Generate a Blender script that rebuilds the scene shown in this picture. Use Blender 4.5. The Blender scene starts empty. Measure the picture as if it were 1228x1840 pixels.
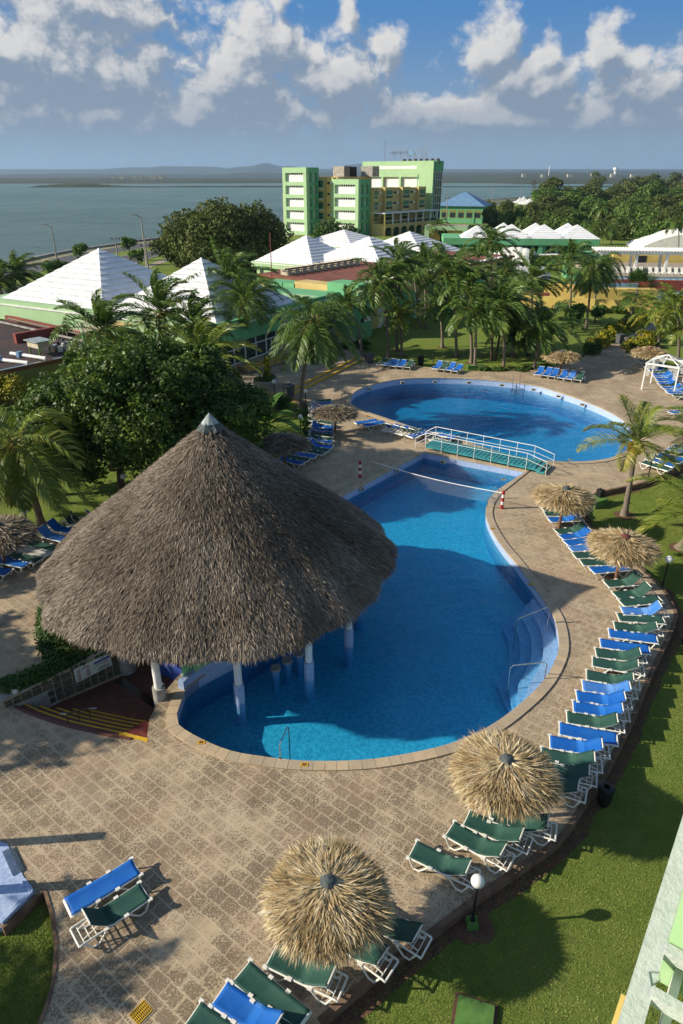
import bpy, math, random
import numpy as np
from mathutils import Vector, Matrix
R = math.radians
PI = math.pi
scene = bpy.context.scene
col = scene.collection

# ------------------------------------------------------------------ camera
F_PX, CAM_H, PITCH = 1227.0, 17.5, R(26.2)
cam = bpy.data.cameras.new('camera'); cam_ob = bpy.data.objects.new('camera', cam)
col.objects.link(cam_ob)
cam.sensor_fit = 'VERTICAL'; cam.sensor_height = 36.0; cam.lens = 36.0 * F_PX / 1840.0
cam.clip_start = 0.1; cam.clip_end = 60000.0
cam_ob.location = (0, 0, CAM_H); cam_ob.rotation_euler = (PI / 2 - PITCH, 0, 0)
scene.camera = cam_ob
scene.render.resolution_x = 683; scene.render.resolution_y = 1024

# ------------------------------------------------------------------ sun + exposure
SUN_EL, SUN_AZ = R(27.5), R(185.0)       # direction towards the sun (math azimuth, from +X)
sun_dir = Vector((math.cos(SUN_EL) * math.cos(SUN_AZ), math.cos(SUN_EL) * math.sin(SUN_AZ), math.sin(SUN_EL)))
sl = bpy.data.lights.new('sun', 'SUN'); sl.energy = 4.6; sl.angle = R(0.55); sl.color = (1.0, 0.9, 0.74)
sun = bpy.data.objects.new('sun', sl); col.objects.link(sun)
sun.rotation_euler = sun_dir.to_track_quat('Z', 'Y').to_euler()
scene.view_settings.view_transform = 'Standard'
scene.view_settings.look = 'None'
scene.view_settings.exposure = 0.55
scene.view_settings.gamma = 1.0
scene.render.engine = 'CYCLES'
scene.cycles.max_bounces = 6; scene.cycles.transparent_max_bounces = 12

# ------------------------------------------------------------------ node helpers
class NT:
    def __init__(s, tree): s.t = tree; s.n = tree.nodes; s.l = tree.links
    def put(s, sock, v):
        if v is None: return
        if hasattr(v, 'is_output') or isinstance(v, bpy.types.NodeSocket): s.l.new(v, sock)
        else: sock.default_value = v
    def math(s, op, a, b=None, c=None, clamp=False):
        n = s.n.new('ShaderNodeMath'); n.operation = op; n.use_clamp = clamp
        s.put(n.inputs[0], a); s.put(n.inputs[1], b)
        if c is not None: s.put(n.inputs[2], c)
        return n.outputs[0]
    def vmath(s, op, a, b=None):
        n = s.n.new('ShaderNodeVectorMath'); n.operation = op
        s.put(n.inputs[0], a); s.put(n.inputs[1], b)
        return n.outputs['Value'] if op in ('LENGTH', 'DOT_PRODUCT') else n.outputs[0]
    def noise(s, vec, scale, detail=4, rough=.55, dist=0.):
        n = s.n.new('ShaderNodeTexNoise'); s.put(n.inputs['Vector'], vec)
        n.inputs['Scale'].default_value = scale; n.inputs['Detail'].default_value = detail
        n.inputs['Roughness'].default_value = rough; n.inputs['Distortion'].default_value = dist
        return n.outputs['Fac']
    def smooth(s, v, a, b, o0=0., o1=1.):
        n = s.n.new('ShaderNodeMapRange'); n.interpolation_type = 'SMOOTHSTEP'
        s.put(n.inputs[0], v); n.inputs[1].default_value = a; n.inputs[2].default_value = b
        n.inputs[3].default_value = o0; n.inputs[4].default_value = o1
        return n.outputs[0]
    def mix(s, f, a, b, blend='MIX'):
        n = s.n.new('ShaderNodeMix'); n.data_type = 'RGBA'; n.blend_type = blend
        s.put(n.inputs[0], f)
        s.put(n.inputs[6], a if not isinstance(a, tuple) else (a + (1,) if len(a) == 3 else a))
        s.put(n.inputs[7], b if not isinstance(b, tuple) else (b + (1,) if len(b) == 3 else b))
        return n.outputs[2]
    def comb(s, x, y, z=0.):
        n = s.n.new('ShaderNodeCombineXYZ'); s.put(n.inputs[0], x); s.put(n.inputs[1], y); s.put(n.inputs[2], z)
        return n.outputs[0]
    def sep(s, v):
        n = s.n.new('ShaderNodeSeparateXYZ'); s.put(n.inputs[0], v); return n.outputs
    def coord(s, which='Object'):
        return s.n.new('ShaderNodeTexCoord').outputs[which]
    def attr(s, name):
        n = s.n.new('ShaderNodeAttribute'); n.attribute_name = name; return n.outputs['Fac']
    def map(s, v, loc=(0, 0, 0), rot=(0, 0, 0), sc=(1, 1, 1)):
        n = s.n.new('ShaderNodeMapping'); s.put(n.inputs[0], v)
        n.inputs[1].default_value = loc; n.inputs[2].default_value = rot; n.inputs[3].default_value = sc
        return n.outputs[0]
    def bump(s, h, strength=.3, dist=.02):
        n = s.n.new('ShaderNodeBump'); n.inputs['Strength'].default_value = strength
        n.inputs['Distance'].default_value = dist; s.put(n.inputs['Height'], h)
        return n.outputs[0]

# ------------------------------------------------------------------ world: sky with cumulus
world = bpy.data.worlds.new('World'); scene.world = world; world.use_nodes = True
w = NT(world.node_tree); w.n.clear()
sky = w.n.new('ShaderNodeTexSky'); sky.sky_type = 'NISHITA'; sky.sun_disc = False
sky.sun_elevation = SUN_EL; sky.sun_rotation = PI / 2 - SUN_AZ
sky.air_density = 1.15; sky.dust_density = .5; sky.ozone_density = 2.2; sky.altitude = 0
def cloud_group():
    g = bpy.data.node_groups.new('cumulus_density', 'ShaderNodeTree')
    g.interface.new_socket('V', in_out='INPUT', socket_type='NodeSocketVector')
    g.interface.new_socket('D', in_out='OUTPUT', socket_type='NodeSocketFloat')
    q = NT(g); gi = q.n.new('NodeGroupInput'); go = q.n.new('NodeGroupOutput')
    v = gi.outputs[0]
    wn = q.n.new('ShaderNodeTexNoise'); wn.noise_dimensions = '2D'; q.l.new(v, wn.inputs['Vector']); wn.inputs['Scale'].default_value = 16; wn.inputs['Detail'].default_value = 3
    wv = q.vmath('SUBTRACT', wn.outputs['Color'], (.5, .5, .5))
    sc = q.n.new('ShaderNodeVectorMath'); sc.operation = 'SCALE'; q.l.new(wv, sc.inputs[0]); sc.inputs['Scale'].default_value = .025
    v2 = q.vmath('ADD', v, sc.outputs[0])
    # cumulus heaps (azimuth, elevation, half width, half height)
    blobs = [(-.33, .115, .17, .080), (-.30, .178, .13, .040), (-.12, .105, .095, .060), (-.095, .150, .050, .040), (-.075, .185, .016, .022),
             (.0, .105, .085, .050), (.055, .140, .030, .028), (.010, .180, .012, .030), (.185, .135, .040, .042), (.225, .098, .080, .045),
             (.245, .130, .022, .022), (.312, .125, .026, .045), (.36, .092, .080, .040), (-.42, .13, .10, .05), (-.25, .064, .36, .034), (.22, .062, .34, .034)]
    best = None
    for (u0, v0, ru, rv) in blobs:
        d = q.vmath('MULTIPLY', q.vmath('SUBTRACT', v2, (u0, v0, 0)), (1 / ru, 1 / rv, 0))
        l = q.math('SUBTRACT', 1.0, q.vmath('LENGTH', d))
        best = l if best is None else q.math('SMOOTH_MAX', best, l, .3)
    def n2d(vec, scale, detail, rough):
        n = q.n.new('ShaderNodeTexNoise'); n.noise_dimensions = '2D'; q.l.new(vec, n.inputs['Vector'])
        n.inputs['Scale'].default_value = scale; n.inputs['Detail'].default_value = detail; n.inputs['Roughness'].default_value = rough
        return n.outputs['Fac']
    n1 = n2d(q.map(v, sc=(1, 1.35, 1)), 19, 8, .60)
    vo = q.n.new('ShaderNodeTexVoronoi'); vo.voronoi_dimensions = '2D'; vo.feature = 'F1'
    q.l.new(v2, vo.inputs['Vector']); vo.inputs['Scale'].default_value = 34; vo.inputs['Detail'].default_value = 2.5
    vo.inputs['Roughness'].default_value = .5; vo.inputs['Lacunarity'].default_value = 2.4
    b2 = q.math('MULTIPLY_ADD', best, 1.7, .42)
    d = q.math('MULTIPLY_ADD', q.math('SUBTRACT', n1, .5), 2.7, b2)
    d = q.math('MULTIPLY_ADD', q.math('SUBTRACT', .42, vo.outputs['Distance']), .55, d)
    q.l.new(d, go.inputs[0])
    return g
cg = cloud_group()
dirv = w.coord('Generated'); dx, dy, dz = w.sep(dirv)
az = w.math('ARCTAN2', dx, dy)
hl = w.math('SQRT', w.math('ADD', w.math('MULTIPLY', dx, dx), w.math('MULTIPLY', dy, dy)))
el = w.math('DIVIDE', dz, w.math('MAXIMUM', hl, .05))
uv = w.comb(az, el)
def cl(vec):
    n = w.n.new('ShaderNodeGroup'); n.node_tree = cg; w.l.new(vec, n.inputs[0]); return n.outputs[0]
d0 = cl(uv)
d1 = cl(w.vmath('ADD', uv, (-.009, .015, 0)))
HAZE_SKY = (2.05, 3.0, 4.05)
d2 = cl(w.vmath('ADD', uv, (-.020, .034, 0)))
alpha = w.smooth(d0, -.05, .95)
l1 = w.smooth(w.math('SUBTRACT', d0, d1), -.75, 1.0)
l2 = w.smooth(w.math('SUBTRACT', d0, d2), -1.15, 1.3)
lit = w.math('MULTIPLY_ADD', l1, .64, w.math('MULTIPLY', l2, .36))
hgt = w.smooth(el, .045, .150, .62, 1.0)
rim = w.smooth(d0, .1, 1.7, 1.1, .70)
fac = w.math('MULTIPLY', w.math('MULTIPLY', lit, rim), hgt)
ccol = w.mix(w.smooth(fac, .18, .80), (1.9, 2.45, 3.25), (6.1, 5.95, 5.8))
ccol = w.mix(w.smooth(el, .03, .070, .55, .0), ccol, HAZE_SKY)
streak = w.n.new('ShaderNodeTexNoise'); streak.noise_dimensions = '2D'; w.l.new(w.map(uv, sc=(8, 70, 1)), streak.inputs['Vector']); streak.inputs['Detail'].default_value = 4
skycol = w.mix(w.smooth(el, .02, .20), HAZE_SKY, (.62, 1.95, 4.3))
skycol = w.mix(w.math('MULTIPLY', w.smooth(streak.outputs[0], .45, .75), w.smooth(el, .02, .10, .35, .0)), skycol, (2.0, 2.6, 3.4))
final = w.mix(w.math('MULTIPLY', alpha, w.smooth(el, .022, .048, 0.0, .97)), skycol, ccol)
SKY_S = 0.085
bg = w.n.new('ShaderNodeBackground'); bg.inputs['Strength'].default_value = SKY_S
w.l.new(final, bg.inputs['Color'])
# away from the cloud bank: clear Nishita sky with the same haze belt
bg2 = w.n.new('ShaderNodeBackground'); bg2.inputs['Strength'].default_value = SKY_S
w.l.new(w.mix(w.smooth(el, .0, .35, .9, .0), sky.outputs[0], (2.6, 3.1, 3.9)), bg2.inputs['Color'])
inb = w.math('MULTIPLY', w.math('LESS_THAN', w.math('ABSOLUTE', az), .75), w.math('MULTIPLY', w.math('LESS_THAN', el, .27), w.math('GREATER_THAN', el, -.02)))
blend = w.math('MULTIPLY', inb, w.math('MULTIPLY', w.smooth(w.math('ABSOLUTE', az), .60, .75, 1, 0), w.smooth(el, .215, .265, 1, 0)))
mxs = w.n.new('ShaderNodeMixShader'); w.l.new(blend, mxs.inputs[0]); w.l.new(bg2.outputs[0], mxs.inputs[1]); w.l.new(bg.outputs[0], mxs.inputs[2])
world.cycles.sampling_method = 'MANUAL'; world.cycles.sample_map_resolution = 128
wo = w.n.new('ShaderNodeOutputWorld'); w.l.new(mxs.outputs[0], wo.inputs['Surface'])

# ------------------------------------------------------------------ survey helpers: where a measured sight line meets the ground
_s, _c = math.sin(PITCH), math.cos(PITCH)
def G(px, py, z=0.0):
    a = (px - 614) / F_PX; v = (py - 920) / F_PX
    b = _c - v * _s; d = -(_s + v * _c); t = (z - CAM_H) / d
    return (a * t, b * t)
def P(px, py, Y):
    a = (px - 614) / F_PX; v = (py - 920) / F_PX
    b = _c - v * _s; d = -(_s + v * _c); t = Y / b
    return (a * t, Y, CAM_H + d * t)
GA = R(52.0)                                   # the resort's building grid
UX, UY = math.cos(GA), math.sin(GA)
# local grid frame: a runs away to the right (52 deg), b runs to the right and near (-38 deg)
def gridpt(o, a, b): return (o[0] + a * UX + b * UY, o[1] + a * UY - b * UX)

# ------------------------------------------------------------------ object helpers
def tag(o, label=None, cat=None, group=None, kind=None):
    if label: o['label'] = label
    if cat: o['category'] = cat
    if group: o['group'] = group
    if kind: o['kind'] = kind
    return o
def empty(name, loc=(0, 0, 0), rz=0.0):
    o = bpy.data.objects.new(name, None); col.objects.link(o); o.empty_display_size = .2
    o.location = loc; o.rotation_euler = (0, 0, rz); return o
def link_mesh(name, me, parent=None):
    o = bpy.data.objects.new(name, me); col.objects.link(o)
    if parent is not None: o.parent = parent
    return o
def kids(o): return [c for c in bpy.data.objects if c.parent == o]
def copy_tree(o, tree, loc, rz, sc=None):
    r = o.copy(); col.objects.link(r); r.location = loc; r.rotation_euler = (0, 0, rz)
    if sc is not None: r.scale = sc
    for ch, sub in tree:
        c = ch.copy(); col.objects.link(c); c.parent = r
        for g_, _ in sub:
            d = g_.copy(); col.objects.link(d); d.parent = c
    return r
def treeof(o): return [(c, treeof(c)) for c in kids(o)]

class MB:
    def __init__(s): s.v = []; s.f = []; s.M = None; s.r = []
    def add(s, vs, fs, rnd=None):
        b = len(s.v)
        if s.M is not None: vs = [tuple(s.M @ Vector(p)) for p in vs]
        s.v += [tuple(p) for p in vs]; s.f += [tuple(i + b for i in f) for f in fs]
        s.r += [rnd if rnd is not None else 0.5] * len(fs)
        return s
    def box(s, c, d, rz=0.0, rnd=None):
        x, y, z = d[0] / 2, d[1] / 2, d[2] / 2; ca, sa = math.cos(rz), math.sin(rz)
        vs = []
        for k in (-z, z):
            for (i, j) in ((-x, -y), (x, -y), (x, y), (-x, y)):
                vs.append((c[0] + i * ca - j * sa, c[1] + i * sa + j * ca, c[2] + k))
        return s.add(vs, [(3, 2, 1, 0), (4, 5, 6, 7), (0, 1, 5, 4), (1, 2, 6, 5), (2, 3, 7, 6), (3, 0, 4, 7)], rnd)
    def quad(s, a, b, c, d): return s.add([a, b, c, d], [(0, 1, 2, 3)])
    def prism(s, poly, z0, z1, cap=True):
        n = len(poly); A = sum(poly[i][0] * poly[(i + 1) % n][1] - poly[(i + 1) % n][0] * poly[i][1] for i in range(n))
        if A < 0: poly = poly[::-1]
        vs = [(x, y, z0) for x, y in poly] + [(x, y, z1) for x, y in poly]
        fs = [(i, (i + 1) % n, n + (i + 1) % n, n + i) for i in range(n)]
        if cap: fs += [tuple(range(n, 2 * n)), tuple(range(n - 1, -1, -1))]
        return s.add(vs, fs)
    def tube(s, pts, rad, n=8, cap=True, rnd=None):
        pts = [Vector(p) for p in pts]; m = len(pts)
        if not hasattr(rad, '__len__'): rad = [rad] * m
        vs = []; prev = None
        for i, p in enumerate(pts):
            d = (pts[min(i + 1, m - 1)] - pts[max(i - 1, 0)]).normalized()
            if prev is None:
                a = Vector((0, 0, 1)) if abs(d.z) < .9 else Vector((1, 0, 0))
                x = d.cross(a).normalized()
            else: x = (prev - d * prev.dot(d)).normalized()
            prev = x; y = d.cross(x)
            for k in range(n):
                t = 2 * PI * k / n; vs.append(tuple(p + (x * math.cos(t) + y * math.sin(t)) * rad[i]))
        fs = [(i * n + k, i * n + (k + 1) % n, (i + 1) * n + (k + 1) % n, (i + 1) * n + k) for i in range(m - 1) for k in range(n)]
        if cap: fs += [tuple(range(n - 1, -1, -1)), tuple(range((m - 1) * n, m * n))]
        return s.add(vs, fs, rnd)
    def cyl(s, c, r, z0, z1, n=16, r2=None):
        r2 = r if r2 is None else r2
        vs = [(c[0] + r * math.cos(2 * PI * k / n), c[1] + r * math.sin(2 * PI * k / n), z0) for k in range(n)]
        vs += [(c[0] + r2 * math.cos(2 * PI * k / n), c[1] + r2 * math.sin(2 * PI * k / n), z1) for k in range(n)]
        return s.add(vs, [(k, (k + 1) % n, n + (k + 1) % n, n + k) for k in range(n)] + [tuple(range(n, 2 * n)), tuple(range(n - 1, -1, -1))])
    def sphere(s, c, r, n=16, m=9, sz=1.0, rnd=None):
        vs = [(c[0], c[1], c[2] - r * sz)]
        for i in range(1, m):
            t = PI * i / m - PI / 2
            for k in range(n):
                a = 2 * PI * k / n; vs.append((c[0] + r * math.cos(t) * math.cos(a), c[1] + r * math.cos(t) * math.sin(a), c[2] + r * sz * math.sin(t)))
        vs.append((c[0], c[1], c[2] + r * sz)); T = len(vs) - 1
        fs = [(0, 1 + (k + 1) % n, 1 + k) for k in range(n)]
        for i in range(m - 2):
            b = 1 + i * n
            fs += [(b + k, b + (k + 1) % n, b + n + (k + 1) % n, b + n + k) for k in range(n)]
        b = 1 + (m - 2) * n
        fs += [(b + k, b + (k + 1) % n, T) for k in range(n)]
        return s.add(vs, fs, rnd)
    def mesh(s, name, mat, smooth=False, rnd=False):
        me = bpy.data.meshes.new(name); me.from_pydata(s.v, [], s.f); me.materials.append(mat)
        if smooth: me.polygons.foreach_set('use_smooth', [True] * len(me.polygons))
        if rnd:
            a = me.attributes.new('rnd', 'FLOAT', 'FACE'); a.data.foreach_set('value', s.r)
        me.update(); return me
    def build(s, name, mat, parent=None, smooth=False, rnd=False):
        return link_mesh(name, s.mesh(name, mat, smooth, rnd), parent)

def np_mesh(name, V, Fc, mat, rnd=None, smooth=False):
    """V (n,3) float, Fc (m,k) int array of k-gons"""
    me = bpy.data.meshes.new(name); m, k = Fc.shape
    me.vertices.add(len(V)); me.vertices.foreach_set('co', np.asarray(V, np.float32).ravel())
    me.loops.add(m * k); me.loops.foreach_set('vertex_index', Fc.astype(np.int32).ravel())
    me.polygons.add(m); me.polygons.foreach_set('loop_start', np.arange(0, m * k, k, dtype=np.int32))
    try: me.polygons.foreach_set('loop_total', np.full(m, k, np.int32))
    except Exception: pass
    if rnd is not None:
        a = me.attributes.new('rnd', 'FLOAT', 'FACE'); a.data.foreach_set('value', np.asarray(rnd, np.float32))
    if smooth: me.polygons.foreach_set('use_smooth', [True] * m)
    me.materials.append(mat); me.update(calc_edges=True); me.validate(); return me

def smooth_loop(pts, step=.35, closed=True):
    """Catmull-Rom through the points"""
    out = []; n = len(pts)
    rng = range(n) if closed else range(n - 1)
    for i in rng:
        g_ = (lambda j: pts[j % n]) if closed else (lambda j: pts[max(0, min(n - 1, j))])
        p0, p1, p2, p3 = g_(i - 1), g_(i), g_(i + 1), g_(i + 2)
        L = math.dist(p1, p2); k = max(1, int(L / step))
        for j in range(k):
            t = j / k
            out.append(tuple(.5 * ((2 * p1[d]) + (-p0[d] + p2[d]) * t + (2 * p0[d] - 5 * p1[d] + 4 * p2[d] - p3[d]) * t * t + (-p0[d] + 3 * p1[d] - 3 * p2[d] + p3[d]) * t ** 3) for d in (0, 1)))
    if not closed: out.append(tuple(pts[-1]))
    return out
def area(poly):
    n = len(poly); return .5 * sum(poly[i][0] * poly[(i + 1) % n][1] - poly[(i + 1) % n][0] * poly[i][1] for i in range(n))
def offset(poly, d, closed=True):
    """positive d grows a closed loop"""
    n = len(poly); sg = 1 if (not closed or area(poly) > 0) else -1; out = []
    for i in range(n):
        a = Vector(poly[(i - 1) % n] if closed else poly[max(i - 1, 0)]); b = Vector(poly[(i + 1) % n] if closed else poly[min(i + 1, n - 1)])
        t = (b - a).normalized() if (b - a).length > 1e-6 else Vector((1, 0)); nn = Vector((t.y, -t.x)) * sg
        out.append((poly[i][0] + nn.x * d, poly[i][1] + nn.y * d))
    return out
def sheet(name, outer, holes, z, mat, thick=0.0, parent=None):
    """flat sheet with holes; with thick > 0 also its rims going down"""
    import bmesh
    bm = bmesh.new(); edges = []
    for lp in [outer] + holes:
        vs = [bm.verts.new((x, y, z)) for x, y in lp]
        edges += [bm.edges.new((vs[i], vs[(i + 1) % len(vs)])) for i in range(len(vs))]
    bmesh.ops.triangle_fill(bm, use_beauty=True, use_dissolve=False, edges=edges)
    for f in bm.faces:
        if f.normal.z < 0: f.normal_flip()
    if thick:
        for lp in [outer] + holes:
            n = len(lp)
            for i in range(n):
                a, b = lp[i], lp[(i + 1) % n]
                vs = [bm.verts.new((a[0], a[1], z)), bm.verts.new((b[0], b[1], z)), bm.verts.new((b[0], b[1], z - thick)), bm.verts.new((a[0], a[1], z - thick))]
                bm.faces.new(vs)
    me = bpy.data.meshes.new(name); bm.to_mesh(me); bm.free(); me.materials.append(mat)
    return link_mesh(name, me, parent)
# ================================================================== materials
def newmat(name):
    m = bpy.data.materials.new(name); m.use_nodes = True
    t = NT(m.node_tree); b = t.n['Principled BSDF']
    return m, t, b
def plain(name, c, rough=.7, c2=None, scale=3.0, bump=0.0, bscale=40, metal=0.0, spec=.3, lo=.35, hi=.65):
    m, t, b = newmat(name)
    b.inputs['Roughness'].default_value = rough; b.inputs['Metallic'].default_value = metal
    b.inputs['Specular IOR Level'].default_value = spec
    co = t.coord()
    if c2 is None: c2 = tuple(x * .82 for x in c)
    n = t.noise(co, scale, 6, .62)
    t.put(b.inputs['Base Color'], t.mix(t.smooth(n, lo, hi), c, c2))
    if bump: t.put(b.inputs['Normal'], t.bump(t.noise(co, bscale, 4), bump, .02))
    return m
def rndmat(name, cols, rough=.75, trans=0.0, spec=.25, nscale=0.6, nmix=.35, tcol=None):
    """colour picked per face by the 'rnd' attribute, softly drifting over the object"""
    m, t, b = newmat(name)
    r = t.n.new('ShaderNodeValToRGB'); els = r.color_ramp.elements
    while len(els) < len(cols): els.new(.5)
    for i, c in enumerate(cols): els[i].position = i / max(1, len(cols) - 1); els[i].color = c + (1,)
    n = t.noise(t.coord(), nscale, 3)
    f = t.math('ADD', t.math('MULTIPLY', t.attr('rnd'), 1 - nmix), t.math('MULTIPLY', t.smooth(n, .3, .7), nmix))
    t.put(r.inputs[0], f)
    t.put(b.inputs['Base Color'], r.outputs[0]); b.inputs['Roughness'].default_value = rough
    b.inputs['Specular IOR Level'].default_value = spec
    if trans:
        tr = t.n.new('ShaderNodeBsdfTranslucent')
        t.put(tr.inputs['Color'], t.mix(1.0, r.outputs[0], tcol or (1.25, 1.2, .6), 'MULTIPLY'))
        mx = t.n.new('ShaderNodeMixShader'); mx.inputs[0].default_value = trans
        t.l.new(b.outputs[0], mx.inputs[1]); t.l.new(tr.outputs[0], mx.inputs[2])
        t.l.new(mx.outputs[0], t.n['Material Output'].inputs['Surface'])
    return m

# --- paving
def paving():
    m, t, b = newmat('coral_stone_paving')
    co = t.coord(); x, y, z = t.sep(co)
    wob = t.n.new('ShaderNodeTexNoise'); t.l.new(co, wob.inputs['Vector']); wob.inputs['Scale'].default_value = 3.0
    jit = t.n.new('ShaderNodeVectorMath'); jit.operation = 'SCALE'; jit.inputs['Scale'].default_value = .085
    t.l.new(t.vmath('SUBTRACT', wob.outputs['Color'], (.5, .5, .5)), jit.inputs[0])
    v = t.map(t.vmath('ADD', co, jit.outputs[0]), rot=(0, 0, R(38)))
    br = t.n.new('ShaderNodeTexBrick'); t.l.new(v, br.inputs['Vector'])
    br.inputs['Scale'].default_value = 1.0; br.inputs['Brick Width'].default_value = .53; br.inputs['Row Height'].default_value = .40
    br.inputs['Mortar Size'].default_value = .020; br.inputs['Mortar Smooth'].default_value = .6; br.inputs['Bias'].default_value = 0
    br.offset = .5; br.inputs['Color1'].default_value = (0, 0, 0, 1); br.inputs['Color2'].default_value = (1, 1, 1, 1); br.inputs['Mortar'].default_value = (.5, .5, .5, 1)
    perbrick = t.math('MULTIPLY', br.outputs['Color'], 1.0)
    mortar = br.outputs['Fac']
    nbig = t.noise(co, .32, 4, .6); nmid = t.noise(co, 2.3, 6, .65); nfine = t.noise(co, 16, 7, .72, .3); nx = t.noise(co, 1.1, 5, .6)
    base = t.mix(t.smooth(nx, .3, .7), (.51, .395, .255), (.35, .27, .175))
    base = t.mix(t.math('MULTIPLY', perbrick, .35), base, (.57, .46, .32))
    # porous dark stone: strong at the pavers' middles, per stone and per area
    amount = t.math('ADD', t.math('MULTIPLY', t.smooth(nbig, .36, .60), .72), t.math('MULTIPLY', perbrick, .24))
    # the paving by the loungers and the swim-up corner is the most weathered, the bend east of the pool is smooth concrete
    west = t.smooth(t.math('MULTIPLY_ADD', y, .35, x), 6.0, 12.5, 1.0, .62)
    near = t.smooth(y, 13.5, 21.5, 1.0, .66)
    far = t.smooth(y, 40, 62, 0.0, .35)
    amount = t.math('MULTIPLY', amount, t.math('ADD', t.math('MULTIPLY', west, near), far))
    # a repaired area of newer slabs near the lower loungers
    rx, ry = G(330, 1690)
    rp = t.vmath('LENGTH', t.vmath('MULTIPLY', t.vmath('SUBTRACT', t.vmath('ADD', co, jit.outputs[0]), (rx, ry, 0)), (.75, .95, 0)))
    amount = t.math('SUBTRACT', amount, t.smooth(t.math('MULTIPLY_ADD', t.noise(co, 1.6, 3), .9, rp), .95, 1.25, .7, 0.0))
    pores = t.smooth(t.math('ADD', t.math('MULTIPLY', nfine, .8), t.math('MULTIPLY', amount, .50)), .545, .70)
    b2 = t.n.new('ShaderNodeTexBrick'); t.l.new(v, b2.inputs['Vector']); b2.offset = .5
    b2.inputs['Scale'].default_value = 1.0; b2.inputs['Brick Width'].default_value = .53; b2.inputs['Row Height'].default_value = .40
    b2.inputs['Mortar Size'].default_value = .085; b2.inputs['Mortar Smooth'].default_value = 1.0
    edge = b2.outputs['Fac']
    grain = t.smooth(t.noise(co, 17, 7, .78, .2), .36, .64)
    pores = t.smooth(t.math('SUBTRACT', t.math('ADD', t.math('MULTIPLY', grain, .74), t.math('MULTIPLY', amount, .50)), t.math('MULTIPLY', edge, t.smooth(t.noise(co, .7, 3), .35, .65, .06, .24))), .50, .84)
    pores = t.math('MULTIPLY', pores, t.math('SUBTRACT', 1.0, t.math('MULTIPLY', mortar, .80)))
    c = t.mix(t.math('MULTIPLY', pores, .80), base, (.135, .105, .070))
    blot = t.smooth(t.noise(co, 1.3, 8, .72, .4), .50, .70)
    c = t.mix(t.math('MULTIPLY', blot, .60), c, (.19, .135, .09))
    speck = t.smooth(t.noise(co, 34, 4, .7), .55, .70)
    c = t.mix(t.math('MULTIPLY', speck, .35), c, (.12, .09, .06))
    warm = t.smooth(t.noise(co, .5, 3, .5), .45, .7)
    c = t.mix(t.math('MULTIPLY', warm, .30), c, (.46, .30, .20))
    mort_f = t.math('MULTIPLY', mortar, t.math('ADD', t.math('MULTIPLY', t.math('MULTIPLY', west, near), .34), t.math('ADD', .08, t.math('MULTIPLY', far, .6))))
    c = t.mix(mort_f, c, (.52, .43, .30))
    c = t.mix(t.math('MULTIPLY', t.smooth(t.noise(co, .21, 5, .7, .8), .52, .68), .38), c, (.50, .40, .28))
    t.put(b.inputs['Base Color'], c); b.inputs['Roughness'].default_value = .9; b.inputs['Specular IOR Level'].default_value = .2
    h = t.math('SUBTRACT', t.math('MULTIPLY', nmid, .4), t.math('ADD', t.math('MULTIPLY', pores, .5), t.math('MULTIPLY', mortar, .15)))
    t.put(b.inputs['Normal'], t.bump(h, .7, .02))
    return m
m_pave = paving()

def grass():
    m, t, b = newmat('lawn_grass'); co = t.coord()
    n1 = t.noise(co, .22, 5, .6); n2 = t.noise(co, 2.5, 6, .7); n3 = t.noise(co, 26, 5, .75); n4 = t.noise(t.map(co, rot=(0, 0, .4), sc=(1, 2.6, 1)), 60, 3, .6)
    c = t.mix(t.smooth(n2, .3, .7), (.130, .200, .032), (.195, .255, .045))
    c = t.mix(t.math('MULTIPLY', t.smooth(n1, .42, .68), .6), c, (.21, .24, .055))
    c = t.mix(t.math('MULTIPLY', t.smooth(n3, .52, .72), .75), c, (.045, .085, .010))
    c = t.mix(t.math('MULTIPLY', t.smooth(n4, .55, .7), .45), c, (.22, .26, .065))
    dry = t.smooth(t.noise(co, 1.1, 6, .7), .60, .74)
    c = t.mix(t.math('MULTIPLY', dry, .55), c, (.26, .20, .09))
    t.put(b.inputs['Base Color'], c); b.inputs['Roughness'].default_value = .85; b.inputs['Specular IOR Level'].default_value = .15
    t.put(b.inputs['Normal'], t.bump(t.math('ADD', n3, t.math('MULTIPLY', n4, .8)), .9, .06))
    return m
m_grass = grass()

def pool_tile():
    m, t, b = newmat('pool_mosaic_ripple_light'); co = t.coord()
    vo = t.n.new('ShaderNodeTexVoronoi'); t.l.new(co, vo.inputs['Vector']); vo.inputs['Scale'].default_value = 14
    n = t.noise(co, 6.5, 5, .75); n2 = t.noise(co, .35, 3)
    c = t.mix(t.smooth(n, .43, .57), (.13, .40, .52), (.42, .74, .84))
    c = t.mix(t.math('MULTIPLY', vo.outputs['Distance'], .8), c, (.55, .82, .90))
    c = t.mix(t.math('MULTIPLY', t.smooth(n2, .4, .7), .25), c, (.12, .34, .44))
    # the bright net and specks paint rippled light into the mosaic colour
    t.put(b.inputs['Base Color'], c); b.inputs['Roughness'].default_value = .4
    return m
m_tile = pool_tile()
def wall_tile():
    m, t, b = newmat('pool_wall_mosaic'); co = t.coord()
    n = t.noise(co, 9, 4, .7); n2 = t.noise(co, .9, 4)
    c = t.mix(t.smooth(n, .35, .65), (.27, .36, .56), (.42, .52, .72))
    c = t.mix(t.math('MULTIPLY', t.smooth(n2, .45, .7), .35), c, (.46, .50, .55))
    t.put(b.inputs['Base Color'], c); b.inputs['Roughness'].default_value = .35
    return m
m_walltile = wall_tile()
m_wetwall = plain('submerged_blue_mosaic', (.045, .20, .36), .4, (.07, .27, .44), 5)
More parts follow.
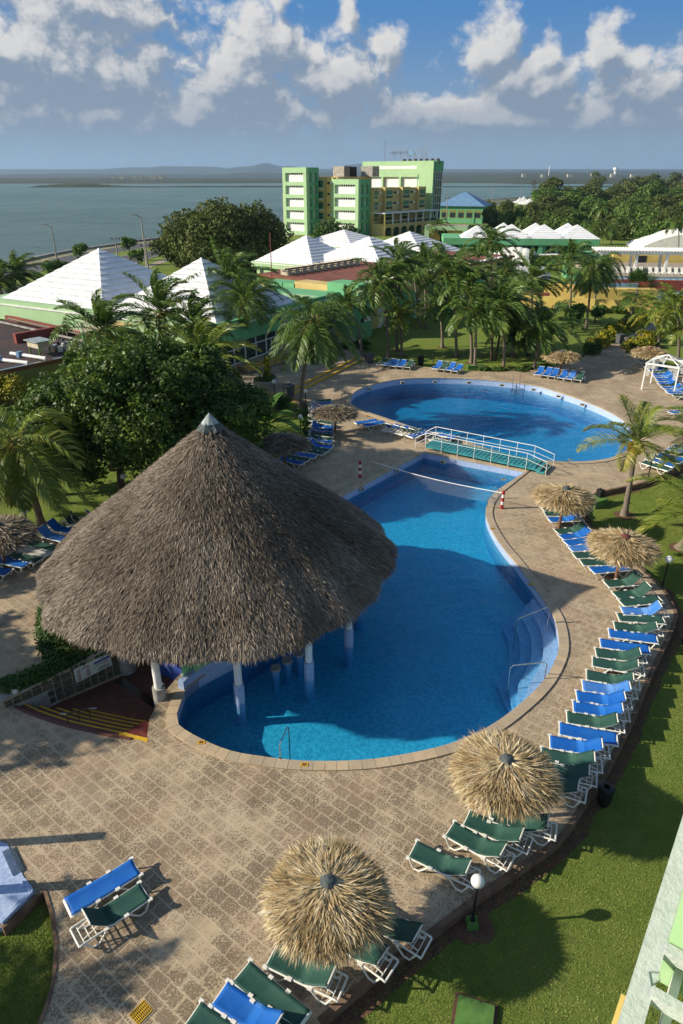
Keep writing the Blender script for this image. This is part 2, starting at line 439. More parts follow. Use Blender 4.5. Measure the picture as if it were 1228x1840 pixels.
def coping():
    m, t, b = newmat('coping_stone'); co = t.coord()
    n = t.noise(co, 1.2, 5, .6); n2 = t.noise(co, 11, 4, .6)
    c = t.mix(t.smooth(n, .3, .7), (.56, .43, .26), (.40, .31, .21))
    c = t.mix(t.math('MULTIPLY', t.smooth(n2, .5, .75), .4), c, (.28, .20, .12))
    t.put(b.inputs['Base Color'], c); b.inputs['Roughness'].default_value = .75
    t.put(b.inputs['Normal'], t.bump(n2, .3, .01))
    return m
m_coping = coping()
def water(name, dens, colr, wscale=2.2, bump=.12):
    m, t, b = newmat(name); t.n.remove(b)
    co = t.coord()
    n1 = t.noise(co, wscale, 3, .5, .4); n2 = t.noise(co, wscale * 4.2, 3, .6, .6)
    nrm = t.bump(t.math('ADD', n1, t.math('MULTIPLY', n2, .35)), bump, .12)
    gl = t.n.new('ShaderNodeBsdfGlossy'); gl.inputs['Roughness'].default_value = .03; t.put(gl.inputs['Normal'], nrm)
    gl.inputs['Color'].default_value = (.9, .95, 1, 1)
    tr = t.n.new('ShaderNodeBsdfTransparent'); tr.inputs['Color'].default_value = (.93, .98, 1, 1)
    geo = t.n.new('ShaderNodeNewGeometry')
    cs = t.math('ABSOLUTE', t.vmath('DOT_PRODUCT', nrm, geo.outputs['Incoming']))
    fres = t.math('MULTIPLY_ADD', t.math('POWER', t.math('SUBTRACT', 1.0, cs, clamp=True), 5.0), .98, .02)
    mx = t.n.new('ShaderNodeMixShader'); t.l.new(fres, mx.inputs[0]); t.l.new(tr.outputs[0], mx.inputs[1]); t.l.new(gl.outputs[0], mx.inputs[2])
    t.l.new(mx.outputs[0], t.n['Material Output'].inputs['Surface'])
    va = t.n.new('ShaderNodeVolumeAbsorption'); va.inputs['Color'].default_value = colr + (1,); va.inputs['Density'].default_value = dens
    t.l.new(va.outputs[0], t.n['Material Output'].inputs['Volume'])
    return m
m_water = water('pool_water', .74, (.0, .745, .88), 1.6, .6)
m_water2 = water('round_pool_water', .56, (.0, .735, .88), 1.3, .6)
def sea():
    m, t, b = newmat('bay_water'); co = t.coord()
    n1 = t.noise(t.map(co, sc=(1, 2.2, 1)), .10, 9, .78, .3); n2 = t.noise(co, .012, 4, .6)
    n3 = t.noise(t.map(co, sc=(.5, 1.0, 1)), .09, 7, .75, .5)
    c = t.mix(t.smooth(n2, .35, .65), (.090, .175, .185), (.140, .225, .230))
    c = t.mix(t.math('MULTIPLY', t.smooth(n1, .42, .66), .75), c, (.20, .27, .26))
    wc = t.smooth(n3, .72, .78)
    c = t.mix(t.math('MULTIPLY', wc, .7), c, (.6, .62, .6))
    t.put(b.inputs['Base Color'], c); b.inputs['Roughness'].default_value = .42; b.inputs['IOR'].default_value = 1.33
    b.inputs['Specular IOR Level'].default_value = .10
    t.put(b.inputs['Normal'], t.bump(n1, 1.0, 2.5))
    return m
m_sea = sea()

m_soil = plain('red_soil', (.16, .075, .045), .95, (.09, .05, .035), 4, .6, 30)
m_kerb = plain('kerb_render', (.22, .135, .085), .9, (.12, .075, .05), 2.5, .4)
m_asphalt = plain('asphalt', (.11, .11, .115), .85, (.075, .075, .08), .8)
m_concrete = plain('concrete', (.40, .38, .34), .85, (.24, .22, .19), 1.5, .3)
m_path = plain('path_stone', (.40, .34, .26), .9, (.28, .23, .18), 1.2, .2)
m_sand = plain('dry_verge', (.30, .25, .16), .95, (.16, .18, .07), .3)
m_far = plain('far_shore', (.030, .045, .022), .95, (.055, .065, .032), .02)
m_hill = plain('far_hill', (.035, .055, .05), .95, (.06, .08, .06), .004)
m_white = plain('white_paint', (.80, .80, .78), .55, (.66, .66, .62), 1.2)
m_plastic = plain('white_plastic', (.80, .78, .70), .38, (.70, .67, .58), 3, spec=.5)
m_blue = plain('blue_sling', (.004, .10, .42), .65, (.012, .12, .42), 2.2)
m_green = plain('green_sling', (.020, .068, .052), .62, (.035, .095, .070), 2.0, lo=.4, hi=.75)
m_faded = plain('faded_blue_sling', (.035, .17, .52), .6, (.09, .22, .50), 2.0)
m_pale = plain('pale_sling', (.62, .60, .54), .6, (.48, .47, .43), 3)
m_steel = plain('stainless_steel', (.62, .62, .60), .22, (.5, .5, .48), 5, metal=1.0)
m_black = plain('black_metal', (.012, .012, .012), .45, (.02, .02, .02), 5)
m_grey = plain('grey_plastic', (.10, .105, .115), .6, (.07, .07, .08), 3)
m_globe = plain('white_globe', (.82, .80, .76), .25, (.74, .72, .68), 2, spec=.5)
m_pole = plain('timber_pole', (.22, .115, .070), .8, (.12, .065, .045), 5, .4)
m_thcap = plain('grey_rubber_cap', (.10, .115, .115), .75, (.05, .06, .06), 4)
m_redcap = plain('red_rubber_cap', (.16, .045, .04), .75, (.10, .03, .03), 4)
m_tincap = plain('weathered_tin', (.34, .40, .40), .5, (.22, .26, .26), 4)
m_lgreen = plain('light_green_render', (.37, .55, .30), .8, (.33, .50, .27), .6)
m_sgreen = plain('green_and_shade_render', (.15, .42, .21), .8, (.13, .37, .18), .6)  # darker green walls; also paints shade into sunless sides of light green buildings
m_yellow = plain('ochre_render', (.60, .45, .18), .8, (.53, .39, .15), .5)
m_cream = plain('cream_render', (.70, .55, .25), .8, (.62, .48, .2), .5)
m_lemon = plain('yellow_render', (.72, .54, .16), .8, (.62, .45, .13), .5)
m_olive = plain('olive_render', (.24, .24, .075), .85, (.20, .20, .06), .8)
m_terra = plain('terracotta_roof', (.24, .085, .055), .9, (.15, .06, .04), .9, .3)
m_redwall = plain('dark_red_render', (.26, .06, .05), .8, (.19, .05, .042), .7)
m_glass = plain('window_glass', (.020, .035, .040), .08, (.03, .05, .05), 1.0, spec=.8)
m_gglass = plain('green_shutter', (.045, .20, .085), .35, (.03, .13, .06), 1.2, spec=.5)
m_dark = plain('dark_recess', (.022, .022, .022), .9, (.03, .03, .03), 2)
m_blueroof = plain('blue_roof', (.15, .27, .42), .6, (.12, .23, .37), .5)
m_tealwood = plain('teal_painted_boards', (.045, .27, .30), .65, (.03, .19, .22), 2.5, lo=.4, hi=.7)
m_yelpaint = plain('yellow_paint', (.62, .38, .02), .7, (.50, .30, .03), 3)
m_redpaint = plain('red_paint', (.38, .015, .015), .5, (.30, .015, .015), 3)
m_greenpaint = plain('green_concrete', (.10, .22, .045), .8, (.07, .15, .035), 3)
m_redtile = plain('red_floor_tile', (.155, .058, .038), .6, (.10, .042, .03), 2.5)
m_canvas = plain('white_canvas', (.80, .78, .72), .8, (.68, .67, .62), .8)
m_trunk = plain('palm_trunk', (.235, .190, .145), .9, (.135, .110, .085), 6, .6, 14)
m_bark = plain('bark', (.13, .10, .075), .95, (.07, .055, .04), 5, .6, 14)
m_coco = plain('coconut_husk', (.52, .28, .05), .6, (.36, .18, .03), 8)
def roofwhite():
    m, t, b = newmat('white_stepped_roof'); co = t.coord(); n = t.noise(co, 1.1, 5, .6)
    t.put(b.inputs['Base Color'], t.mix(t.smooth(n, .35, .7), (.84, .84, .83), (.72, .73, .73)))
    b.inputs['Roughness'].default_value = .6
    return m
m_roofw = roofwhite()
m_riser = plain('roof_step_grey', (.62, .62, .63), .8, (.46, .46, .47), 1.5)  # greyer tone on the riser faces between the roof tiers
m_wallstone = plain('stone_block', (.14, .115, .075), .9, (.06, .055, .04), 3, .6, 20)
m_wallmortar = plain('wall_mortar', (.42, .34, .22), .9, (.30, .24, .15), 3)

m_thatch = rndmat('grey_thatch', [(.055, .040, .026), (.13, .098, .066), (.235, .185, .135), (.46, .385, .30)], .6, 0, .35, .30, .38)
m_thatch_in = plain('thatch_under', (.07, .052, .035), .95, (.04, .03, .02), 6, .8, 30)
m_straw = rndmat('straw_thatch', [(.18, .12, .05), (.42, .30, .14), (.62, .50, .29), (.86, .76, .56)], .5, .12, .4, 1.3, .40, (1.1, 1.0, .7))
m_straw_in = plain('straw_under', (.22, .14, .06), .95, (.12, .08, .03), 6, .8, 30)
m_oldstraw = rndmat('old_thatch', [(.10, .075, .045), (.20, .155, .10), (.33, .27, .19), (.50, .42, .31)], .65, .05, .3, .9, .2)
m_palm = rndmat('palm_leaf', [(0.0313, 0.0731, 0.0139), (0.0731, 0.1427, 0.0244), (0.1478, 0.2174, 0.0383), (0.348, 0.3828, 0.0784)], .42, .25, .45, .35, .25)
m_palmy = rndmat('yellowish_palm_leaf', [(0.0719, 0.1222, 0.0172), (0.1437, 0.2084, 0.0287), (0.2731, 0.2875, 0.0431), (0.5175, 0.4025, 0.0719)], .42, .28, .45, .35, .25)
m_rachis = plain('palm_rib', (.30, .27, .07), .6, (.20, .20, .05), 4)
m_ficus = rndmat('ficus_leaf', [(.020, .042, .008), (.045, .090, .013), (.092, .160, .020), (.21, .27, .04)], .52, .22, .3, .25, .3)
m_dtree = rndmat('dull_tree_leaf', [(0.0387, 0.0598, 0.0176), (0.0792, 0.1056, 0.0282), (0.132, 0.1584, 0.0387), (0.1936, 0.1848, 0.0616)], .7, .15, .2, .15, .45)
m_gtree = rndmat('fresh_tree_leaf', [(0.0379, 0.0794, 0.0172), (0.0776, 0.1466, 0.0259), (0.138, 0.2242, 0.0379), (0.2242, 0.3105, 0.0604)], .6, .18, .25, .1, .4)
m_hedge = rndmat('hedge_leaf', [(0.0225, 0.0562, 0.0125), (0.0438, 0.1, 0.02), (0.075, 0.1438, 0.025), (0.125, 0.1875, 0.0375)], .6, .15, .25, .7, .3)
m_yshrub = rndmat('croton_leaf', [(.04, .07, .01), (.14, .16, .015), (.42, .36, .02), (.62, .52, .04)], .55, .2, .3, .8, .5)
m_banana = rndmat('banana_leaf', [(.04, .10, .015), (.07, .16, .02), (.11, .22, .03)], .4, .3, .5, .6, .3)
m_flower = rndmat('flowering_shrub', [(.03, .07, .01), (.06, .12, .02), (.09, .14, .03), (.55, .07, .03)], .6, .1, .25, .8, .1)
m_ledge = plain('weathered_white_render', (.52, .55, .53), .8, (.44, .47, .455), 5, .4, 30)
# ================================================================== the setting
LZ = -0.30
px = lambda L, z=0.0: [G(x, y, z) for x, y in L]
main_ctrl = px([(316, 1283), (320, 1303), (362, 1329), (414, 1350), (476, 1361), (544, 1368), (626, 1368), (700, 1361), (800, 1340),
                (880, 1306), (940, 1262), (980, 1221), (1003, 1177), (1006, 1145), (999, 1112), (985, 1088), (959, 1050), (926, 1008), (899, 975),
                (880, 942), (874, 920), (879, 900), (893, 882)], .05)
main_line = px([(945, 847), (762, 812)], .05) + [(-0.45, 37.1), (-3.6, 33.3)]
bar_ctrl = [(-3.6, 33.3), (-2.6, 31.4), (-1.6, 29.0), (-1.4, 26.6), (-2.3, 24.5), (-4.0, 22.4), (-5.55, 20.9), (-5.95, 20.2)]
MAIN = smooth_loop(main_ctrl, .35, False)[:-1] + [main_ctrl[-1]] + main_line[:3] + smooth_loop(bar_ctrl, .4, False)
round_ctrl = px([(630, 716), (640, 702), (672, 690), (719, 681), (781, 678.5), (842, 680), (901, 684.5), (960, 692), (1000, 703), (1047, 719), (1092, 738), (1124, 758),
                 (1138, 780), (1131, 805), (1103, 821), (1065, 828), (1020, 829.5), (977, 827), (930, 820), (880, 807), (848, 797), (828, 789), (781, 777), (757, 772), (699, 753), (650, 736), (632, 725)], .05)
ROUND = smooth_loop(round_ctrl, .5)

# shoreline of the bay
shore = [(-150, -250), (-98, 0), (-82, 90), (-75, 150), (-73, 179), (-70, 194), (-66, 206), (-58, 231), (-20, 310), (60, 480), (122, 622), (166, 684), (330, 960), (560, 1300), (760, 1420), (3500, 1500)]
SUNK = [(-12.05, 19.35), (-11.3, 18.95), (-10.6, 18.65), (-9.8, 18.35), (-9.0, 18.12), (-8.0, 17.85), (-7.3, 17.72), (-6.75, 17.75), (-6.9, 18.7), (-6.8, 19.8), (-6.45, 20.9),
        (-6.1, 21.6), (-4.9, 22.9), (-3.3, 24.9), (-2.4, 26.8), (-2.6, 29.0), (-4.2, 31.2), (-7.5, 30.6), (-10.0, 28.0), (-10.3, 25.5), (-9.0, 22.6), (-9.6, 21.9), (-10.6, 20.75)]
terr_outer = shore + [(3500, -300)]
M_out = offset(MAIN, .25); R_out = offset(ROUND, .25)
tag(sheet('ground', terr_outer, [offset(MAIN, .12), offset(ROUND, .12), offset(SUNK, .05)], LZ, m_grass), kind='structure')

# stone deck around the pools
front = px([(666, 651), (720, 655), (790, 663), (832, 667), (900, 669), (959, 664), (1010, 656), (1039, 648), (1071, 630), (1095, 618)])
right_far = px([(1128, 618), (1124, 634), (1150, 642), (1190, 662), (1228, 668)]) + [(40, 60), (40, 46)]
lawn_r = px([(1300, 800), (1228, 838), (1190, 853), (1156, 868), (1120, 876), (1085, 883), (1062, 890), (1050, 905), (1052, 936), (1070, 954), (1110, 990), (1150, 1018), (1180, 1042), (1204, 1072), (1219, 1106),
             (1212, 1130), (1196, 1164), (1177, 1203), (1160, 1246), (1143, 1288), (1118, 1340), (1088, 1396), (1055, 1442), (1034, 1478), (1008, 1512), (950, 1554), (872, 1607), (790, 1670), (700, 1736), (640, 1786), (577, 1840)])
left_low = [(-2.6, 6.6), (-5.2, 6.4)] + px([(62, 1850), (69, 1840), (84, 1800), (94, 1758), (98, 1700), (90, 1644), (78, 1603), (67, 1613)]) + [(-8.75, 11.1), (-11.5, 12.3), (-16, 13.8), (-40, 16)]
left_up = [(-40, 33.5), (-27, 34.0), (-20.5, 34.1)] + px([(85, 968), (130, 938), (210, 905), (250, 880), (300, 868)]) + [(-5.5, 41.5), (-4.6, 43.0)] + px([(520, 815), (552, 790), (556, 760), (558, 740), (545, 722), (520, 714), (470, 704), (430, 690), (420, 676)])
rest_edge = px([(432, 664), (470, 648), (545, 612), (600, 588), (640, 606), (648, 636)])
deck_outer = front + right_far + lawn_r + left_low + left_up + rest_edge
deck = tag(sheet('pool_deck', deck_outer, [offset(MAIN, .10), offset(ROUND, .10), SUNK], 0.0, m_pave, .0), kind='structure')
def edge_strip(name, line, z0, z1, t, mat, parent=None, closed=False):
    """a kerb along a polyline: top at z1, bottom z0, t wide to its outer side"""
    o = offset(line, t, False); mb = MB()
    n = len(line)
    for i in range(n - 1):
        a, b, c, d = line[i], line[i + 1], o[i + 1], o[i]
        mb.add([(a[0], a[1], z0), (b[0], b[1], z0), (c[0], c[1], z0), (d[0], d[1], z0), (a[0], a[1], z1), (b[0], b[1], z1), (c[0], c[1], z1), (d[0], d[1], z1)],
               [(4, 5, 6, 7), (7, 6, 5, 4), (0, 1, 5, 4), (3, 7, 6, 2), (0, 4, 7, 3), (1, 2, 6, 5)][0:1] + [(0, 1, 5, 4), (3, 7, 6, 2), (0, 4, 7, 3), (1, 2, 6, 5)])
    return mb.build(name, mat, parent)
kl = smooth_loop(lawn_r, .6, False)
tag(edge_strip('deck_kerb', kl, LZ - .2, .012, .16, m_kerb), kind='structure')
tag(edge_strip('deck_kerb', smooth_loop(left_low[1:-3], .6, False), LZ - .2, .03, .09, m_kerb), kind='structure')
tag(edge_strip('deck_kerb', left_up[:-3], LZ - .2, .012, .14, m_kerb), kind='structure')
tag(edge_strip('deck_kerb', front[::-1], LZ - .2, .03, -.12, m_coping), kind='structure')
# worn bare soil under the kerb
kl2 = offset(kl[4:], .0, False); kl3 = [(p[0] + random.Random(i).uniform(-.07, .12), p[1] + random.Random(i + 99).uniform(-.08, .08)) for i, p in enumerate(offset(kl[4:], -.34, False))]
tag(sheet('soil_strip', kl2 + kl3[::-1], [], LZ + .006, m_soil), kind='structure')

# pool basins
def basin(name, loop, floor_z, wz):
    mb = MB(); n = len(loop); lo = offset(loop, .02)
    for i in range(n):
        a, b = loop[i], loop[(i + 1) % n]
        mb.add([(a[0], a[1], floor_z), (b[0], b[1], floor_z), (b[0], b[1], -.02), (a[0], a[1], -.02)], [(0, 1, 2, 3)])
    o = mb.build(name, m_walltile); tag(o, kind='structure')
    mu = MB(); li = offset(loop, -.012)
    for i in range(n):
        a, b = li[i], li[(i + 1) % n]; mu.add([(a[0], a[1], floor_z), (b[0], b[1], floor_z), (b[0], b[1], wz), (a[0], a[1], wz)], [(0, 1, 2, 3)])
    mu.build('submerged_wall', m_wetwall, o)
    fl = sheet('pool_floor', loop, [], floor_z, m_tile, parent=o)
    return o
bas1 = basin('pool_basin', MAIN, -1.5, -.45); bas2 = basin('round_pool_basin', ROUND, -1.95, -.55)
def copings(name, line, closed, w=.36, z=.055, bl=.42):
    """blocks of coping stone laid end to end"""
    mb = MB(); o = offset(line, w, closed); i_ = offset(line, -.035, closed); n = len(line); acc = 0; cur = [0]
    rr = random.Random(5); k = 0
    m = n if closed else n - 1
    for i in range(m):
        j = (i + 1) % n
        a, b, c, d = i_[i], i_[j], o[j], o[i]
        # tiny joint
        L = math.dist(a, b)
        if L < 1e-4: continue
        e = min(.012 / L, .2)
        pieces = max(1, round(L / bl)) if L > bl * 1.4 else 1
        for q in range(pieces):
            t0, t1 = q / pieces, (q + 1) / pieces - e
            A = (a[0] + (b[0] - a[0]) * t0, a[1] + (b[1] - a[1]) * t0); B = (a[0] + (b[0] - a[0]) * t1, a[1] + (b[1] - a[1]) * t1)
            D = (d[0] + (c[0] - d[0]) * t0, d[1] + (c[1] - d[1]) * t0); C = (d[0] + (c[0] - d[0]) * t1, d[1] + (c[1] - d[1]) * t1)
            zz = z + rr.uniform(-.003, .003)
            mb.add([(p[0], p[1], -.03) for p in (A, B, C, D)] + [(p[0], p[1], zz) for p in (A, B, C, D)],
                   [(4, 5, 6, 7), (0, 1, 5, 4), (2, 3, 7, 6), (1, 2, 6, 5), (3, 0, 4, 7)], rr.random())
    return mb.build(name, m_cop, None, rnd=True)
def cop_mat():
    m, t, b = newmat('coping_blocks'); co = t.coord()
    n = t.noise(co, 1.0, 5, .6); n2 = t.noise(co, 12, 4, .6); r = t.attr('rnd')
    c = t.mix(r, (.52, .40, .25), (.40, .32, .22))
    c = t.mix(t.math('MULTIPLY', t.smooth(n, .4, .7), .5), c, (.33, .26, .18))
    c = t.mix(t.math('MULTIPLY', t.smooth(n2, .5, .75), .4), c, (.25, .18, .11))
    t.put(b.inputs['Base Color'], c); b.inputs['Roughness'].default_value = .7
    t.put(b.inputs['Normal'], t.bump(n2, .3, .01)); return m
m_cop = cop_mat()
nbar = len(smooth_loop(bar_ctrl, .4, False))
cop1 = tag(copings('pool_coping', MAIN[-4:] + MAIN[:len(MAIN) - nbar + 2], False), kind='structure')
# sign of offsets for an open line follows its own direction; the outline runs counter-clockwise, so outside is to the right
cop2 = tag(copings('round_pool_coping', ROUND, True), kind='structure')
mb = MB(); mb.prism(offset(MAIN, .08), -1.8, -.42); wat1 = mb.build('pool_water', m_water); tag(wat1, kind='structure')
mb = MB(); mb.prism(offset(ROUND, .08), -2.2, -.52); wat2 = mb.build('round_pool_water', m_water2); tag(wat2, kind='structure')

# walk-in steps of the bend: four curved treads
seg = smooth_loop(px([(962, 1056), (985, 1088), (999, 1112), (1006, 1145), (1003, 1177), (980, 1221), (948, 1255)], .05), .25, False)
for k, (zz, wd) in enumerate([(-.52, .60), (-.74, 1.05), (-.96, 1.50), (-1.18, 1.95)]):
    n = len(seg); inn = []
    for i, p in enumerate(offset(seg, 1.0, False)):
        f = min(1.0, min(i, n - 1 - i) / (n * .16)) ** .6
        inn.append((seg[i][0] + (p[0] - seg[i][0]) * wd * f, seg[i][1] + (p[1] - seg[i][1]) * wd * f))
    mb = MB(); mb.prism(seg + inn[::-1], -1.51 - .01 * k, zz); mb.build('pool_step', m_walltile, bas1)
# inlets in the walls
def inlet(pxy, z, par, size=(.42, .10, .22)):
    x, y = G(pxy[0], pxy[1], z)
    e = MB(); e.M = Matrix.Translation((x, y, z)) @ Matrix.Rotation(pxy[2], 4, 'Z')
    e.box((0, 0, 0), size); o = e.build('skimmer', m_cop2, par)
    d = MB(); d.M = e.M; d.box((0, -size[1] / 2 - .006, 0), (size[0] * .62, .012, size[2] * .5)); d.build('skimmer_mouth', m_dark, o)
m_cop2 = plain('skimmer_frame', (.55, .49, .36), .7)
for (a, b_, r) in [(664, 694, .55), (724, 682.5, .22), (782, 681, .02), (843, 682.5, -.05), (902, 687, -.15), (959, 695, -.3), (1004, 707, -.45), (1047, 722, -.5)]: inlet((a, b_ + 5, r), -.20, bas2)
for (a, b_, r) in [(796, 823, -.66), (714, 838, .9), (650, 872, .9)]: inlet((a, b_ + 7, r), -.18, bas1)
# depth markers let into the coping
for (a, b_) in [(547, 1374), (362, 1334), (648, 868), (690, 845), (750, 818), (905, 862), (885, 950), (953, 1050), (1025, 826), (660, 747), (800, 677), (735, 770)]:
    x, y = G(a, b_, .06); mb = MB(); mb.M = Matrix.Translation((x, y, .066)) @ Matrix.Rotation(random.Random(a).uniform(-.2, .2) + .1, 4, 'Z'); mb.box((0, 0, 0), (.26, .17, .012)); mb.build('depth_marker', m_yelpaint, cop1)
    mb2 = MB(); mb2.M = mb.M; mb2.box((0, 0, .009), (.13, .09, .006)); mb2.build('depth_marker_plate', m_redtile, cop1)

# garden path
pl = px([(1095, 620), (1108, 611), (1133, 598), (1160, 584), (1183, 572), (1200, 560)], 0); pr_ = px([(1240, 562), (1222, 575), (1180, 590), (1150, 602), (1136, 611), (1128, 620)], 0)
tag(sheet('garden_path', pl + pr_, [], LZ + .03, m_path), kind='structure')

# sunken floor of the swim-up bar and its curved red steps
FZ = -.78
sf = MB(); sf.prism(offset(SUNK, .06), FZ - .2, FZ); fl = sf.build('bar_floor', m_redtile); tag(fl, kind='structure')
def tiles_mat():
    m, t, b = newmat('terracotta_tiles'); co = t.coord()
    br = t.n.new('ShaderNodeTexBrick'); t.l.new(t.map(co, rot=(0, 0, R(38))), br.inputs['Vector']); br.offset = 0
    br.inputs['Scale'].default_value = 1; br.inputs['Brick Width'].default_value = .33; br.inputs['Row Height'].default_value = .33; br.inputs['Mortar Size'].default_value = .012
    br.inputs['Color1'].default_value = (.20, .070, .045, 1); br.inputs['Color2'].default_value = (.13, .048, .034, 1); br.inputs['Mortar'].default_value = (.08, .045, .035, 1)
    t.put(b.inputs['Base Color'], t.mix(t.math('MULTIPLY', t.noise(co, 1.5, 4), .5), br.outputs[0], (.09, .045, .03))); b.inputs['Roughness'].default_value = .55
    return m
m_tiles = tiles_mat(); fl.data.materials[0] = m_tiles
sidewall = MB(); n = len(SUNK)
for i in range(n):
    a, b_ = SUNK[i], SUNK[(i + 1) % n]; sidewall.add([(a[0], a[1], FZ), (b_[0], b_[1], FZ), (b_[0], b_[1], .0), (a[0], a[1], .0)], [(0, 1, 2, 3)])
tag(sidewall.build('bar_retaining_wall', m_concrete), kind='structure')
stc = smooth_loop(SUNK[:7], .25, False)
for k in range(5):
    zz = -.10 - .14 * k; a = offset(stc, -(.10 + .30 * k), False); c_ = offset(stc, -(.10 + .30 * (k + 1)), False)
    a = a[k * 2:]; c_ = c_[k * 2:]
    mb = MB(); mb.prism(a + c_[::-1], FZ + .002 * k, zz); st = mb.build('bar_step', m_tiles); tag(st, kind='structure')
    d1 = offset(stc, -(.10 + .30 * (k + 1) - .06), False)[k * 2:]
    mb = MB(); mb.prism(c_ + d1[::-1], zz, zz + .006); mb.build('nosing_stripe', m_yelpaint, st)
mb = MB(); mb.prism(offset(stc, .02, False) + offset(stc, -.10, False)[::-1], FZ, .02); tag(mb.build('bar_step', m_tiles), kind='structure')
# glossy dark red slab with a yellow line at the foot of the steps
gl = px([(222, 1322), (262, 1329), (300, 1288), (268, 1292), (240, 1303)], -.02)
mb = MB(); mb.prism(gl, -.3, -.06); slab = mb.build('red_ramp', plain('glossy_red_paint', (.12, .02, .018), .2, (.18, .06, .05), 5)); tag(slab, kind='structure')
mb = MB(); mb.prism(px([(214, 1318), (265, 1334), (267, 1327), (226, 1317)], .0), -.2, .012); mb.build('yellow_edge', m_yelpaint, slab)
mb = MB(); mb.M = Matrix.Translation((-7.9, 20.9, FZ)) @ Matrix.Rotation(R(-38), 4, 'Z')
for q in range(14): mb.box((0, -.17 + q * .026, .01), (2.9, .014, .02))
tag(mb.build('drain_channel', m_steel, fl), kind=None)

# terrace steps in front of the restaurant: two flights with yellow nosings
def flight(p0, p1, n, z0, rise, going, name='terrace_step'):
    a = Vector(G(*p0)); b_ = Vector(G(*p1)); d = (b_ - a).normalized(); nn = Vector((-d.y, d.x))
    for k in range(n):
        z = z0 + rise * (k + 1); A = a + nn * going * k; B = b_ + nn * going * k
        A2 = a + nn * (going * (k + 1) + (3.6 if k == n - 1 else 0)); B2 = b_ + nn * (going * (k + 1) + (3.6 if k == n - 1 else 0))
        mb = MB(); mb.prism([tuple(A), tuple(B), tuple(B2), tuple(A2)], LZ - .1, z); o = mb.build(name, m_pave); tag(o, kind='structure')
        e = MB(); A3 = a + nn * (going * k - .02); B3 = b_ + nn * (going * k - .02); A4 = A3 + nn * .2; B4 = B3 + nn * .2
        e.prism([tuple(A3), tuple(B3), tuple(B4), tuple(A4)], z - .12, z + .008); e.build('nosing_stripe', m_yelpaint, o)
flight((520, 714), (652, 648), 2, 0, .16, .55)
fb = [(-9.2, 66.4), (-3.6, 73.6)]
a = Vector(fb[0]); b_ = Vector(fb[1]); d = (b_ - a).normalized(); nn = Vector((-d.y, d.x))
for k in range(2):
    z = .32 + .16 * (k + 1); A = a + nn * (.5 * k); B = b_ + nn * (.5 * k)
    mb = MB(); mb.prism([tuple(A), tuple(B), tuple(B + nn * 6), tuple(A + nn * 6)], .1, z); o = mb.build('terrace_step', m_pave); tag(o, kind='structure')
    e = MB(); e.prism([tuple(A - nn * .02), tuple(B - nn * .02), tuple(B + nn * .18), tuple(A + nn * .18)], z - .12, z + .008); e.build('nosing_stripe', m_yelpaint, o)

# ------------------------------------------------------------------ bay, shore, road, far land
mb = MB()
mb.add([(-9000, -1200, -2.2), (11500, -1200, -2.2), (11500, 11600, -2.2), (-9000, 11600, -2.2)], [(0, 1, 2, 3)])
tag(mb.build('sea', m_sea), kind='structure')
sh = smooth_loop(shore[1:-1], 6, False)
tag(edge_strip('sea_wall', sh, -3.0, .25, .9, m_concrete), kind='structure')
rk = [(x, y) for x, y in sh]
def strip(name, d0, d1, z, mat, line=sh):
    a = offset(line, d0, False); b_ = offset(line, d1, False); mb = MB()
    for i in range(len(line) - 1): mb.add([(a[i][0], a[i][1], z), (b_[i][0], b_[i][1], z), (b_[i + 1][0], b_[i + 1][1], z), (a[i + 1][0], a[i + 1][1], z)], [(0, 1, 2, 3)])
    o = mb.build(name, mat); tag(o, kind='structure'); return o
sh2 = smooth_loop(shore[1:12], 5, False)
strip('coast_road', 5, 12.5, LZ + .04, m_asphalt, sh2); strip('coast_road', 19, 27, LZ + .04, m_asphalt, sh2)
strip('road_verge', 1.0, 4.8, LZ + .02, m_sand, sh2)
strip('kerb_line', 4.7, 5.0, LZ + .12, m_concrete, sh2); strip('kerb_line', 12.5, 12.8, LZ + .12, m_concrete, sh2); strip('kerb_line', 18.7, 19.0, LZ + .12, m_concrete, sh2); strip('kerb_line', 27, 27.4, LZ + .12, m_concrete, sh2)
strip('footpath', 31, 33, LZ + .03, m_path, sh2)

def landmass(name, outline, h, mat, seed, rough=.5, hfun=None, nx=160, ny=14):
    """low land between two lines (near edge, far edge) with bumpy relief"""
    rr = np.random.RandomState(seed); (x0, x1, y0, y1) = outline
    xs = np.linspace(x0, x1, nx); V = []; 
    prof = sum(np.sin(xs / (x1 - x0) * PI * 2 * f + rr.rand() * 7) * rr.rand() / f ** .7 for f in (1, 2, 3, 5, 8, 13, 21, 34)); prof = (prof - prof.min()) / np.ptp(prof)
    edge = sum(np.sin(xs / (x1 - x0) * PI * 2 * f + rr.rand() * 7) * rr.rand() / f for f in (1, 2, 4, 7, 11, 19))
    for j in range(ny):
        t = j / (ny - 1)
        for i, x in enumerate(xs):
            y = y0 + (y1 - y0) * t + edge[i] * (y1 - y0) * .10 * (1 - t)
            e = math.sin(PI * min(1, t * 1.25) / 2) if t < .8 else 1
            fade = min(1, i / 6, (nx - 1 - i) / 6)
            z = -2.6 + fade * (h * ((.35 + .65 * prof[i]) if hfun is None else hfun(x)) * e + rr.rand() * rough)
            V.append((x, y, z if j > 0 else -2.6))
    F_ = np.array([(j * nx + i, j * nx + i + 1, (j + 1) * nx + i + 1, (j + 1) * nx + i) for j in range(ny - 1) for i in range(nx - 1)])
    o = link_mesh(name, np_mesh(name, np.array(V), F_, mat, smooth=False)); tag(o, kind='structure'); return o
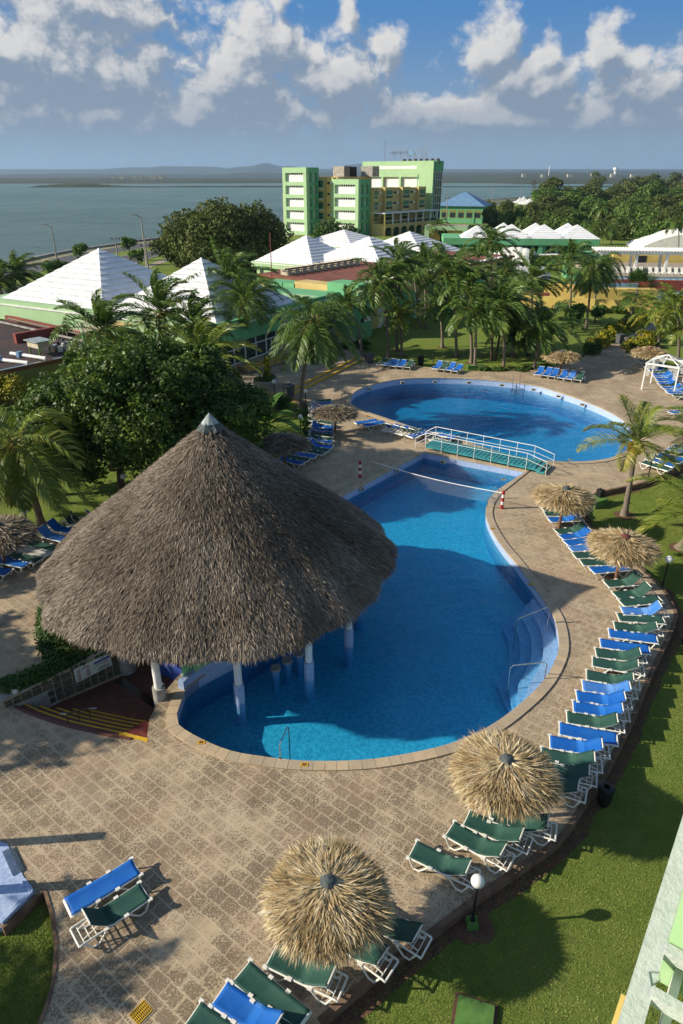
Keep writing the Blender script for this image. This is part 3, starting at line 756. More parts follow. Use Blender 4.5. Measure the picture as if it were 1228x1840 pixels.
# far shore: flat wooded plain 2.2 km off on the left, further off on the right, hills behind
landmass('far_shore', (-2600, 1500, 2250, 4200), 10, m_far, 3, 3.5)
landmass('far_shore', (150, 3600, 3050, 5200), 34, m_far, 7, 6)
landmass('peninsula', (470, 3600, 2050, 2700), 9, m_far, 8, 5)
landmass('far_shore', (-3800, 6500, 4700, 7200), 62, m_hill, 9, 6)
hills = [(-1150, 330, 70), (-700, 260, 62), (-380, 520, 40), (-2700, 900, 20), (-1650, 380, 42), (-900, 700, 28)]
def hf(x):
    v = .52
    for (u, w_, a_) in [(-1080, 120, .24), (-1060, 330, .14), (-700, 90, .14), (-860, 100, .07), (-1330, 130, .10), (-1480, 90, .07), (-1880, 200, .13), (-2200, 240, .16), (-2500, 170, .13), (-2900, 300, .12), (300, 260, .28), (60, 160, .12), (620, 300, .08)]:
        v += a_ * math.exp(-((x - u) / w_) ** 2)
    return v
landmass('hills', (-6500, 9000, 8800, 11500), 205, m_hill, 12, 2, hf, nx=420)
# long low spit with a rocky head
spit = MB(); sp = [(x, y) for x, y in [(-760, 1480), (-600, 1500), (-420, 1530), (-200, 1560), (60, 1600), (400, 1640)]]
landmass('spit', (-610, -330, 1440, 1475), 6.5, m_far, 21, 1.0, lambda x: max(.2, math.exp(-((x + 510) / 85) ** 2)), nx=80, ny=8)
landmass('spit', (-400, 900, 1462, 1472), 3.2, m_far, 22, .4, nx=120, ny=5)
# ================================================================== thatched bar
HUT = Vector((-5.25, 26.0)); HR, HE, HA = 7.50, 2.66, 8.80
hut = tag(empty('thatched_bar', (HUT.x, HUT.y, 0)), 'huge round thatched bar roof with a tin cap rising beside the pool', 'poolside bar')
def cone_profile(t):                         # t 0 apex .. 1 eave: radius, height (slightly bell shaped, sagging eave)
    r = HR * t; z = HA - (HA - HE) * (t ** .99) - .04 * math.sin(PI * t)
    if t > .95: z -= (t - .95) * 1.0
    return r, z
def wob(a, t): return 1 + (.014 * math.sin(5 * a + 1) + .014 * math.sin(11 * a + 2) + .010 * math.sin(23 * a)) * t
mb = MB(); NA, NTT = 96, 26
vs = []
for j in range(NTT + 1):
    t = .03 + .95 * j / NTT; r, z = cone_profile(t)
    for i in range(NA):
        a = 2 * PI * i / NA; q = wob(a, t); vs.append((r * q * math.cos(a), r * q * math.sin(a), z - .06 + .04 * math.sin(9 * a + j)))
low = [(x * .96, y * .96, z - .42) for x, y, z in vs[-NA:]]
inn = [(.1 * math.cos(2 * PI * i / NA), .1 * math.sin(2 * PI * i / NA), HA - .9) for i in range(NA)]
vs += low + inn
fs = [(j * NA + i, j * NA + (i + 1) % NA, (j + 1) * NA + (i + 1) % NA, (j + 1) * NA + i)[::-1] for j in range(NTT + 2) for i in range(NA)]
mb.add(vs, fs); mb.build('roof', m_thatch_in, hut, smooth=True)
def thatch_strands(n, prof, seed, wid, leng, tmax=1.0, lift=.10, wobf=wob, rag=.3, spread=.28, pw=.5, bot=.35):
    rs = np.random.RandomState(seed)
    t = .04 + (tmax - .04) * rs.rand(n) ** pw
    k = rs.rand(n) < .07; t[k] = tmax - rs.rand(k.sum()) * .05
    a = rs.rand(n) * 2 * PI
    V = np.zeros((n, 5, 3)); L = leng * (.6 + .8 * rs.rand(n)); W = wid * (.5 + rs.rand(n))
    for i in range(n):
        r0, z0 = prof(t[i]); r1, z1 = prof(min(t[i] + .02, 1.02)); d = math.hypot(r1 - r0, z1 - z0); sr, sz_ = (r1 - r0) / d, (z1 - z0) / d
        q = wobf(a[i], t[i]); ca, sa = math.cos(a[i]), math.sin(a[i])
        side = rs.normal(0, spread); up = abs(rs.normal(0, lift)) + .02
        T = np.array([sr * ca - side * sa, sr * sa + side * ca, sz_]); T /= np.linalg.norm(T)
        S_ = np.array([-sa, ca, 0]) * math.cos(rs.normal(0, .5)); N = np.array([-sz_ * ca, -sz_ * sa, sr])
        S_ = S_ + N * rs.normal(0, .35); S_ /= np.linalg.norm(S_)
        p0 = np.array([r0 * q * ca, r0 * q * sa, z0 + .0]) + N * (.01 + rs.rand() * .05)
        p1 = p0 + T * L[i] * .55 + N * up * .5
        over = max(0., t[i] - .90) * 3.0
        p2 = p0 + T * L[i] + N * (up * 1.0 - bot * over * .5) - np.array([0, 0, over * bot])
        V[i, 0] = p0 - S_ * W[i] * .5; V[i, 1] = p0 + S_ * W[i] * .5; V[i, 2] = p1 + S_ * W[i] * .45; V[i, 3] = p1 - S_ * W[i] * .45; V[i, 4] = p2
    b = np.arange(n)[:, None] * 5
    Q = b + np.array([[0, 1, 2, 3]]); Tt = b + np.array([[3, 2, 4, 4]])
    F3 = np.concatenate([b + np.array([[0, 1, 2]]), b + np.array([[0, 2, 3]]), b + np.array([[3, 2, 4]])])
    rn = rs.rand(n) ** 1.25
    return V.reshape(-1, 3), F3, np.concatenate([rn, rn, rn])
V, F3, rn = thatch_strands(140000, cone_profile, 1, .022, .25, lift=.045, tmax=.985, bot=.15)
link_mesh('thatch', np_mesh('thatch', V, F3, m_thatch, rn), hut)
# the tin cap and its rubber skirt
mb = MB(); n = 20
vs = [(0, 0, HA + .30)] + [(.34 * math.cos(2 * PI * i / n) * (1 + .05 * (i % 2)), .34 * math.sin(2 * PI * i / n) * (1 + .05 * (i % 2)), HA - .12) for i in range(n)]
mb.add(vs, [(0, 1 + i, 1 + (i + 1) % n) for i in range(n)]); mb.build('roof_cap', m_tincap, hut)
mb = MB(); vs = []
for j, (r, z) in enumerate([(.24, HA - .02), (.42, HA - .22), (.54, HA - .40)]):
    for i in range(n): q = 1 + (.10 * math.sin(i * 2.3) if j == 2 else 0); vs.append((r * q * math.cos(2 * PI * i / n), r * q * math.sin(2 * PI * i / n), z + (.06 * math.sin(i * 1.9) if j else 0)))
mb.add(vs, [(j * n + i, j * n + (i + 1) % n, (j + 1) * n + (i + 1) % n, (j + 1) * n + i)[::-1] for j in range(2) for i in range(n)]); mb.build('roof_cap_skirt', m_thcap, hut)
# columns
for i, adeg in enumerate([-104, -76.7, -49, -23.4, 3, 30, 57, 84, 111, 138, 165, 192, 219]):
    a = R(adeg); r = 6.05 if adeg != -104 else 6.35; cx, cy = r * math.cos(a), r * math.sin(a)
    inpool = adeg in (-76.7, -49, -23.4, 3); z0 = -1.5 if inpool else (FZ if adeg == -104 else -.1)
    mb = MB(); mb.cyl((cx, cy), .145, .35, 3.0 if adeg == -104 else 3.35, 20); c_ = mb.build('column', m_white, hut, smooth=False)
    mb = MB(); mb.cyl((cx, cy), .20 if inpool else .235, z0, .45 if inpool else .52, 20); mb.build('column_base', m_walltile if inpool else m_concrete, c_)
# rafters just under the thatch
mb = MB()
for i in range(20):
    a = 2 * PI * i / 20; r0, z0 = cone_profile(.1); r1, z1 = cone_profile(.93)
    mb.tube([(r0 * math.cos(a), r0 * math.sin(a), z0 - .5), (r1 * math.cos(a) * .97, r1 * math.sin(a) * .97, z1 - .42)], .06, 6)
mb.build('rafters', m_pole, hut)
mb = MB(); pts = [(6.05 * math.cos(2 * PI * i / 40), 6.05 * math.sin(2 * PI * i / 40), 2.95) for i in range(41)]; mb.tube(pts, .1, 8, False); mb.build('ring_beam', m_pole, hut)
# bar wall with mosaic on the pool side, counter, coloured panels
bl = smooth_loop(bar_ctrl[1:], .3, False); loc = [(x - HUT.x, y - HUT.y) for x, y in bl]
inn_ = offset(loc, .25, False)      # right of the direction (away from the pool)
mb = MB(); mb.prism(loc + inn_[::-1], -1.3, .42); bw = mb.build('bar_wall', m_walltile, hut)
c1 = offset(loc, -.12, False); c2 = offset(loc, .50, False)
k0 = int(len(loc) * .08); k1 = int(len(loc) * .80)
mb = MB(); mb.prism(c1[k0:k1] + c2[k0:k1][::-1], .42, .50); mb.build('bar_counter', m_lgreen, hut)
mb = MB(); mb.prism([(-.62, -4.9), (-.30, -5.2), (.35, -4.2), (.0, -4.0)], .42, 2.9); mb.build('green_pier', m_lgreen, hut)
mb = MB(); mb.prism([(-2.5, -3.6), (-.6, -4.85), (-.5, -4.7), (-2.4, -3.45)], FZ, 2.6); mb.build('blue_panel', plain('deep_blue_paint', (.03, .06, .26), .5, (.05, .09, .3), 2), hut)
mb = MB(); mb.prism([(-.95, -4.95), (-.6, -5.2), (-.45, -5.0), (-.8, -4.75)], FZ, 2.6); mb.build('green_pier', m_sgreen, hut)
mb = MB(); mb.cyl((-1.2, .8), 2.2, FZ, 2.4, 24); mb.build('bar_core', m_concrete, hut)
mb = MB(); mb.cyl((-3.6, 1.5), 2.3, -.1, 2.6, 20); mb.build('store_room', m_concrete, hut)
mb = MB(); mb.cyl((0, 0), .22, FZ, HA - .6, 12); mb.build('centre_post', m_pole, hut)
# stools standing in the water
for i, (a, b_) in enumerate([(495, 1191), (516, 1177), (537, 1165)]):
    x, y = G(a, b_, -.08)
    r = empty('pool_stool', (x, y, -1.54)); tag(r, ['mosaic pool stool nearest the thatched bar columns, closest to the rim', 'middle mosaic stool of the three standing in the water', 'farthest mosaic stool in the water, half under the thatch'][i], 'stool', 'swim-up bar stools')
    mb = MB(); mb.cyl((0, 0), .13, 0, 1.13, 14, .17); mb.build('stem', m_walltile, r); mb = MB(); mb.cyl((0, 0), .215, 1.13, 1.24, 18); mb.build('seat', m_concrete, r)
# low stone wall with the rules sign
wA, wB = Vector((-12.45, 19.25)), Vector((-8.95, 22.05)); wd = (wB - wA); wl = wd.length; wa = math.atan2(wd.y, wd.x)
wall = tag(empty('stone_wall', (wA.x, wA.y, 0), wa), 'low wall of dark stone blocks with pale mortar beside the curved red steps', 'wall')
mb = MB(); L0 = wl + .2
for i in range(1):
    mb.add([(0, -.02, -.8), (L0, -.02, -.8), (L0, .36, -.8), (0, .36, -.8), (0, -.02, .30), (L0, -.02, .78), (L0, .36, .78), (0, .36, .30)], [(0, 1, 5, 4), (1, 2, 6, 5), (2, 3, 7, 6), (3, 0, 4, 7), (4, 5, 6, 7)])
mb.build('wall_core', m_wallmortar, wall)
mb = MB(); rr = random.Random(4); x = .12
while x < L0 - .3:
    w_ = rr.uniform(.26, .42); top = .30 + .48 * x / L0; z = -.66
    while z < top - .12:
        h = min(rr.uniform(.24, .34), top - .04 - z); mb.box((x + w_ / 2, -.03, z + h / 2), (w_ - .05, .05, h - .045), 0, rr.random()); z += h
    x += w_
mb.build('stone_blocks', m_wallstone, wall)
mb = MB(); n = 12
mb.add([(0, -.05, .30), (L0, -.05, .78), (L0, .40, .78), (0, .40, .30), (0, -.05, .36), (L0, -.05, .84), (L0, .40, .84), (0, .40, .36)], [(0, 1, 5, 4), (4, 5, 6, 7), (1, 2, 6, 5), (3, 0, 4, 7), (2, 3, 7, 6)]); mb.build('wall_cap', m_concrete, wall)
mb = MB(); mb.cyl((L0 + .1, .25), .42, -.8, .80, 20); mb.build('rounded_end', m_concrete, wall)
# sign
sg = tag(empty('rules_sign', tuple(wA + wd * .60) + (.0,), wa), 'white board of pool rules and hours with red ringed symbols on the stone wall', 'sign')
mb = MB(); sl_ = .48 / L0
def sgp(x, z, y=-.075): return (x, y, z + sl_ * x)
mb.add([sgp(0, -.18), sgp(1.45, -.18), sgp(1.45, .46), sgp(0, .46), sgp(0, -.18, -.05), sgp(1.45, -.18, -.05), sgp(1.45, .46, -.05), sgp(0, .46, -.05)], [(0, 1, 2, 3), (4, 7, 6, 5), (0, 3, 7, 4), (1, 5, 6, 2), (2, 6, 7, 3), (0, 4, 5, 1)])
mb.build('board', plain('sign_board', (.66, .66, .58), .6), sg)
mb = MB(); mb.add([sgp(.78, .24, -.079), sgp(1.43, .24, -.079), sgp(1.43, .33, -.079), sgp(.78, .33, -.079)], [(0, 1, 2, 3)]); mb.build('blue_band', plain('sign_blue', (.02, .06, .30), .6), sg)
m_signred = plain('sign_red', (.35, .03, .03), .6); m_ink = plain('sign_ink', (.06, .06, .07), .6)
mk = MB()
for (cx, cz) in [(.16, .28), (.16, .10), (.16, -.07), (.52, .30), (.52, .12), (.52, -.05)]:
    nn_ = 18; vs = []; mr = MB()
    for k in range(nn_):
        t = 2 * PI * k / nn_
        for r in (.062, .080): vs.append(sgp(cx + r * math.cos(t), cz + r * math.sin(t), -.079))
    mr.add(vs, [(2 * k, 2 * k + 1, (2 * k + 3) % (2 * nn_), (2 * k + 2) % (2 * nn_)) for k in range(nn_)])
    mr.add([sgp(cx - .05, cz + .04, -.080), sgp(cx - .04, cz + .05, -.080), sgp(cx + .05, cz - .04, -.080), sgp(cx + .04, cz - .05, -.080)], [(0, 1, 2, 3)])
    mr.build('red_ring_symbol', m_signred, sg)
    mk.add([sgp(cx - .03, cz - .03, -.078), sgp(cx + .03, cz - .03, -.078), sgp(cx + .03, cz + .02, -.078), sgp(cx - .02, cz + .03, -.078)], [(0, 1, 2, 3)])
for (x0, x1, z) in [(.30, .44, .34), (.32, .42, .30), (.80, 1.08, .18), (.80, .98, .10), (.95, 1.36, -.02), (.90, 1.40, -.07), (.85, 1.36, -.12), (1.05, 1.40, .40)]:
    mk.add([sgp(x0, z, -.079), sgp(x1, z, -.079), sgp(x1, z + .022, -.079), sgp(x0, z + .022, -.079)], [(0, 1, 2, 3)])
mr = MB(); mr.add([sgp(1.14, .17, -.079), sgp(1.36, .17, -.079), sgp(1.36, .20, -.079), sgp(1.14, .20, -.079)], [(0, 1, 2, 3)]); mr.add([sgp(1.10, .10, -.079), sgp(1.34, .10, -.079), sgp(1.34, .13, -.079), sgp(1.10, .13, -.079)], [(0, 1, 2, 3)])
mr.build('red_lettering', m_signred, sg); mk.build('lettering', m_ink, sg)
# white bowl standing at the low end of the wall
x, y = G(29, 1240, .4); bw_ = empty('white_bowl', (wA.x + wd.x * .12, wA.y + wd.y * .12 + .1, .40)); tag(bw_, 'small white planter bowl standing at the low end of the stone wall', 'bowl')
mb = MB(); mb.cyl((0, 0), .12, 0, .24, 16, .18); mb.build('bowl', m_white, bw_); mb = MB(); mb.cyl((0, 0), .15, .235, .246, 16); mb.build('soil', m_soil, bw_)
# hand rail down the red steps
hr = tag(empty('step_handrail', (*G(150, 1290, 0), -.3)), 'dull steel handrail on three posts down the curved red steps', 'handrail')
b0 = Vector(G(150, 1290, -.3)); pts = [Vector(G(*p, z)) for p, z in (((123, 1295), -.3), ((143, 1293), -.5), ((163, 1291), -.7))]
loc_ = [(p.x - b0.x, p.y - b0.y) for p in pts]
for i, (x, y) in enumerate(loc_): mb = MB(); mb.tube([(x, y, -.2 - .12 * i), (x, y, .62 - .12 * i)], .02, 8); mb.build('post', m_steel, hr)
mb = MB(); mb.tube([(loc_[0][0] - .2, loc_[0][1], .64), (loc_[0][0], loc_[0][1], .62), (loc_[1][0], loc_[1][1], .50), (loc_[2][0], loc_[2][1], .38), (loc_[2][0] + .3, loc_[2][1], .38)], .022, 8); mb.build('rail', m_steel, hr)
# ================================================================== umbrellas
def make_umbrella(px_, py_, R_, zt, ze, label, n=5200, seed=1, cap=None, straw=None, lean=0.0, base_z=0.0, w=.05, ln=.62, detail=True):
    """px_,py_ : where the foot of the pole is seen"""
    x, y = G(px_, py_, base_z)
    root = tag(empty('thatched_parasol', (x, y, base_z)), label, 'parasol', 'thatched parasols round the pools')
    rs = random.Random(seed); ph = rs.random() * 6; root.rotation_euler = (rs.uniform(-.05, .05), rs.uniform(-.05, .05), 0)
    def prof(t): return R_ * t, zt - (zt - ze) * (t ** 1.10) - (max(0, t - .9) * .4)
    def wb(a, t): return 1 + (.06 * math.sin(3 * a + ph) + .035 * math.sin(7 * a + ph * 2) + .02 * math.sin(17 * a)) * t
    V, F3, rn = thatch_strands(n, prof, seed, w, ln, lift=.11, wobf=wb, spread=.42, pw=.55, bot=.12, tmax=.97)
    link_mesh('thatch', np_mesh('umbrella_thatch', V, F3, straw or m_straw, rn), root)
    mb = MB(); NA, NTT = 32, 8; vs = []
    for j in range(NTT + 1):
        t = .02 + .93 * j / NTT; r, z = prof(t)
        for i in range(NA): a = 2 * PI * i / NA; q = wb(a, t); vs.append((r * q * math.cos(a), r * q * math.sin(a), z - .03))
    vs += [(x_ * .94, y_ * .94, z_ - .12) for x_, y_, z_ in vs[-NA:]] + [(.05 * math.cos(2 * PI * i / NA), .05 * math.sin(2 * PI * i / NA), zt - .3) for i in range(NA)]
    mb.add(vs, [(j * NA + i, j * NA + (i + 1) % NA, (j + 1) * NA + (i + 1) % NA, (j + 1) * NA + i)[::-1] for j in range(NTT + 2) for i in range(NA)])
    mb.build('canopy', m_straw_in, root, smooth=True)
    mb = MB(); mb.tube([(0, 0, -.2), (.02, .01, 1.2), (0, 0, zt - .1)], [.085, .075, .07], 10); mb.build('pole', m_pole, root)
    mb = MB()
    for i in range(8):
        a = 2 * PI * i / 8; r1, z1 = prof(.85); mb.tube([(.06 * math.cos(a), .06 * math.sin(a), zt - .35), (r1 * math.cos(a), r1 * math.sin(a), z1 - .14)], .03, 5)
    mb.build('ribs', m_pole, root)
    mb = MB(); k = 12; ct = zt + .09; cr = R_ * .18
    vs = [(0, 0, ct + .05)] + [(cr * .55 * math.cos(2 * PI * i / k), cr * .55 * math.sin(2 * PI * i / k), ct + .02) for i in range(k)] + [(cr * (1 + .12 * rs.uniform(-1, 1)) * math.cos(2 * PI * i / k), cr * (1 + .12 * rs.uniform(-1, 1)) * math.sin(2 * PI * i / k), ct - .07) for i in range(k)]
    mb.add(vs, [(0, 1 + i, 1 + (i + 1) % k) for i in range(k)] + [(1 + i, 1 + k + i, 1 + k + (i + 1) % k, 1 + (i + 1) % k) for i in range(k)]); mb.build('top_cap', cap or m_thcap, root)
    return root
make_umbrella(584, 1700, 1.16, 2.5, 2.05, 'nearest thatched parasol, pale straw with a grey cap, by the bottom edge loungers', 10500, 11, ln=.48, w=.034)
make_umbrella(892, 1472, 1.17, 2.5, 2.05, 'pale straw parasol between the curved lounger row and the lawn globe lamp', 10000, 12, ln=.48, w=.034)
make_umbrella(1106, 1040, 1.26, 2.35, 1.85, 'parasol with a dark red cap, beside the palm frond at the right', 6500, 13, m_redcap, ln=.5, w=.045)
make_umbrella(1004, 950, 1.28, 2.45, 1.95, 'straw parasol with a brown pole next to the black bin and green box', 6500, 14, ln=.5, w=.045)
make_umbrella(602, 784, 1.35, 2.3, 1.80, 'parasol over the left lounger column, beside the round pool rim', 4200, 15, ln=.5, w=.06, straw=m_oldstraw)
make_umbrella(512, 842, 1.35, 2.3, 1.80, 'greyish parasol in the shade just behind the big thatched bar', 4200, 16, ln=.5, w=.06, straw=m_oldstraw)
make_umbrella(10, 1020, 1.44, 2.45, 1.95, 'old grey parasol cut by the left border above blue loungers', 5200, 17, ln=.5, w=.05, straw=m_oldstraw)
make_umbrella(1005, 674, 1.51, 2.3, 1.80, 'parasol behind six loungers at the far right rim of the round pool', 3600, 18, ln=.5, w=.075)
make_umbrella(1161, 667, 1.51, 2.3, 1.80, 'parasol by the garden path behind the white pergola', 3600, 19, m_redcap, ln=.5, w=.075)

# ================================================================== loungers
LOUNGE = {}
SL = {'blue': m_blue, 'green': m_green, 'faded': m_faded, 'pale': m_pale}
def lounger_proto(colr, pose):
    key = (colr, pose)
    if key in LOUNGE: return LOUNGE[key]
    r = empty('sun_lounger', (0, 0, 0)); W, L, Hh = .60, 1.92, .34; hinge = 1.20 if pose == 'flat' else 1.04
    mb = MB()
    for s in (-1, 1):
        mb.tube([(0.02, s * W / 2, Hh - .03), (.10, s * W / 2, Hh), (1.0, s * W / 2, Hh - .01), (L - .06, s * W / 2, Hh), (L, s * W / 2, Hh - .02)], .026, 7)
    for x in (.02, L): mb.tube([(x, -W / 2, Hh - .025), (x, W / 2, Hh - .025)], .026, 7)
    for x in (.62, 1.20): mb.tube([(x, -W / 2, Hh - .05), (x, W / 2, Hh - .05)], .018, 6)
    mb.build('frame', m_plastic, r)
    for x0, sg_ in ((.10, 1), (1.72, -1)):
        for s in (-1, 1):
            m2 = MB(); y = s * W / 2
            m2.tube([(x0 - .06 * sg_, y, Hh - .02), (x0 + .03 * sg_, y * 1.03, .14), (x0 + .09 * sg_, y * 1.05, .028), (x0 + .26 * sg_, y * 1.05, .022), (x0 + .36 * sg_, y * 1.03, .12), (x0 + .52 * sg_, y, Hh - .02)], [.028, .026, .026, .026, .024, .026], 7)
            m2.build('leg', m_plastic, r)
    for x in (.0, .66, 1.20):
        for s in (-1, 1): m3 = MB(); m3.box((x + .02, s * (W / 2 + .02), Hh + .012), (.12, .085, .05)); m3.build('bracket', m_plastic, r)
    ang = {'flat': 0.04, 'low': .58, 'high': .86}[pose]
    def sling(pts, name, mat):
        m = MB(); n = 7; vs = []
        for (x, z) in pts:
            for k in range(n):
                u = k / (n - 1) * 2 - 1; vs.append((x, u * (W / 2 - .004), z - .030 * (1 - u * u) + (.012 if abs(u) > .95 else 0)))
        off = len(vs); vs += [(a, b_, c_ - .014) for a, b_, c_ in vs]; M_ = len(pts)
        f = [(j * n + k, j * n + k + 1, (j + 1) * n + k + 1, (j + 1) * n + k) for j in range(M_ - 1) for k in range(n - 1)]
        f2 = [tuple(off + q for q in g_)[::-1] for g_ in f]
        rim = [j * n for j in range(M_)] + [(M_ - 1) * n + k for k in range(1, n)] + [j * n + n - 1 for j in range(M_ - 2, -1, -1)] + [k for k in range(n - 2, 0, -1)]
        f3 = [(rim[i], rim[(i + 1) % len(rim)], off + rim[(i + 1) % len(rim)], off + rim[i]) for i in range(len(rim))]
        m.add(vs, f + f2 + f3); return m.build(name, mat, r, smooth=True)
    bl_ = L - hinge - .02 if pose == 'flat' else .70; bp = [(hinge, Hh + .028)]
    for k in range(7):
        aa = ang * min(1, (k + 1) / 3.0); bp.append((bp[-1][0] + bl_ / 7 * math.cos(aa), bp[-1][1] + bl_ / 7 * math.sin(aa)))
    sling([(.03, Hh + .034), (.12, Hh + .026), (.35, Hh + .020), (.55, Hh + .018), (.85, Hh + .018), (1.05, Hh + .020)] + bp, 'sling', SL[colr])
    m4 = MB()
    for s in (-1, 1): m4.tube([(hinge, s * (W / 2 - .03), Hh + .01)] + [(x, s * (W / 2 - .03), z - .03) for x, z in bp[1:]], .02, 6)
    m4.tube([(bp[-1][0], -W / 2 + .03, bp[-1][1] - .03), (bp[-1][0], W / 2 - .03, bp[-1][1] - .03)], .022, 6)
    m4.build('back_frame', m_plastic, r)
    if pose != 'flat':
        m5 = MB(); q = bp[3]
        for s in (-1, 1): m5.tube([(q[0], s * .17, q[1] - .03), (L - .14, s * .17, Hh - .02)], .016, 6)
        for x in (L - .14, L - .30, L - .46): m5.tube([(x, -W / 2, Hh - .03), (x, W / 2, Hh - .03)], .014, 6)
        m5.build('back_support', m_plastic, r)
    LOUNGE[key] = [r, treeof(r), False]
    return LOUNGE[key]
POSEW = {'flat': 'lying flat', 'low': 'backrest slightly raised', 'high': 'backrest raised high'}
COLW = {'blue': 'bright blue', 'green': 'dark green', 'faded': 'faded blue', 'pale': 'cream'}
def put_lounger(x, y, rz, colr, pose, label, group, z=0.0):
    p = lounger_proto(colr, pose)
    if not p[2]: o = p[0]; o.location = (x, y, z); o.rotation_euler = (0, 0, rz); p[2] = True
    else: o = copy_tree(p[0], p[1], (x, y, z), rz)
    tag(o, label, 'sun lounger', group); return o
ORD = ['first', 'second', 'third', 'fourth', 'fifth', 'sixth', 'seventh', 'eighth', 'ninth', 'tenth', 'eleventh', 'twelfth', 'thirteenth', 'fourteenth', 'fifteenth', 'sixteenth',
       'seventeenth', 'eighteenth', 'nineteenth', 'twentieth', 'twenty-first', 'twenty-second', 'twenty-third', 'twenty-fourth', 'twenty-fifth', 'twenty-sixth', 'twenty-seventh', 'twenty-eighth', 'twenty-ninth', 'thirtieth']
def row(items, where, group, sx=0, sy=0, sc=1.0, rots=None):
    """items: (foot x, foot y, head x, head y, colour, pose) in a survey crop with origin sx,sy and scale sc"""
    for i, (fx, fy, hx, hy, c_, p_) in enumerate(items):
        f = Vector(G(sx + sc * fx, sy + sc * fy, .34)); hz = {'flat': .36, 'low': .55, 'high': .72}[p_]
        h = Vector(G(sx + sc * hx, sy + sc * hy, hz)); a = math.atan2(h.y - f.y, h.x - f.x)
        put_lounger(f.x, f.y, a, c_, p_, '%s lounger, %s %s' % (COLW[c_] + (' raised' if p_ == 'high' else ' flat' if p_ == 'flat' else ''), ORD[i], where), group)
z6 = (860, 840, .2997); z8 = (880, 1040, .2834)
def cv(L, z, tgt=None): return [(z[0] + z[2] * a, z[1] + z[2] * b, z[0] + z[2] * c_, z[1] + z[2] * d, e, f) for a, b, c_, d, e, f in L]
curved = cv([(385, 250, 570, 240, 'green', 'flat'), (397, 278, 580, 262, 'green', 'low'), (425, 316, 625, 285, 'blue', 'low'), (470, 388, 670, 345, 'green', 'low'), (495, 420, 705, 372, 'blue', 'low'),
             (525, 456, 735, 425, 'blue', 'flat'), (550, 490, 765, 470, 'faded', 'flat'), (575, 530, 790, 518, 'green', 'flat'), (618, 572, 840, 565, 'green', 'flat'), (680, 620, 905, 595, 'blue', 'flat'),
             (765, 700, 1000, 640, 'green', 'high'), (820, 768, 1065, 705, 'green', 'high'), (855, 812, 1128, 785, 'green', 'flat')], z6)
curved += cv([(840, 205, 1125, 170, 'faded', 'high'), (815, 245, 1118, 262, 'green', 'flat'), (790, 300, 1085, 310, 'green', 'low'), (755, 345, 1090, 388, 'blue', 'flat'), (700, 408, 1022, 452, 'blue', 'flat'), (672, 470, 985, 480, 'green', 'low'),
              (650, 525, 965, 555, 'green', 'low'), (612, 610, 930, 640, 'green', 'low'), (588, 680, 908, 695, 'faded', 'low'), (550, 745, 885, 760, 'blue', 'low'), (528, 810, 868, 835, 'blue', 'low'), (488, 878, 835, 905, 'green', 'low'),
              (440, 950, 815, 1020, 'blue', 'flat'), (380, 1035, 740, 1065, 'blue', 'low'), (325, 1112, 685, 1150, 'green', 'low'), (285, 1175, 632, 1230, 'green', 'low'), (215, 1245, 560, 1325, 'green', 'low')], z8)
row(curved, 'from the black bin down the curved row', 'loungers in the curved row by the lawn kerb')
z7 = (700, 1300, .43)
row(cv([(500, 395, 745, 355, 'green', 'high'), (420, 375, 655, 420, 'green', 'low'), (320, 395, 555, 475, 'green', 'low'), (250, 440, 465, 535, 'green', 'low'), (95, 525, 325, 610, 'green', 'low')][1:], z7),
    'from the right among those by the globe lamp', 'loungers beside the lawn globe lamp')
z3 = (300, 1500, .3746)
row(cv([(930, 345, 1100, 425, 'green', 'low'), (775, 430, 960, 540, 'green', 'low'), (500, 575, 775, 680, 'green', 'low'), (355, 655, 600, 860, 'green', 'flat'), (250, 760, 500, 905, 'blue', 'low'), (120, 860, 370, 1030, 'green', 'flat')], z3),
    'of the lowest row, counted from the right', 'loungers along the bottom edge of the deck')
z9 = (0, 1480, .2932)
row(cv([(840, 262, 458, 490, 'blue', 'flat')], z9), 'of the lone pair in the lower left', 'pair of loungers alone on the paving')
row(cv([(893, 412, 545, 575, 'green', 'high')], z9), 'of the lone pair, nearest the yellow grate', 'pair of loungers alone on the paving')
zf = (600, 540, .2443)
row(cv([(335, 470, 395, 425, 'green', 'low'), (372, 475, 450, 435, 'faded', 'low'), (430, 482, 490, 428, 'faded', 'low'), (480, 485, 540, 430, 'blue', 'low'), (535, 490, 590, 438, 'green', 'low')], zf), 'of five by the grey bins beyond the round pool', 'five loungers beyond the round pool')
row(cv([(735, 500, 785, 450, 'blue', 'high'), (785, 505, 830, 455, 'green', 'high'), (835, 510, 880, 460, 'blue', 'high'), (885, 518, 940, 475, 'blue', 'low')], zf), 'of four right of the litter bin beyond the pool', 'four loungers beyond the round pool')
zg = (900, 400, .2671)
row(cv([(243, 1022, 290, 965, 'blue', 'high'), (293, 1028, 345, 972, 'blue', 'high'), (342, 1035, 388, 978, 'blue', 'high'), (402, 1045, 450, 990, 'blue', 'high'), (455, 1052, 500, 996, 'faded', 'high'), (515, 1058, 555, 1002, 'green', 'high')], zg), 'of six under the far right parasol', 'six loungers at the far right rim')
zp = (1060, 620, .1368)
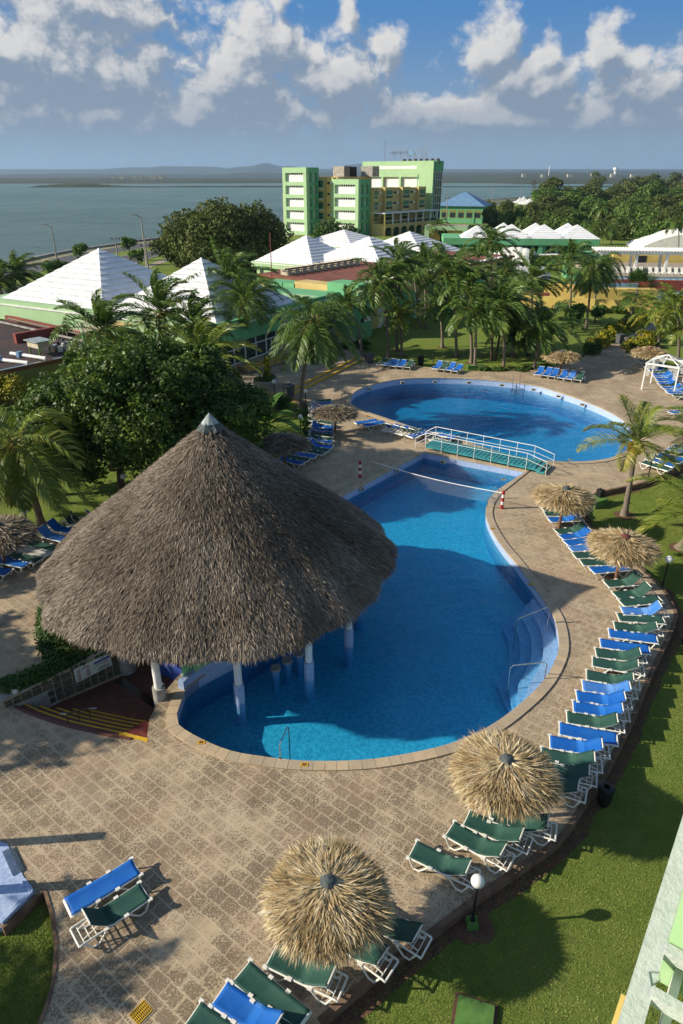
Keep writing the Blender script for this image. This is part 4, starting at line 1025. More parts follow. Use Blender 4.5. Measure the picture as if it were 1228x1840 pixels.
row(cv([(655, 215, 900, 185, 'green', 'low'), (700, 265, 930, 240, 'green', 'low'), (740, 300, 960, 262, 'blue', 'low'), (770, 330, 1010, 290, 'blue', 'low'), (805, 355, 1050, 320, 'green', 'low'), (835, 390, 1090, 360, 'blue', 'low'), (840, 412, 1120, 390, 'faded', 'low'), (870, 445, 1150, 420, 'blue', 'low'),
        (885, 470, 1180, 440, 'blue', 'low'), (905, 505, 1200, 470, 'blue', 'low'), (930, 530, 1230, 495, 'green', 'low'), (955, 562, 1260, 525, 'blue', 'low'), (1000, 598, 1300, 570, 'faded', 'low'), (1025, 628, 1330, 610, 'blue', 'flat'), (1090, 660, 1380, 640, 'green', 'low')], zp),
    'from the back of those behind the pergola', 'loungers behind the white pergola')
zq = (1080, 700, .163)
row(cv([(770, 255, 900, 235, 'blue', 'flat'), (830, 210, 990, 190, 'green', 'flat')], zq), 'at the border above the coconut palm', 'loungers cut by the right border')
row(cv([(790, 618, 970, 655, 'blue', 'flat'), (735, 648, 930, 690, 'faded', 'flat'), (690, 678, 890, 720, 'green', 'flat'), (640, 708, 840, 755, 'blue', 'flat'), (570, 725, 770, 775, 'green', 'flat'), (520, 755, 720, 815, 'blue', 'flat'), (455, 795, 640, 850, 'green', 'flat')], zq),
    'of seven behind the right hand globe lamp', 'loungers east of the round pool')
zr = (560, 680, .228)
row(cv([(520, 328, 375, 350, 'blue', 'flat'), (575, 340, 425, 372, 'blue', 'flat'), (690, 362, 560, 385, 'blue', 'high'), (770, 378, 615, 398, 'blue', 'high'), (820, 392, 670, 412, 'green', 'high'), (890, 405, 725, 428, 'green', 'high'), (920, 418, 790, 455, 'blue', 'flat'), (1060, 435, 915, 470, 'blue', 'high'), (1130, 448, 1000, 490, 'blue', 'low')], zr),
    'from the left along the strip before the footbridge', 'loungers between the round pool and footbridge')
zs = (440, 640, .2606)
row(cv([(600, 302, 455, 300, 'green', 'low'), (600, 318, 455, 322, 'blue', 'low'), (598, 345, 470, 338, 'blue', 'low'), (600, 370, 465, 360, 'faded', 'low'), (605, 400, 470, 390, 'blue', 'low'), (608, 428, 475, 420, 'green', 'low'), (610, 468, 478, 440, 'green', 'flat'), (612, 492, 462, 462, 'blue', 'low'), (612, 512, 450, 485, 'blue', 'low'),
        (610, 530, 445, 505, 'blue', 'flat'), (608, 552, 445, 525, 'green', 'flat'), (605, 572, 440, 548, 'green', 'low'), (600, 595, 430, 565, 'blue', 'flat'), (605, 628, 440, 580, 'blue', 'high'), (580, 652, 420, 610, 'green', 'low'), (545, 675, 400, 640, 'green', 'flat'), (490, 695, 340, 668, 'blue', 'flat'), (440, 718, 290, 690, 'green', 'flat'), (400, 742, 230, 700, 'blue', 'flat')], zs),
    'from the terrace steps down the left column', 'loungers in the left column by the palm lawn')
zt = (0, 900, .1847)
row(cv([(1120, 105, 985, 75, 'blue', 'high'), (1000, 185, 870, 140, 'green', 'high'), (850, 250, 720, 150, 'green', 'high'), (730, 300, 580, 215, 'blue', 'high'), (630, 375, 440, 270, 'faded', 'high'), (560, 470, 300, 410, 'green', 'flat'), (470, 525, 220, 480, 'pale', 'flat'), (380, 585, 130, 525, 'green', 'flat'), (260, 625, -40, 560, 'blue', 'flat'), (85, 700, -230, 640, 'blue', 'flat')], zt),
    'from the bar roof down the left row', 'loungers in the row left of the bar')

# ================================================================== lamps
def make_lamp(pxy, label, hgt=1.62, z=LZ, first=[None]):
    x, y = G(pxy[0], pxy[1], z)
    if first[0] is None:
        r = empty('globe_lamp', (x, y, z)); mb = MB(); mb.box((0, 0, .10), (.30, .30, .22)); mb.box((0, 0, .23), (.24, .24, .05)); mb.build('base_block', m_greenpaint, r)
        k = 16; rs = random.Random(3); mb = MB(); mb.add([(0, 0, .03)] + [((.52 + .16 * rs.random()) * math.cos(2 * PI * i / k), (.44 + .14 * rs.random()) * math.sin(2 * PI * i / k), .012) for i in range(k)], [(0, 1 + i, 1 + (i + 1) % k) for i in range(k)]); mb.build('soil_patch', m_soil, r)
        mb = MB(); mb.cyl((0, 0), .036, .2, hgt, 12); mb.cyl((0, 0), .07, .25, .30, 12); mb.cyl((0, 0), .06, hgt - .03, hgt + .03, 12); mb.build('post', m_black, r)
        mb = MB(); mb.sphere((0, 0, hgt + .18), .175, 24, 14); mb.build('globe', m_globe, r, smooth=True)
        first[0] = (r, treeof(r)); o = r
    else: o = copy_tree(first[0][0], first[0][1], (x, y, z), 0)
    return tag(o, label, 'lamp', 'globe lamps on black posts')
make_lamp((848, 1664), 'nearest globe lamp, white ball on a black post over the lower lawn')
make_lamp((1188, 1064), 'globe lamp on the lawn behind the red-capped parasol')
make_lamp((1163, 868), 'globe lamp at the deck corner beside the coconut palm')
make_lamp((541, 790), 'globe lamp on the palm lawn by the left lounger column')
make_lamp((550, 740), 'globe lamp next to the drooping palm trunk')
make_lamp((494, 722), 'globe lamp in front of the planter at the terrace steps')
make_lamp((229, 905), 'globe lamp in the dark under the broad tree')
make_lamp((57, 972), 'globe lamp beside the left parasol and leaning palm')
# small old style lantern beyond the pool
x, y = G(778, 662, LZ); r = tag(empty('garden_lantern', (x, y, LZ)), 'short black lantern post on the lawn beyond the round pool', 'lantern')
mb = MB(); mb.cyl((0, 0), .03, 0, 1.1, 8); mb.build('post', m_black, r); mb = MB(); mb.cyl((0, 0), .09, 1.1, 1.35, 6, .13); mb.cyl((0, 0), .16, 1.35, 1.5, 6, .02); mb.build('lamp_head', m_black, r)

# ================================================================== bins, boxes, grate
def make_bin(p, label, mat=m_black, w=.34, h=.72, z=LZ, rz=.5, lid=True):
    x, y = G(p[0], p[1], z); r = tag(empty('litter_bin', (x, y, z), rz), label, 'bin')
    mb = MB(); a, b_ = w * .40, w * .52
    mb.add([(-a, -a, 0), (a, -a, 0), (a, a, 0), (-a, a, 0), (-b_, -b_, h), (b_, -b_, h), (b_, b_, h), (-b_, b_, h)], [(3, 2, 1, 0), (0, 1, 5, 4), (1, 2, 6, 5), (2, 3, 7, 6), (3, 0, 4, 7)]); mb.build('body', mat, r)
    mb = MB(); n = 16; c = w * .60; vs = []
    for k in range(n):
        t = 2 * PI * k / n + PI / 4; m_ = max(abs(math.cos(t)), abs(math.sin(t))); vs.append((c * math.cos(t) / m_, c * math.sin(t) / m_, h + .005))
    for k in range(n): t = 2 * PI * k / n + PI / 4; vs.append((w * .28 * math.cos(t), w * .28 * math.sin(t), h + .06))
    for k in range(n): t = 2 * PI * k / n + PI / 4; vs.append((w * .26 * math.cos(t), w * .26 * math.sin(t), h - .12))
    mb.add(vs, [(j * n + k, j * n + (k + 1) % n, (j + 1) * n + (k + 1) % n, (j + 1) * n + k) for j in range(2) for k in range(n)] + [tuple(range(2 * n, 3 * n))]); mb.build('lid', mat, r)
    return r
make_bin((1084, 1445), 'black bin on the lawn at the kerb near the second parasol')
make_bin((1233, 1160), 'black bin cut by the right border beside the curved row')
make_bin((1077, 897), 'black bin beside the low green box on the kerb', z=0.0, h=.62)
make_bin((756, 656), 'black litter bin on the far lawn between two lounger groups', h=1.0, w=.5)
make_bin((664, 652), 'grey bin beside the yellow terrace steps beyond the pool', m_grey, .75, .95, 0, .4)
make_bin((519, 712), 'grey bin by the globe lamp below the terrace', m_grey, .8, 1.0, 0, .6)
make_bin((1113, 616), 'small grey bin at the garden path edge among yellow shrubs', m_grey, .7, 1.0, 0.02, .4)
def greenbox(p, d, label, rz, z=LZ):
    x, y = G(p[0], p[1], z); r = tag(empty('green_box', (x, y, z), rz), label, 'utility box')
    mb = MB(); mb.box((0, 0, d[2] / 2), (d[0] * .94, d[1] * .94, d[2])); mb.build('body', m_greenpaint, r); mb = MB(); mb.box((0, 0, d[2] + .03), (d[0], d[1], .06)); mb.build('lid', m_greenpaint, r); return r
greenbox((1071, 908), (1.1, .8, .42), 'low green concrete box beside the straw parasol', .5)
greenbox((853, 664), (1.6, .7, .4), 'long low green box at the far rim of the round pool', 0.0)
x, y = G(852, 1835, LZ); r = tag(empty('green_hatch', (x, y, LZ), -.30), 'square green concrete hatch cover sunk in the lawn at the bottom', 'hatch')
mb = MB(); mb.box((0, 0, .02), (1.02, 1.0, .05)); mb.build('soil_rim', m_soil, r); mb = MB(); mb.box((0, 0, .07), (.86, .84, .10)); mb.build('cover', m_greenpaint, r)
x, y = G(254, 1820, 0); r = tag(empty('drain_grate', (x, y, 0), R(52)), 'yellow drain grate set in the paving near the lower left', 'grate')
mb = MB(); mb.box((0, 0, .006), (.50, .44, .010)); mb.build('surround', m_coping, r)
mb = MB(); mb.box((0, 0, .014), (.42, .36, .006)); mb.build('pit', m_dark, r)
mb = MB()
for k in range(5): mb.box((0, -.165 + k * .0825, .022), (.42, .020, .016))
for k in range(11): mb.box((-.20 + k * .04, 0, .0225), (.012, .352, .014))
mb.build('bars', m_yelpaint, r)

# blue mosaic foot bath on the left border
fbp = [(-9.75, 13.6), (-8.72, 12.42), (-8.42, 12.12), (-8.85, 11.25), (-9.6, 11.0), (-12.5, 12.0), (-12.5, 14.5)]
ft = tag(empty('foot_bath', (0, 0, 0)), 'shallow blue mosaic foot bath with a slotted drain on the left border', 'foot bath')
mb = MB(); mb.prism(fbp, -.3, .03); mb.build('basin', m_walltile, ft)
mb = MB(); a = Vector((-8.78, 12.42)); b_ = Vector((-8.40, 12.08)); c_ = Vector((-8.85, 11.22)); d_ = Vector((-9.7, 10.95))
for p, q in ((a, b_), (b_, c_)): 
    m_ = (p + q) / 2; mb.box((m_.x, m_.y, .07), ((q - p).length, .10, .12), math.atan2((q - p).y, (q - p).x))
mb.build('rim', m_walltile, ft)
mb = MB()
for k in range(7): mb.box((-9.45 + k * .05 * .7, 12.95 + k * .05 * .6, .05), (1.0, .02, .02), R(-50))
mb.build('drain', m_steel, ft)

# ================================================================== pool rails, net, ladders
def rail(name, pts, label, cat, r_=.022, mat=m_steel, grp=None):
    b0 = Vector(pts[0]); o = empty(name, tuple(b0)); tag(o, label, cat, grp)
    mb = MB(); mb.tube([tuple(Vector(p) - b0) for p in pts], r_, 8); mb.build('tube', mat, o)
    mb = MB()
    for p in (pts[0],): mb.cyl((p[0] - b0.x, p[1] - b0.y), .05, -.0, .015, 12)
    mb.build('flange', mat, o); return o
def R3(a, b, z): x, y = G(a, b, z); return (x, y, z)
def up(p, z): return (p[0], p[1], z)
a = R3(504, 1362, .06); b_ = R3(521, 1347, -.3)
rail('pool_handrail', [a, up(a, .62), (a[0] + .04, a[1] + .06, .74), (b_[0] - .03, b_[1] - .05, .80), (b_[0], b_[1], .70), up(b_, -1.3)], 'steel handrail hoop at the near rim of the main pool', 'handrail')
a = R3(984, 1118, .06); b_ = R3(926, 1136, -.3)
rail('pool_handrail', [up(a, -.34), up(a, .78), (a[0] - .12, a[1] - .02, .86), (b_[0] + .1, b_[1], .42), (b_[0], b_[1], .30), up(b_, -1.3)], 'far steel handrail over the curved pool steps', 'handrail')
a = R3(979, 1219, .06); b_ = R3(914, 1222, -.3)
rail('pool_handrail', [up(a, -.34), up(a, .78), (a[0] - .12, a[1] - .02, .86), (b_[0] + .1, b_[1], .42), (b_[0], b_[1], .30), up(b_, -1.3)], 'near steel handrail over the curved pool steps', 'handrail')
def ladder(p, q, inward, label):
    a = Vector(G(p[0], p[1], .05)); b_ = Vector(G(q[0], q[1], .05)); n_ = Vector(inward)
    o = tag(empty('pool_ladder', (a.x, a.y, 0)), label, 'pool ladder', 'steel pool ladders')
    for i, s in enumerate((a, b_)):
        mb = MB(); o0 = (s - a)
        mb.tube([(o0.x - n_.x * .25, o0.y - n_.y * .25, .05), (o0.x - n_.x * .22, o0.y - n_.y * .22, .6), (o0.x - n_.x * .05, o0.y - n_.y * .05, .82), (o0.x + n_.x * .15, o0.y + n_.y * .15, .6), (o0.x + n_.x * .12, o0.y + n_.y * .12, -1.2)], .024, 8); mb.build('rail', m_steel, o)
    mb = MB(); d = b_ - a
    for z in (-.25, -.5, -.75): mb.box((d.x / 2 + n_.x * .12, d.y / 2 + n_.y * .12, z), (d.length, .08, .03), math.atan2(d.y, d.x))
    mb.build('steps', m_steel, o)
ladder((922, 687), (934, 689), (-.25, -.97), 'steel ladder at the far rim of the round pool')
ladder((612, 712), (618, 722), (.9, -.3), 'steel ladder at the left tip of the round pool')
ladder((880, 912), (888, 895), (-.95, .2), 'steel ladder beside the right net post')
# water volleyball: striped posts and the sagging net line
pA = R3(647, 858, 0); pB = R3(902, 914, 0)
for i, (p, lb) in enumerate(((pA, 'red and white striped net post on the shaded left deck'), (pB, 'red and white striped net post at the right rim'))):
    o = tag(empty('net_post', p), lb, 'net post', 'red and white striped net posts')
    mb = MB(); mb.cyl((0, 0), .085, 0, 1.12, 14); mb.build('pole', m_redpaint, o)
    mb = MB(); 
    for z in (.28, .72): mb.cyl((0, 0), .088, z, z + .20, 14)
    mb.build('white_band', m_white, o)
n0 = Vector((*G(668, 834, .55), .95)); n0 = Vector((pA[0] + .75, pA[1] + .85, .78)); n1 = Vector((pB[0] - .08, pB[1], 1.02))
nt = tag(empty('volleyball_net', tuple(n0)), 'fine net with a white top tape slung across the main pool', 'net')
pts = [n0.lerp(n1, k / 20) - Vector((0, 0, .18 * math.sin(PI * k / 20))) - n0 for k in range(21)]
mb = MB(); mb.tube([tuple(p) for p in pts], .024, 6); mb.build('top_tape', m_white, nt)
def netmat():
    m, t, b = newmat('net_mesh'); tr = t.n.new('ShaderNodeBsdfTransparent'); mx = t.n.new('ShaderNodeMixShader'); mx.inputs[0].default_value = .16
    b.inputs['Base Color'].default_value = (.25, .27, .3, 1); t.l.new(tr.outputs[0], mx.inputs[1]); t.l.new(b.outputs[0], mx.inputs[2]); t.l.new(mx.outputs[0], t.n['Material Output'].inputs['Surface']); return m
mb = MB()
vs = [tuple(p) for p in pts] + [(p.x, p.y, p.z - .72 - .1 * math.sin(PI * k / 20)) for k, p in enumerate(pts)]
mb.add(vs, [(k, k + 1, 22 + k, 21 + k) for k in range(20)]); mb.build('netting', netmat(), nt)

# ================================================================== footbridge
b0 = Vector(G(764, 806, .1)); b1 = Vector(G(962, 848, .1)); bd = (b1 - b0); bl_ = bd.length; ba = math.atan2(bd.y, bd.x)
br_ = tag(empty('footbridge', (b0.x, b0.y, 0), ba), 'teal boarded footbridge with white railings between the two pools', 'footbridge')
BW = 1.55
mb = MB(); k = int(bl_ / .28)
for i in range(k): mb.box((.11 + i * bl_ / k, BW / 2, .35 + random.Random(i).uniform(-.003, .003)), (bl_ / k - .06, BW, .045), 0, random.Random(i).random())
mb.build('deck_boards', m_tealwood, br_)
mb = MB()
for y in (.04, BW - .04): mb.box((bl_ / 2, y, .25), (bl_, .08, .12))
mb.build('beam', m_tealwood, br_)
for s in range(2):
    mb = MB(); mb.box((bl_ + .16 + .30 * s, BW / 2, (.12 if s else .19) / 1), (.30, BW, .24 if s == 0 else .12)); o = mb.build('step', m_tealwood, br_)
    mb = MB(); mb.box((bl_ + .30 + .30 * s, BW / 2, (.315 if s == 0 else .187)), (.03, BW, .012)); mb.build('nosing_stripe', m_yelpaint, o)
for y in (-.02, BW + .02):
    mb = MB(); top = 1.28
    pl_ = [(-.75, y, .75), (.05, y, top)] + [(bl_ * t, y, top + .0 * math.sin(PI * t)) for t in (.25, .5, .75, .92)] + [(bl_ + .70, y, .95)]
    mb.tube(pl_, .026, 8); pl2 = [(p[0], p[1], p[2] - .42) for p in pl_]; mb.tube(pl2, .018, 6); mb.build('railing', m_white, br_)
    for i in range(9):
        x_ = [-.75, .05][i] if i < 2 else .05 + (bl_ * .92 - .05) * (i - 1) / 6 if i < 8 else bl_ + .70
        zt_ = .75 if i == 0 else (.95 if i == 8 else top)
        mb = MB(); mb.tube([(x_, y, .0), (x_, y, zt_)], .02, 7); mb.build('post', m_white, br_)

# ================================================================== white pergola
p0 = Vector(G(1153, 700, 0)); p1 = Vector(G(1193, 722, 0)); ax = (p1 - p0); pw = 2.75
pa = math.atan2(ax.y, ax.x)
pg = tag(empty('pergola', (p0.x, p0.y, 0), R(-38)), 'white open pergola with lattice brackets and a peaked roof frame', 'pergola')
PH = 2.35
cs = [(0, 0), (pw, 0), (pw, pw), (0, pw)]
for (x_, y_) in cs: mb = MB(); mb.box((x_, y_, PH / 2), (.11, .11, PH)); mb.build('post', m_white, pg)
mb = MB()
for i in range(4):
    a, b_ = Vector(cs[i]), Vector(cs[(i + 1) % 4]); m_ = (a + b_) / 2; d = b_ - a; mb.box((m_.x, m_.y, PH + .06), (d.length + .14, .12, .16), math.atan2(d.y, d.x))
mb.build('ring_beam', m_white, pg)
mb = MB(); ap = (pw / 2, pw / 2, PH + .78)
for (x_, y_) in cs + [(pw / 2, 0), (pw, pw / 2), (pw / 2, pw), (0, pw / 2)]: mb.tube([(x_, y_, PH + .12), ap], .045, 6)
mb.build('rafter', m_white, pg)
mb = MB()
for i in range(4):
    a, b_ = Vector(cs[i]), Vector(cs[(i + 1) % 4]); d = (b_ - a).normalized()
    for s, o0 in ((1, a), (-1, b_)):
        mb = MB()
        for cell in [(u, v) for u in range(5) for v in range(7) if (v < 2 or u < 2)]:
            for q in (0, .5):
                c = o0 + d * s * (.09 + (cell[0] + q) * .15); mb.box((c.x, c.y, PH - .09 - cell[1] * .15), (.018, .02, .15), math.atan2(d.y, d.x))
                c = o0 + d * s * (.16 + cell[0] * .15); mb.box((c.x, c.y, PH - .05 - (cell[1] + q) * .15), (.15, .02, .018), math.atan2(d.y, d.x))
        mb.build('lattice_bracket', m_white, pg)
# ================================================================== palms
def palm_crown(seed, nf, L, wind=(.35, .05), pairs=44, w=.055, ll=.85, old=.30, up=1.25, droop=1.0):
    rs = np.random.RandomState(seed); V = []; F_ = []; rn = []; RV = []; RF = []
    def add(vs, r):
        b = len(V); V.extend(vs); F_.append((b, b + 1, b + 2)); F_.append((b, b + 2, b + 3)); F_.append((b + 3, b + 2, b + 4)); rn.extend([r] * 3)
    for f in range(nf):
        g_ = f / nf; az_ = f * 2.39996 + rs.normal(0, .15); e = up - (up + old) * (g_ ** .85) + rs.normal(0, .08)
        Lf = L * (.72 + .34 * math.sin(PI * min(1, g_ * 1.2))) * rs.uniform(.88, 1.08)
        d = np.array([math.cos(az_) * math.cos(e), math.sin(az_) * math.cos(e), math.sin(e)]); p = np.array([math.cos(az_) * .10, math.sin(az_) * .10, -.15 * g_])
        n = 12; pts = [p.copy()]; ds = [d.copy()]
        k = rs.uniform(.75, 1.25) * droop
        for i in range(n):
            s_ = (i + 1) / n; d = d + np.array([wind[0], wind[1], 0]) * .13 * s_ + np.array([0, 0, -1]) * (.060 + .20 * s_) * k * (1.0 if d[2] > -.75 else .15); d /= np.linalg.norm(d)
            p = p + d * Lf / n; pts.append(p.copy()); ds.append(d.copy())
        tw = rs.uniform(-.5, .5); fr = rs.rand()
        for q in range(pairs):
            t = .10 + .90 * (q + rs.rand() * .5) / pairs; i = min(n - 1, int(t * n)); ft = t * n - i
            c = pts[i] * (1 - ft) + pts[i + 1] * ft; T = ds[i]
            s0 = np.cross(T, [0, 0, 1.]); s0 = s0 / (np.linalg.norm(s0) + 1e-6); up_ = np.cross(s0, T)
            l = ll * L / 4 * (math.sin(PI * (t * .86 + .12)) ** .7) * rs.uniform(.8, 1.1)
            for sd in (-1, 1):
                a = .95 - .45 * t; dr = rs.uniform(.15, .65)
                v1 = s0 * sd * math.sin(a) + T * math.cos(a) + up_ * (.30 + tw * sd * .4) * rs.uniform(.4, 1.2)
                v1 = v1 + np.array([wind[0], wind[1], 0]) * .35; v1 /= np.linalg.norm(v1)
                v2 = v1 + np.array([wind[0] * .8, wind[1] * .8, -dr - .35]); v2 /= np.linalg.norm(v2)
                wd = np.cross(v1, up_ + rs.normal(0, .5, 3)); wd = wd / (np.linalg.norm(wd) + 1e-6) * w * .5
                m_ = c + v1 * l * .5; e_ = m_ + v2 * l * .5
                add([c - wd * .6, c + wd * .6, m_ + wd, m_ - wd, e_], min(1, max(0, .45 * rs.rand() + .25 * fr + .25 * t + (.30 if g_ > .86 else 0) - .10)))
        RV.append((pts, .034 * L / 4))
    mb = MB()
    for pts, r in RV: mb.tube([tuple(p) for p in pts[::2]], [r, r * .9, r * .75, r * .6, r * .45, r * .3, r * .15], 5, False)
    return np.array(V), np.array(F_), rn, mb
CROWN = {}
def crown_mesh(kind, var, mat):
    key = (kind, var, mat.name)
    if key not in CROWN:
        if kind == 'hi': a = palm_crown(100 + var, 25, 4.0, (.42, .03), 60, .05, 1.2)
        elif kind == 'droop': a = palm_crown(150 + var, 30, 4.2, (.15, .0), 60, .055, 1.2, old=1.15, up=1.1, droop=1.25)
        elif kind == 'wind': a = palm_crown(180 + var, 25, 4.0, (.85, .10), 50, .07, 1.12, old=.45, up=1.4, droop=.62)
        elif kind == 'mid': a = palm_crown(200 + var, 24, 4.3, (.60, .05), 34, .095, 1.2, old=.38, droop=.80)
        elif kind == 'sparse': a = palm_crown(220 + var, 13, 4.2, (.35, -.05), 72, .045, 1.15, old=.05, up=1.35, droop=.62)
        elif kind == 'lo': a = palm_crown(300 + var, 18, 4.0, (.40, .03), 15, .20, 1.0, old=.6)
        V, F_, rn, mb = a
        CROWN[key] = (np_mesh('palm_fronds', V, F_, mat, rn), mb.mesh('palm_ribs', m_rachis))
    return CROWN[key]
COCO = {}
def coco_mesh(var):
    if var not in COCO:
        rs = random.Random(var); mb = MB()
        for b in range(4):
            a = b * 1.7 + rs.random(); 
            for k in range(7): mb.sphere((.30 * math.cos(a) + rs.uniform(-.15, .15), .30 * math.sin(a) + rs.uniform(-.15, .15), -.42 + rs.uniform(-.22, .14)), .13, 8, 6, 1.25, rs.random())
        COCO[var] = mb.mesh('coconuts', m_coco, True)
    return COCO[var]
def make_palm(base, crown, L, kind, var, label, coco=False, mat=None, r0=.17, r1=.10, bend=.5, group='coconut palms of the resort garden', zb=LZ, rot=None, soil=True):
    """base: (x,y); crown: (x,y,z) of the growing point"""
    root = tag(empty('palm_tree', (base[0], base[1], zb)), label, 'palm tree', group)
    c = Vector((crown[0] - base[0], crown[1] - base[1], crown[2] - zb)); n = 9; pts = []
    for i in range(n + 1):
        t = i / n; h = t ** (1.0 + bend) ; pts.append((c.x * h, c.y * h, c.z * t))
    rad = [r0 * 1.55] + [r0 + (r1 - r0) * i / n for i in range(1, n + 1)]
    mb = MB(); mb.tube([(0, 0, -.3)] + pts, [r0 * 1.7] + rad, 12); mb.build('trunk', m_trunk, root, smooth=True)
    if soil:
        mb = MB(); rs = random.Random(var * 7 + int(base[0] * 10)); k = 14
        mb.add([(0, 0, .02)] + [((.55 + .15 * rs.random()) * math.cos(2 * PI * i / k), (.5 + .15 * rs.random()) * math.sin(2 * PI * i / k), .008) for i in range(k)], [(0, 1 + i, 1 + (i + 1) % k) for i in range(k)]); mb.build('soil_ring', m_soil, root)
    fr, rb = crown_mesh(kind, var, mat or m_palm)
    o = link_mesh('crown', fr, root); o.location = c; s = L / 4.0; o.scale = (s, s, s)
    if rot is None: rot = random.Random(int(base[0] * 13 + base[1] * 7)).uniform(-.45, .45)
    o.rotation_euler = (0, 0, rot); o2 = link_mesh('frond_ribs', rb, o)
    if coco: q = link_mesh('coconuts', coco_mesh(var), root); q.location = c
    if kind != 'lo':
        mb = MB(); mb.cyl((c.x, c.y), r1 * 1.7, c.z - .55, c.z + .15, 10, r1 * 1.2); mb.build('crown_shaft', m_rachis if mat else m_bark, root)
    return root
def palm_px(b, c, L, kind, var, label, coco=False, **k):
    x, y = G(b[0], b[1], LZ); cx, cy, cz = P(c[0], c[1], y)
    return make_palm((x, y), (cx, cy, cz), L, kind, var, label, coco, **k)
palm_px((1122, 926), (1145, 792), 3.3, 'sparse', 1, 'coconut palm with orange nuts on the lawn at the round pool corner', True, mat=m_palmy, rot=.3)
palm_px((1225, 985), (1285, 925), 4.4, 'sparse', 2, 'thick trunked palm at the right border whose fronds reach over the parasol', False, mat=m_palmy, r0=.26, rot=2.9)
palm_px((1290, 905), (1270, 800), 3.9, 'sparse', 3, 'palm at the right border with fronds hanging over the loungers', False, mat=m_palmy, rot=2.2)
palm_px((540, 738), (565, 572), 4.7, 'droop', 1, 'tall coconut palm with hanging fronds and a thin leaning trunk before the terrace', True, r0=.19)
palm_px((650, 640), (626, 548), 3.3, 'mid', 1, 'slender curved palm beside the green wing wall', False, bend=1.0)
palm_px((698, 641), (685, 505), 4.3, 'mid', 2, 'palm behind the grey bin with a bowed trunk and nuts', True)
palm_px((722, 640), (719, 566), 3.0, 'mid', 3, 'short yellowish palm behind the five loungers', True, mat=m_palmy)
palm_px((713, 630), (716, 470), 3.6, 'wind', 1, 'bushy topped palm in front of the white stepped roofs')
palm_px((752, 585), (742, 480), 3.6, 'mid', 4, 'palm on the shaded lawn close to the yellow wing')
palm_px((765, 590), (762, 470), 3.8, 'mid', 1, 'slim palm at the corner of the yellow wing')
palm_px((795, 624), (790, 545), 3.3, 'mid', 2, 'darker palm standing in the middle of the far lawn')
palm_px((820, 641), (806, 488), 4.8, 'mid', 3, 'tallest palm of the far lawn with a long leaning trunk', True)
palm_px((847, 652), (840, 512), 3.9, 'mid', 4, 'palm left of the pair at the long green box')
palm_px((853, 664), (855, 560), 3.6, 'mid', 5, 'palm right behind the long green box')
palm_px((905, 664), (903, 548), 4.2, 'mid', 1, 'upright palm at the flower bed beyond the pool', True)
palm_px((960, 664), (975, 585), 4.2, 'mid', 2, 'leaning palm left of the far right parasol', False)
palm_px((880, 590), (882, 435), 3.6, 'mid', 3, 'high palm before the small green flat roofed building')
palm_px((912, 580), (911, 488), 3.6, 'mid', 4, 'palm in front of the white tents')
palm_px((952, 600), (958, 500), 4.6, 'wind', 2, 'broad windswept palm before the long pyramid roofed hall')
palm_px((920, 640), (930, 590), 3.6, 'mid', 5, 'palm between the dark thicket and the leaning palm')
palm_px((1024, 560), (1026, 462), 4.0, 'mid', 1, 'palm before the right end of the pyramid roofed hall')
palm_px((1053, 592), (1064, 480), 4.2, 'droop', 2, 'tall palm with a brown skirt of dead fronds')
palm_px((1066, 556), (1082, 470), 3.9, 'droop', 3, 'second skirted palm behind the tall one')
palm_px((1183, 622), (1184, 560), 3.9, 'mid', 2, 'yellowish coconut palm beside the garden path', True, mat=m_palmy)
palm_px((1218, 648), (1216, 552), 3.9, 'mid', 3, 'yellowish palm right of the garden path at the border', False, mat=m_palmy)
palm_px((1238, 655), (1240, 590), 3.0, 'mid', 4, 'low palm cut by the right border above the pergola', False, mat=m_palmy)
palm_px((76, 948), (27, 792), 4.7, 'droop', 4, 'big leaning palm with orange nuts at the left border', True, mat=m_palmy, r0=.22, bend=.7)
palm_px((26, 528), (32, 492), 5.6, 'wind', 1, 'windswept palm behind the left roof near the coast road')
palm_px((4, 532), (-2, 505), 5.0, 'wind', 2, 'palm cut by the left border near the coast road')
palm_px((196, 720), (184, 592), 4.9, 'wind', 1, 'windswept palm rising behind the broad tree before the largest white roof')
palm_px((290, 690), (288, 558), 4.8, 'wind', 2, 'palm with brown nuts between the two large white roofs', True)
palm_px((426, 640), (411, 505), 5.4, 'wind', 3, 'tall windswept palm left of the green lettered wall')
palm_px((439, 660), (441, 538), 4.9, 'hi', 4, 'tall palm with nuts at the glazed restaurant front', True)
palm_px((372, 740), (368, 640), 4.8, 'wind', 4, 'golden green palm blown to the right over the broad tree', False, mat=m_palmy)
palm_px((355, 700), (350, 580), 3.8, 'wind', 2, 'smaller palm in the shade behind the broad tree')
palm_px((490, 432), (492, 418), 4.0, 'lo', 1, 'small palm at the foot of the hotel tower', group='distant palms')
palm_px((792, 440), (788, 405), 4.8, 'lo', 2, 'palm in front of the hotel arches', group='distant palms')

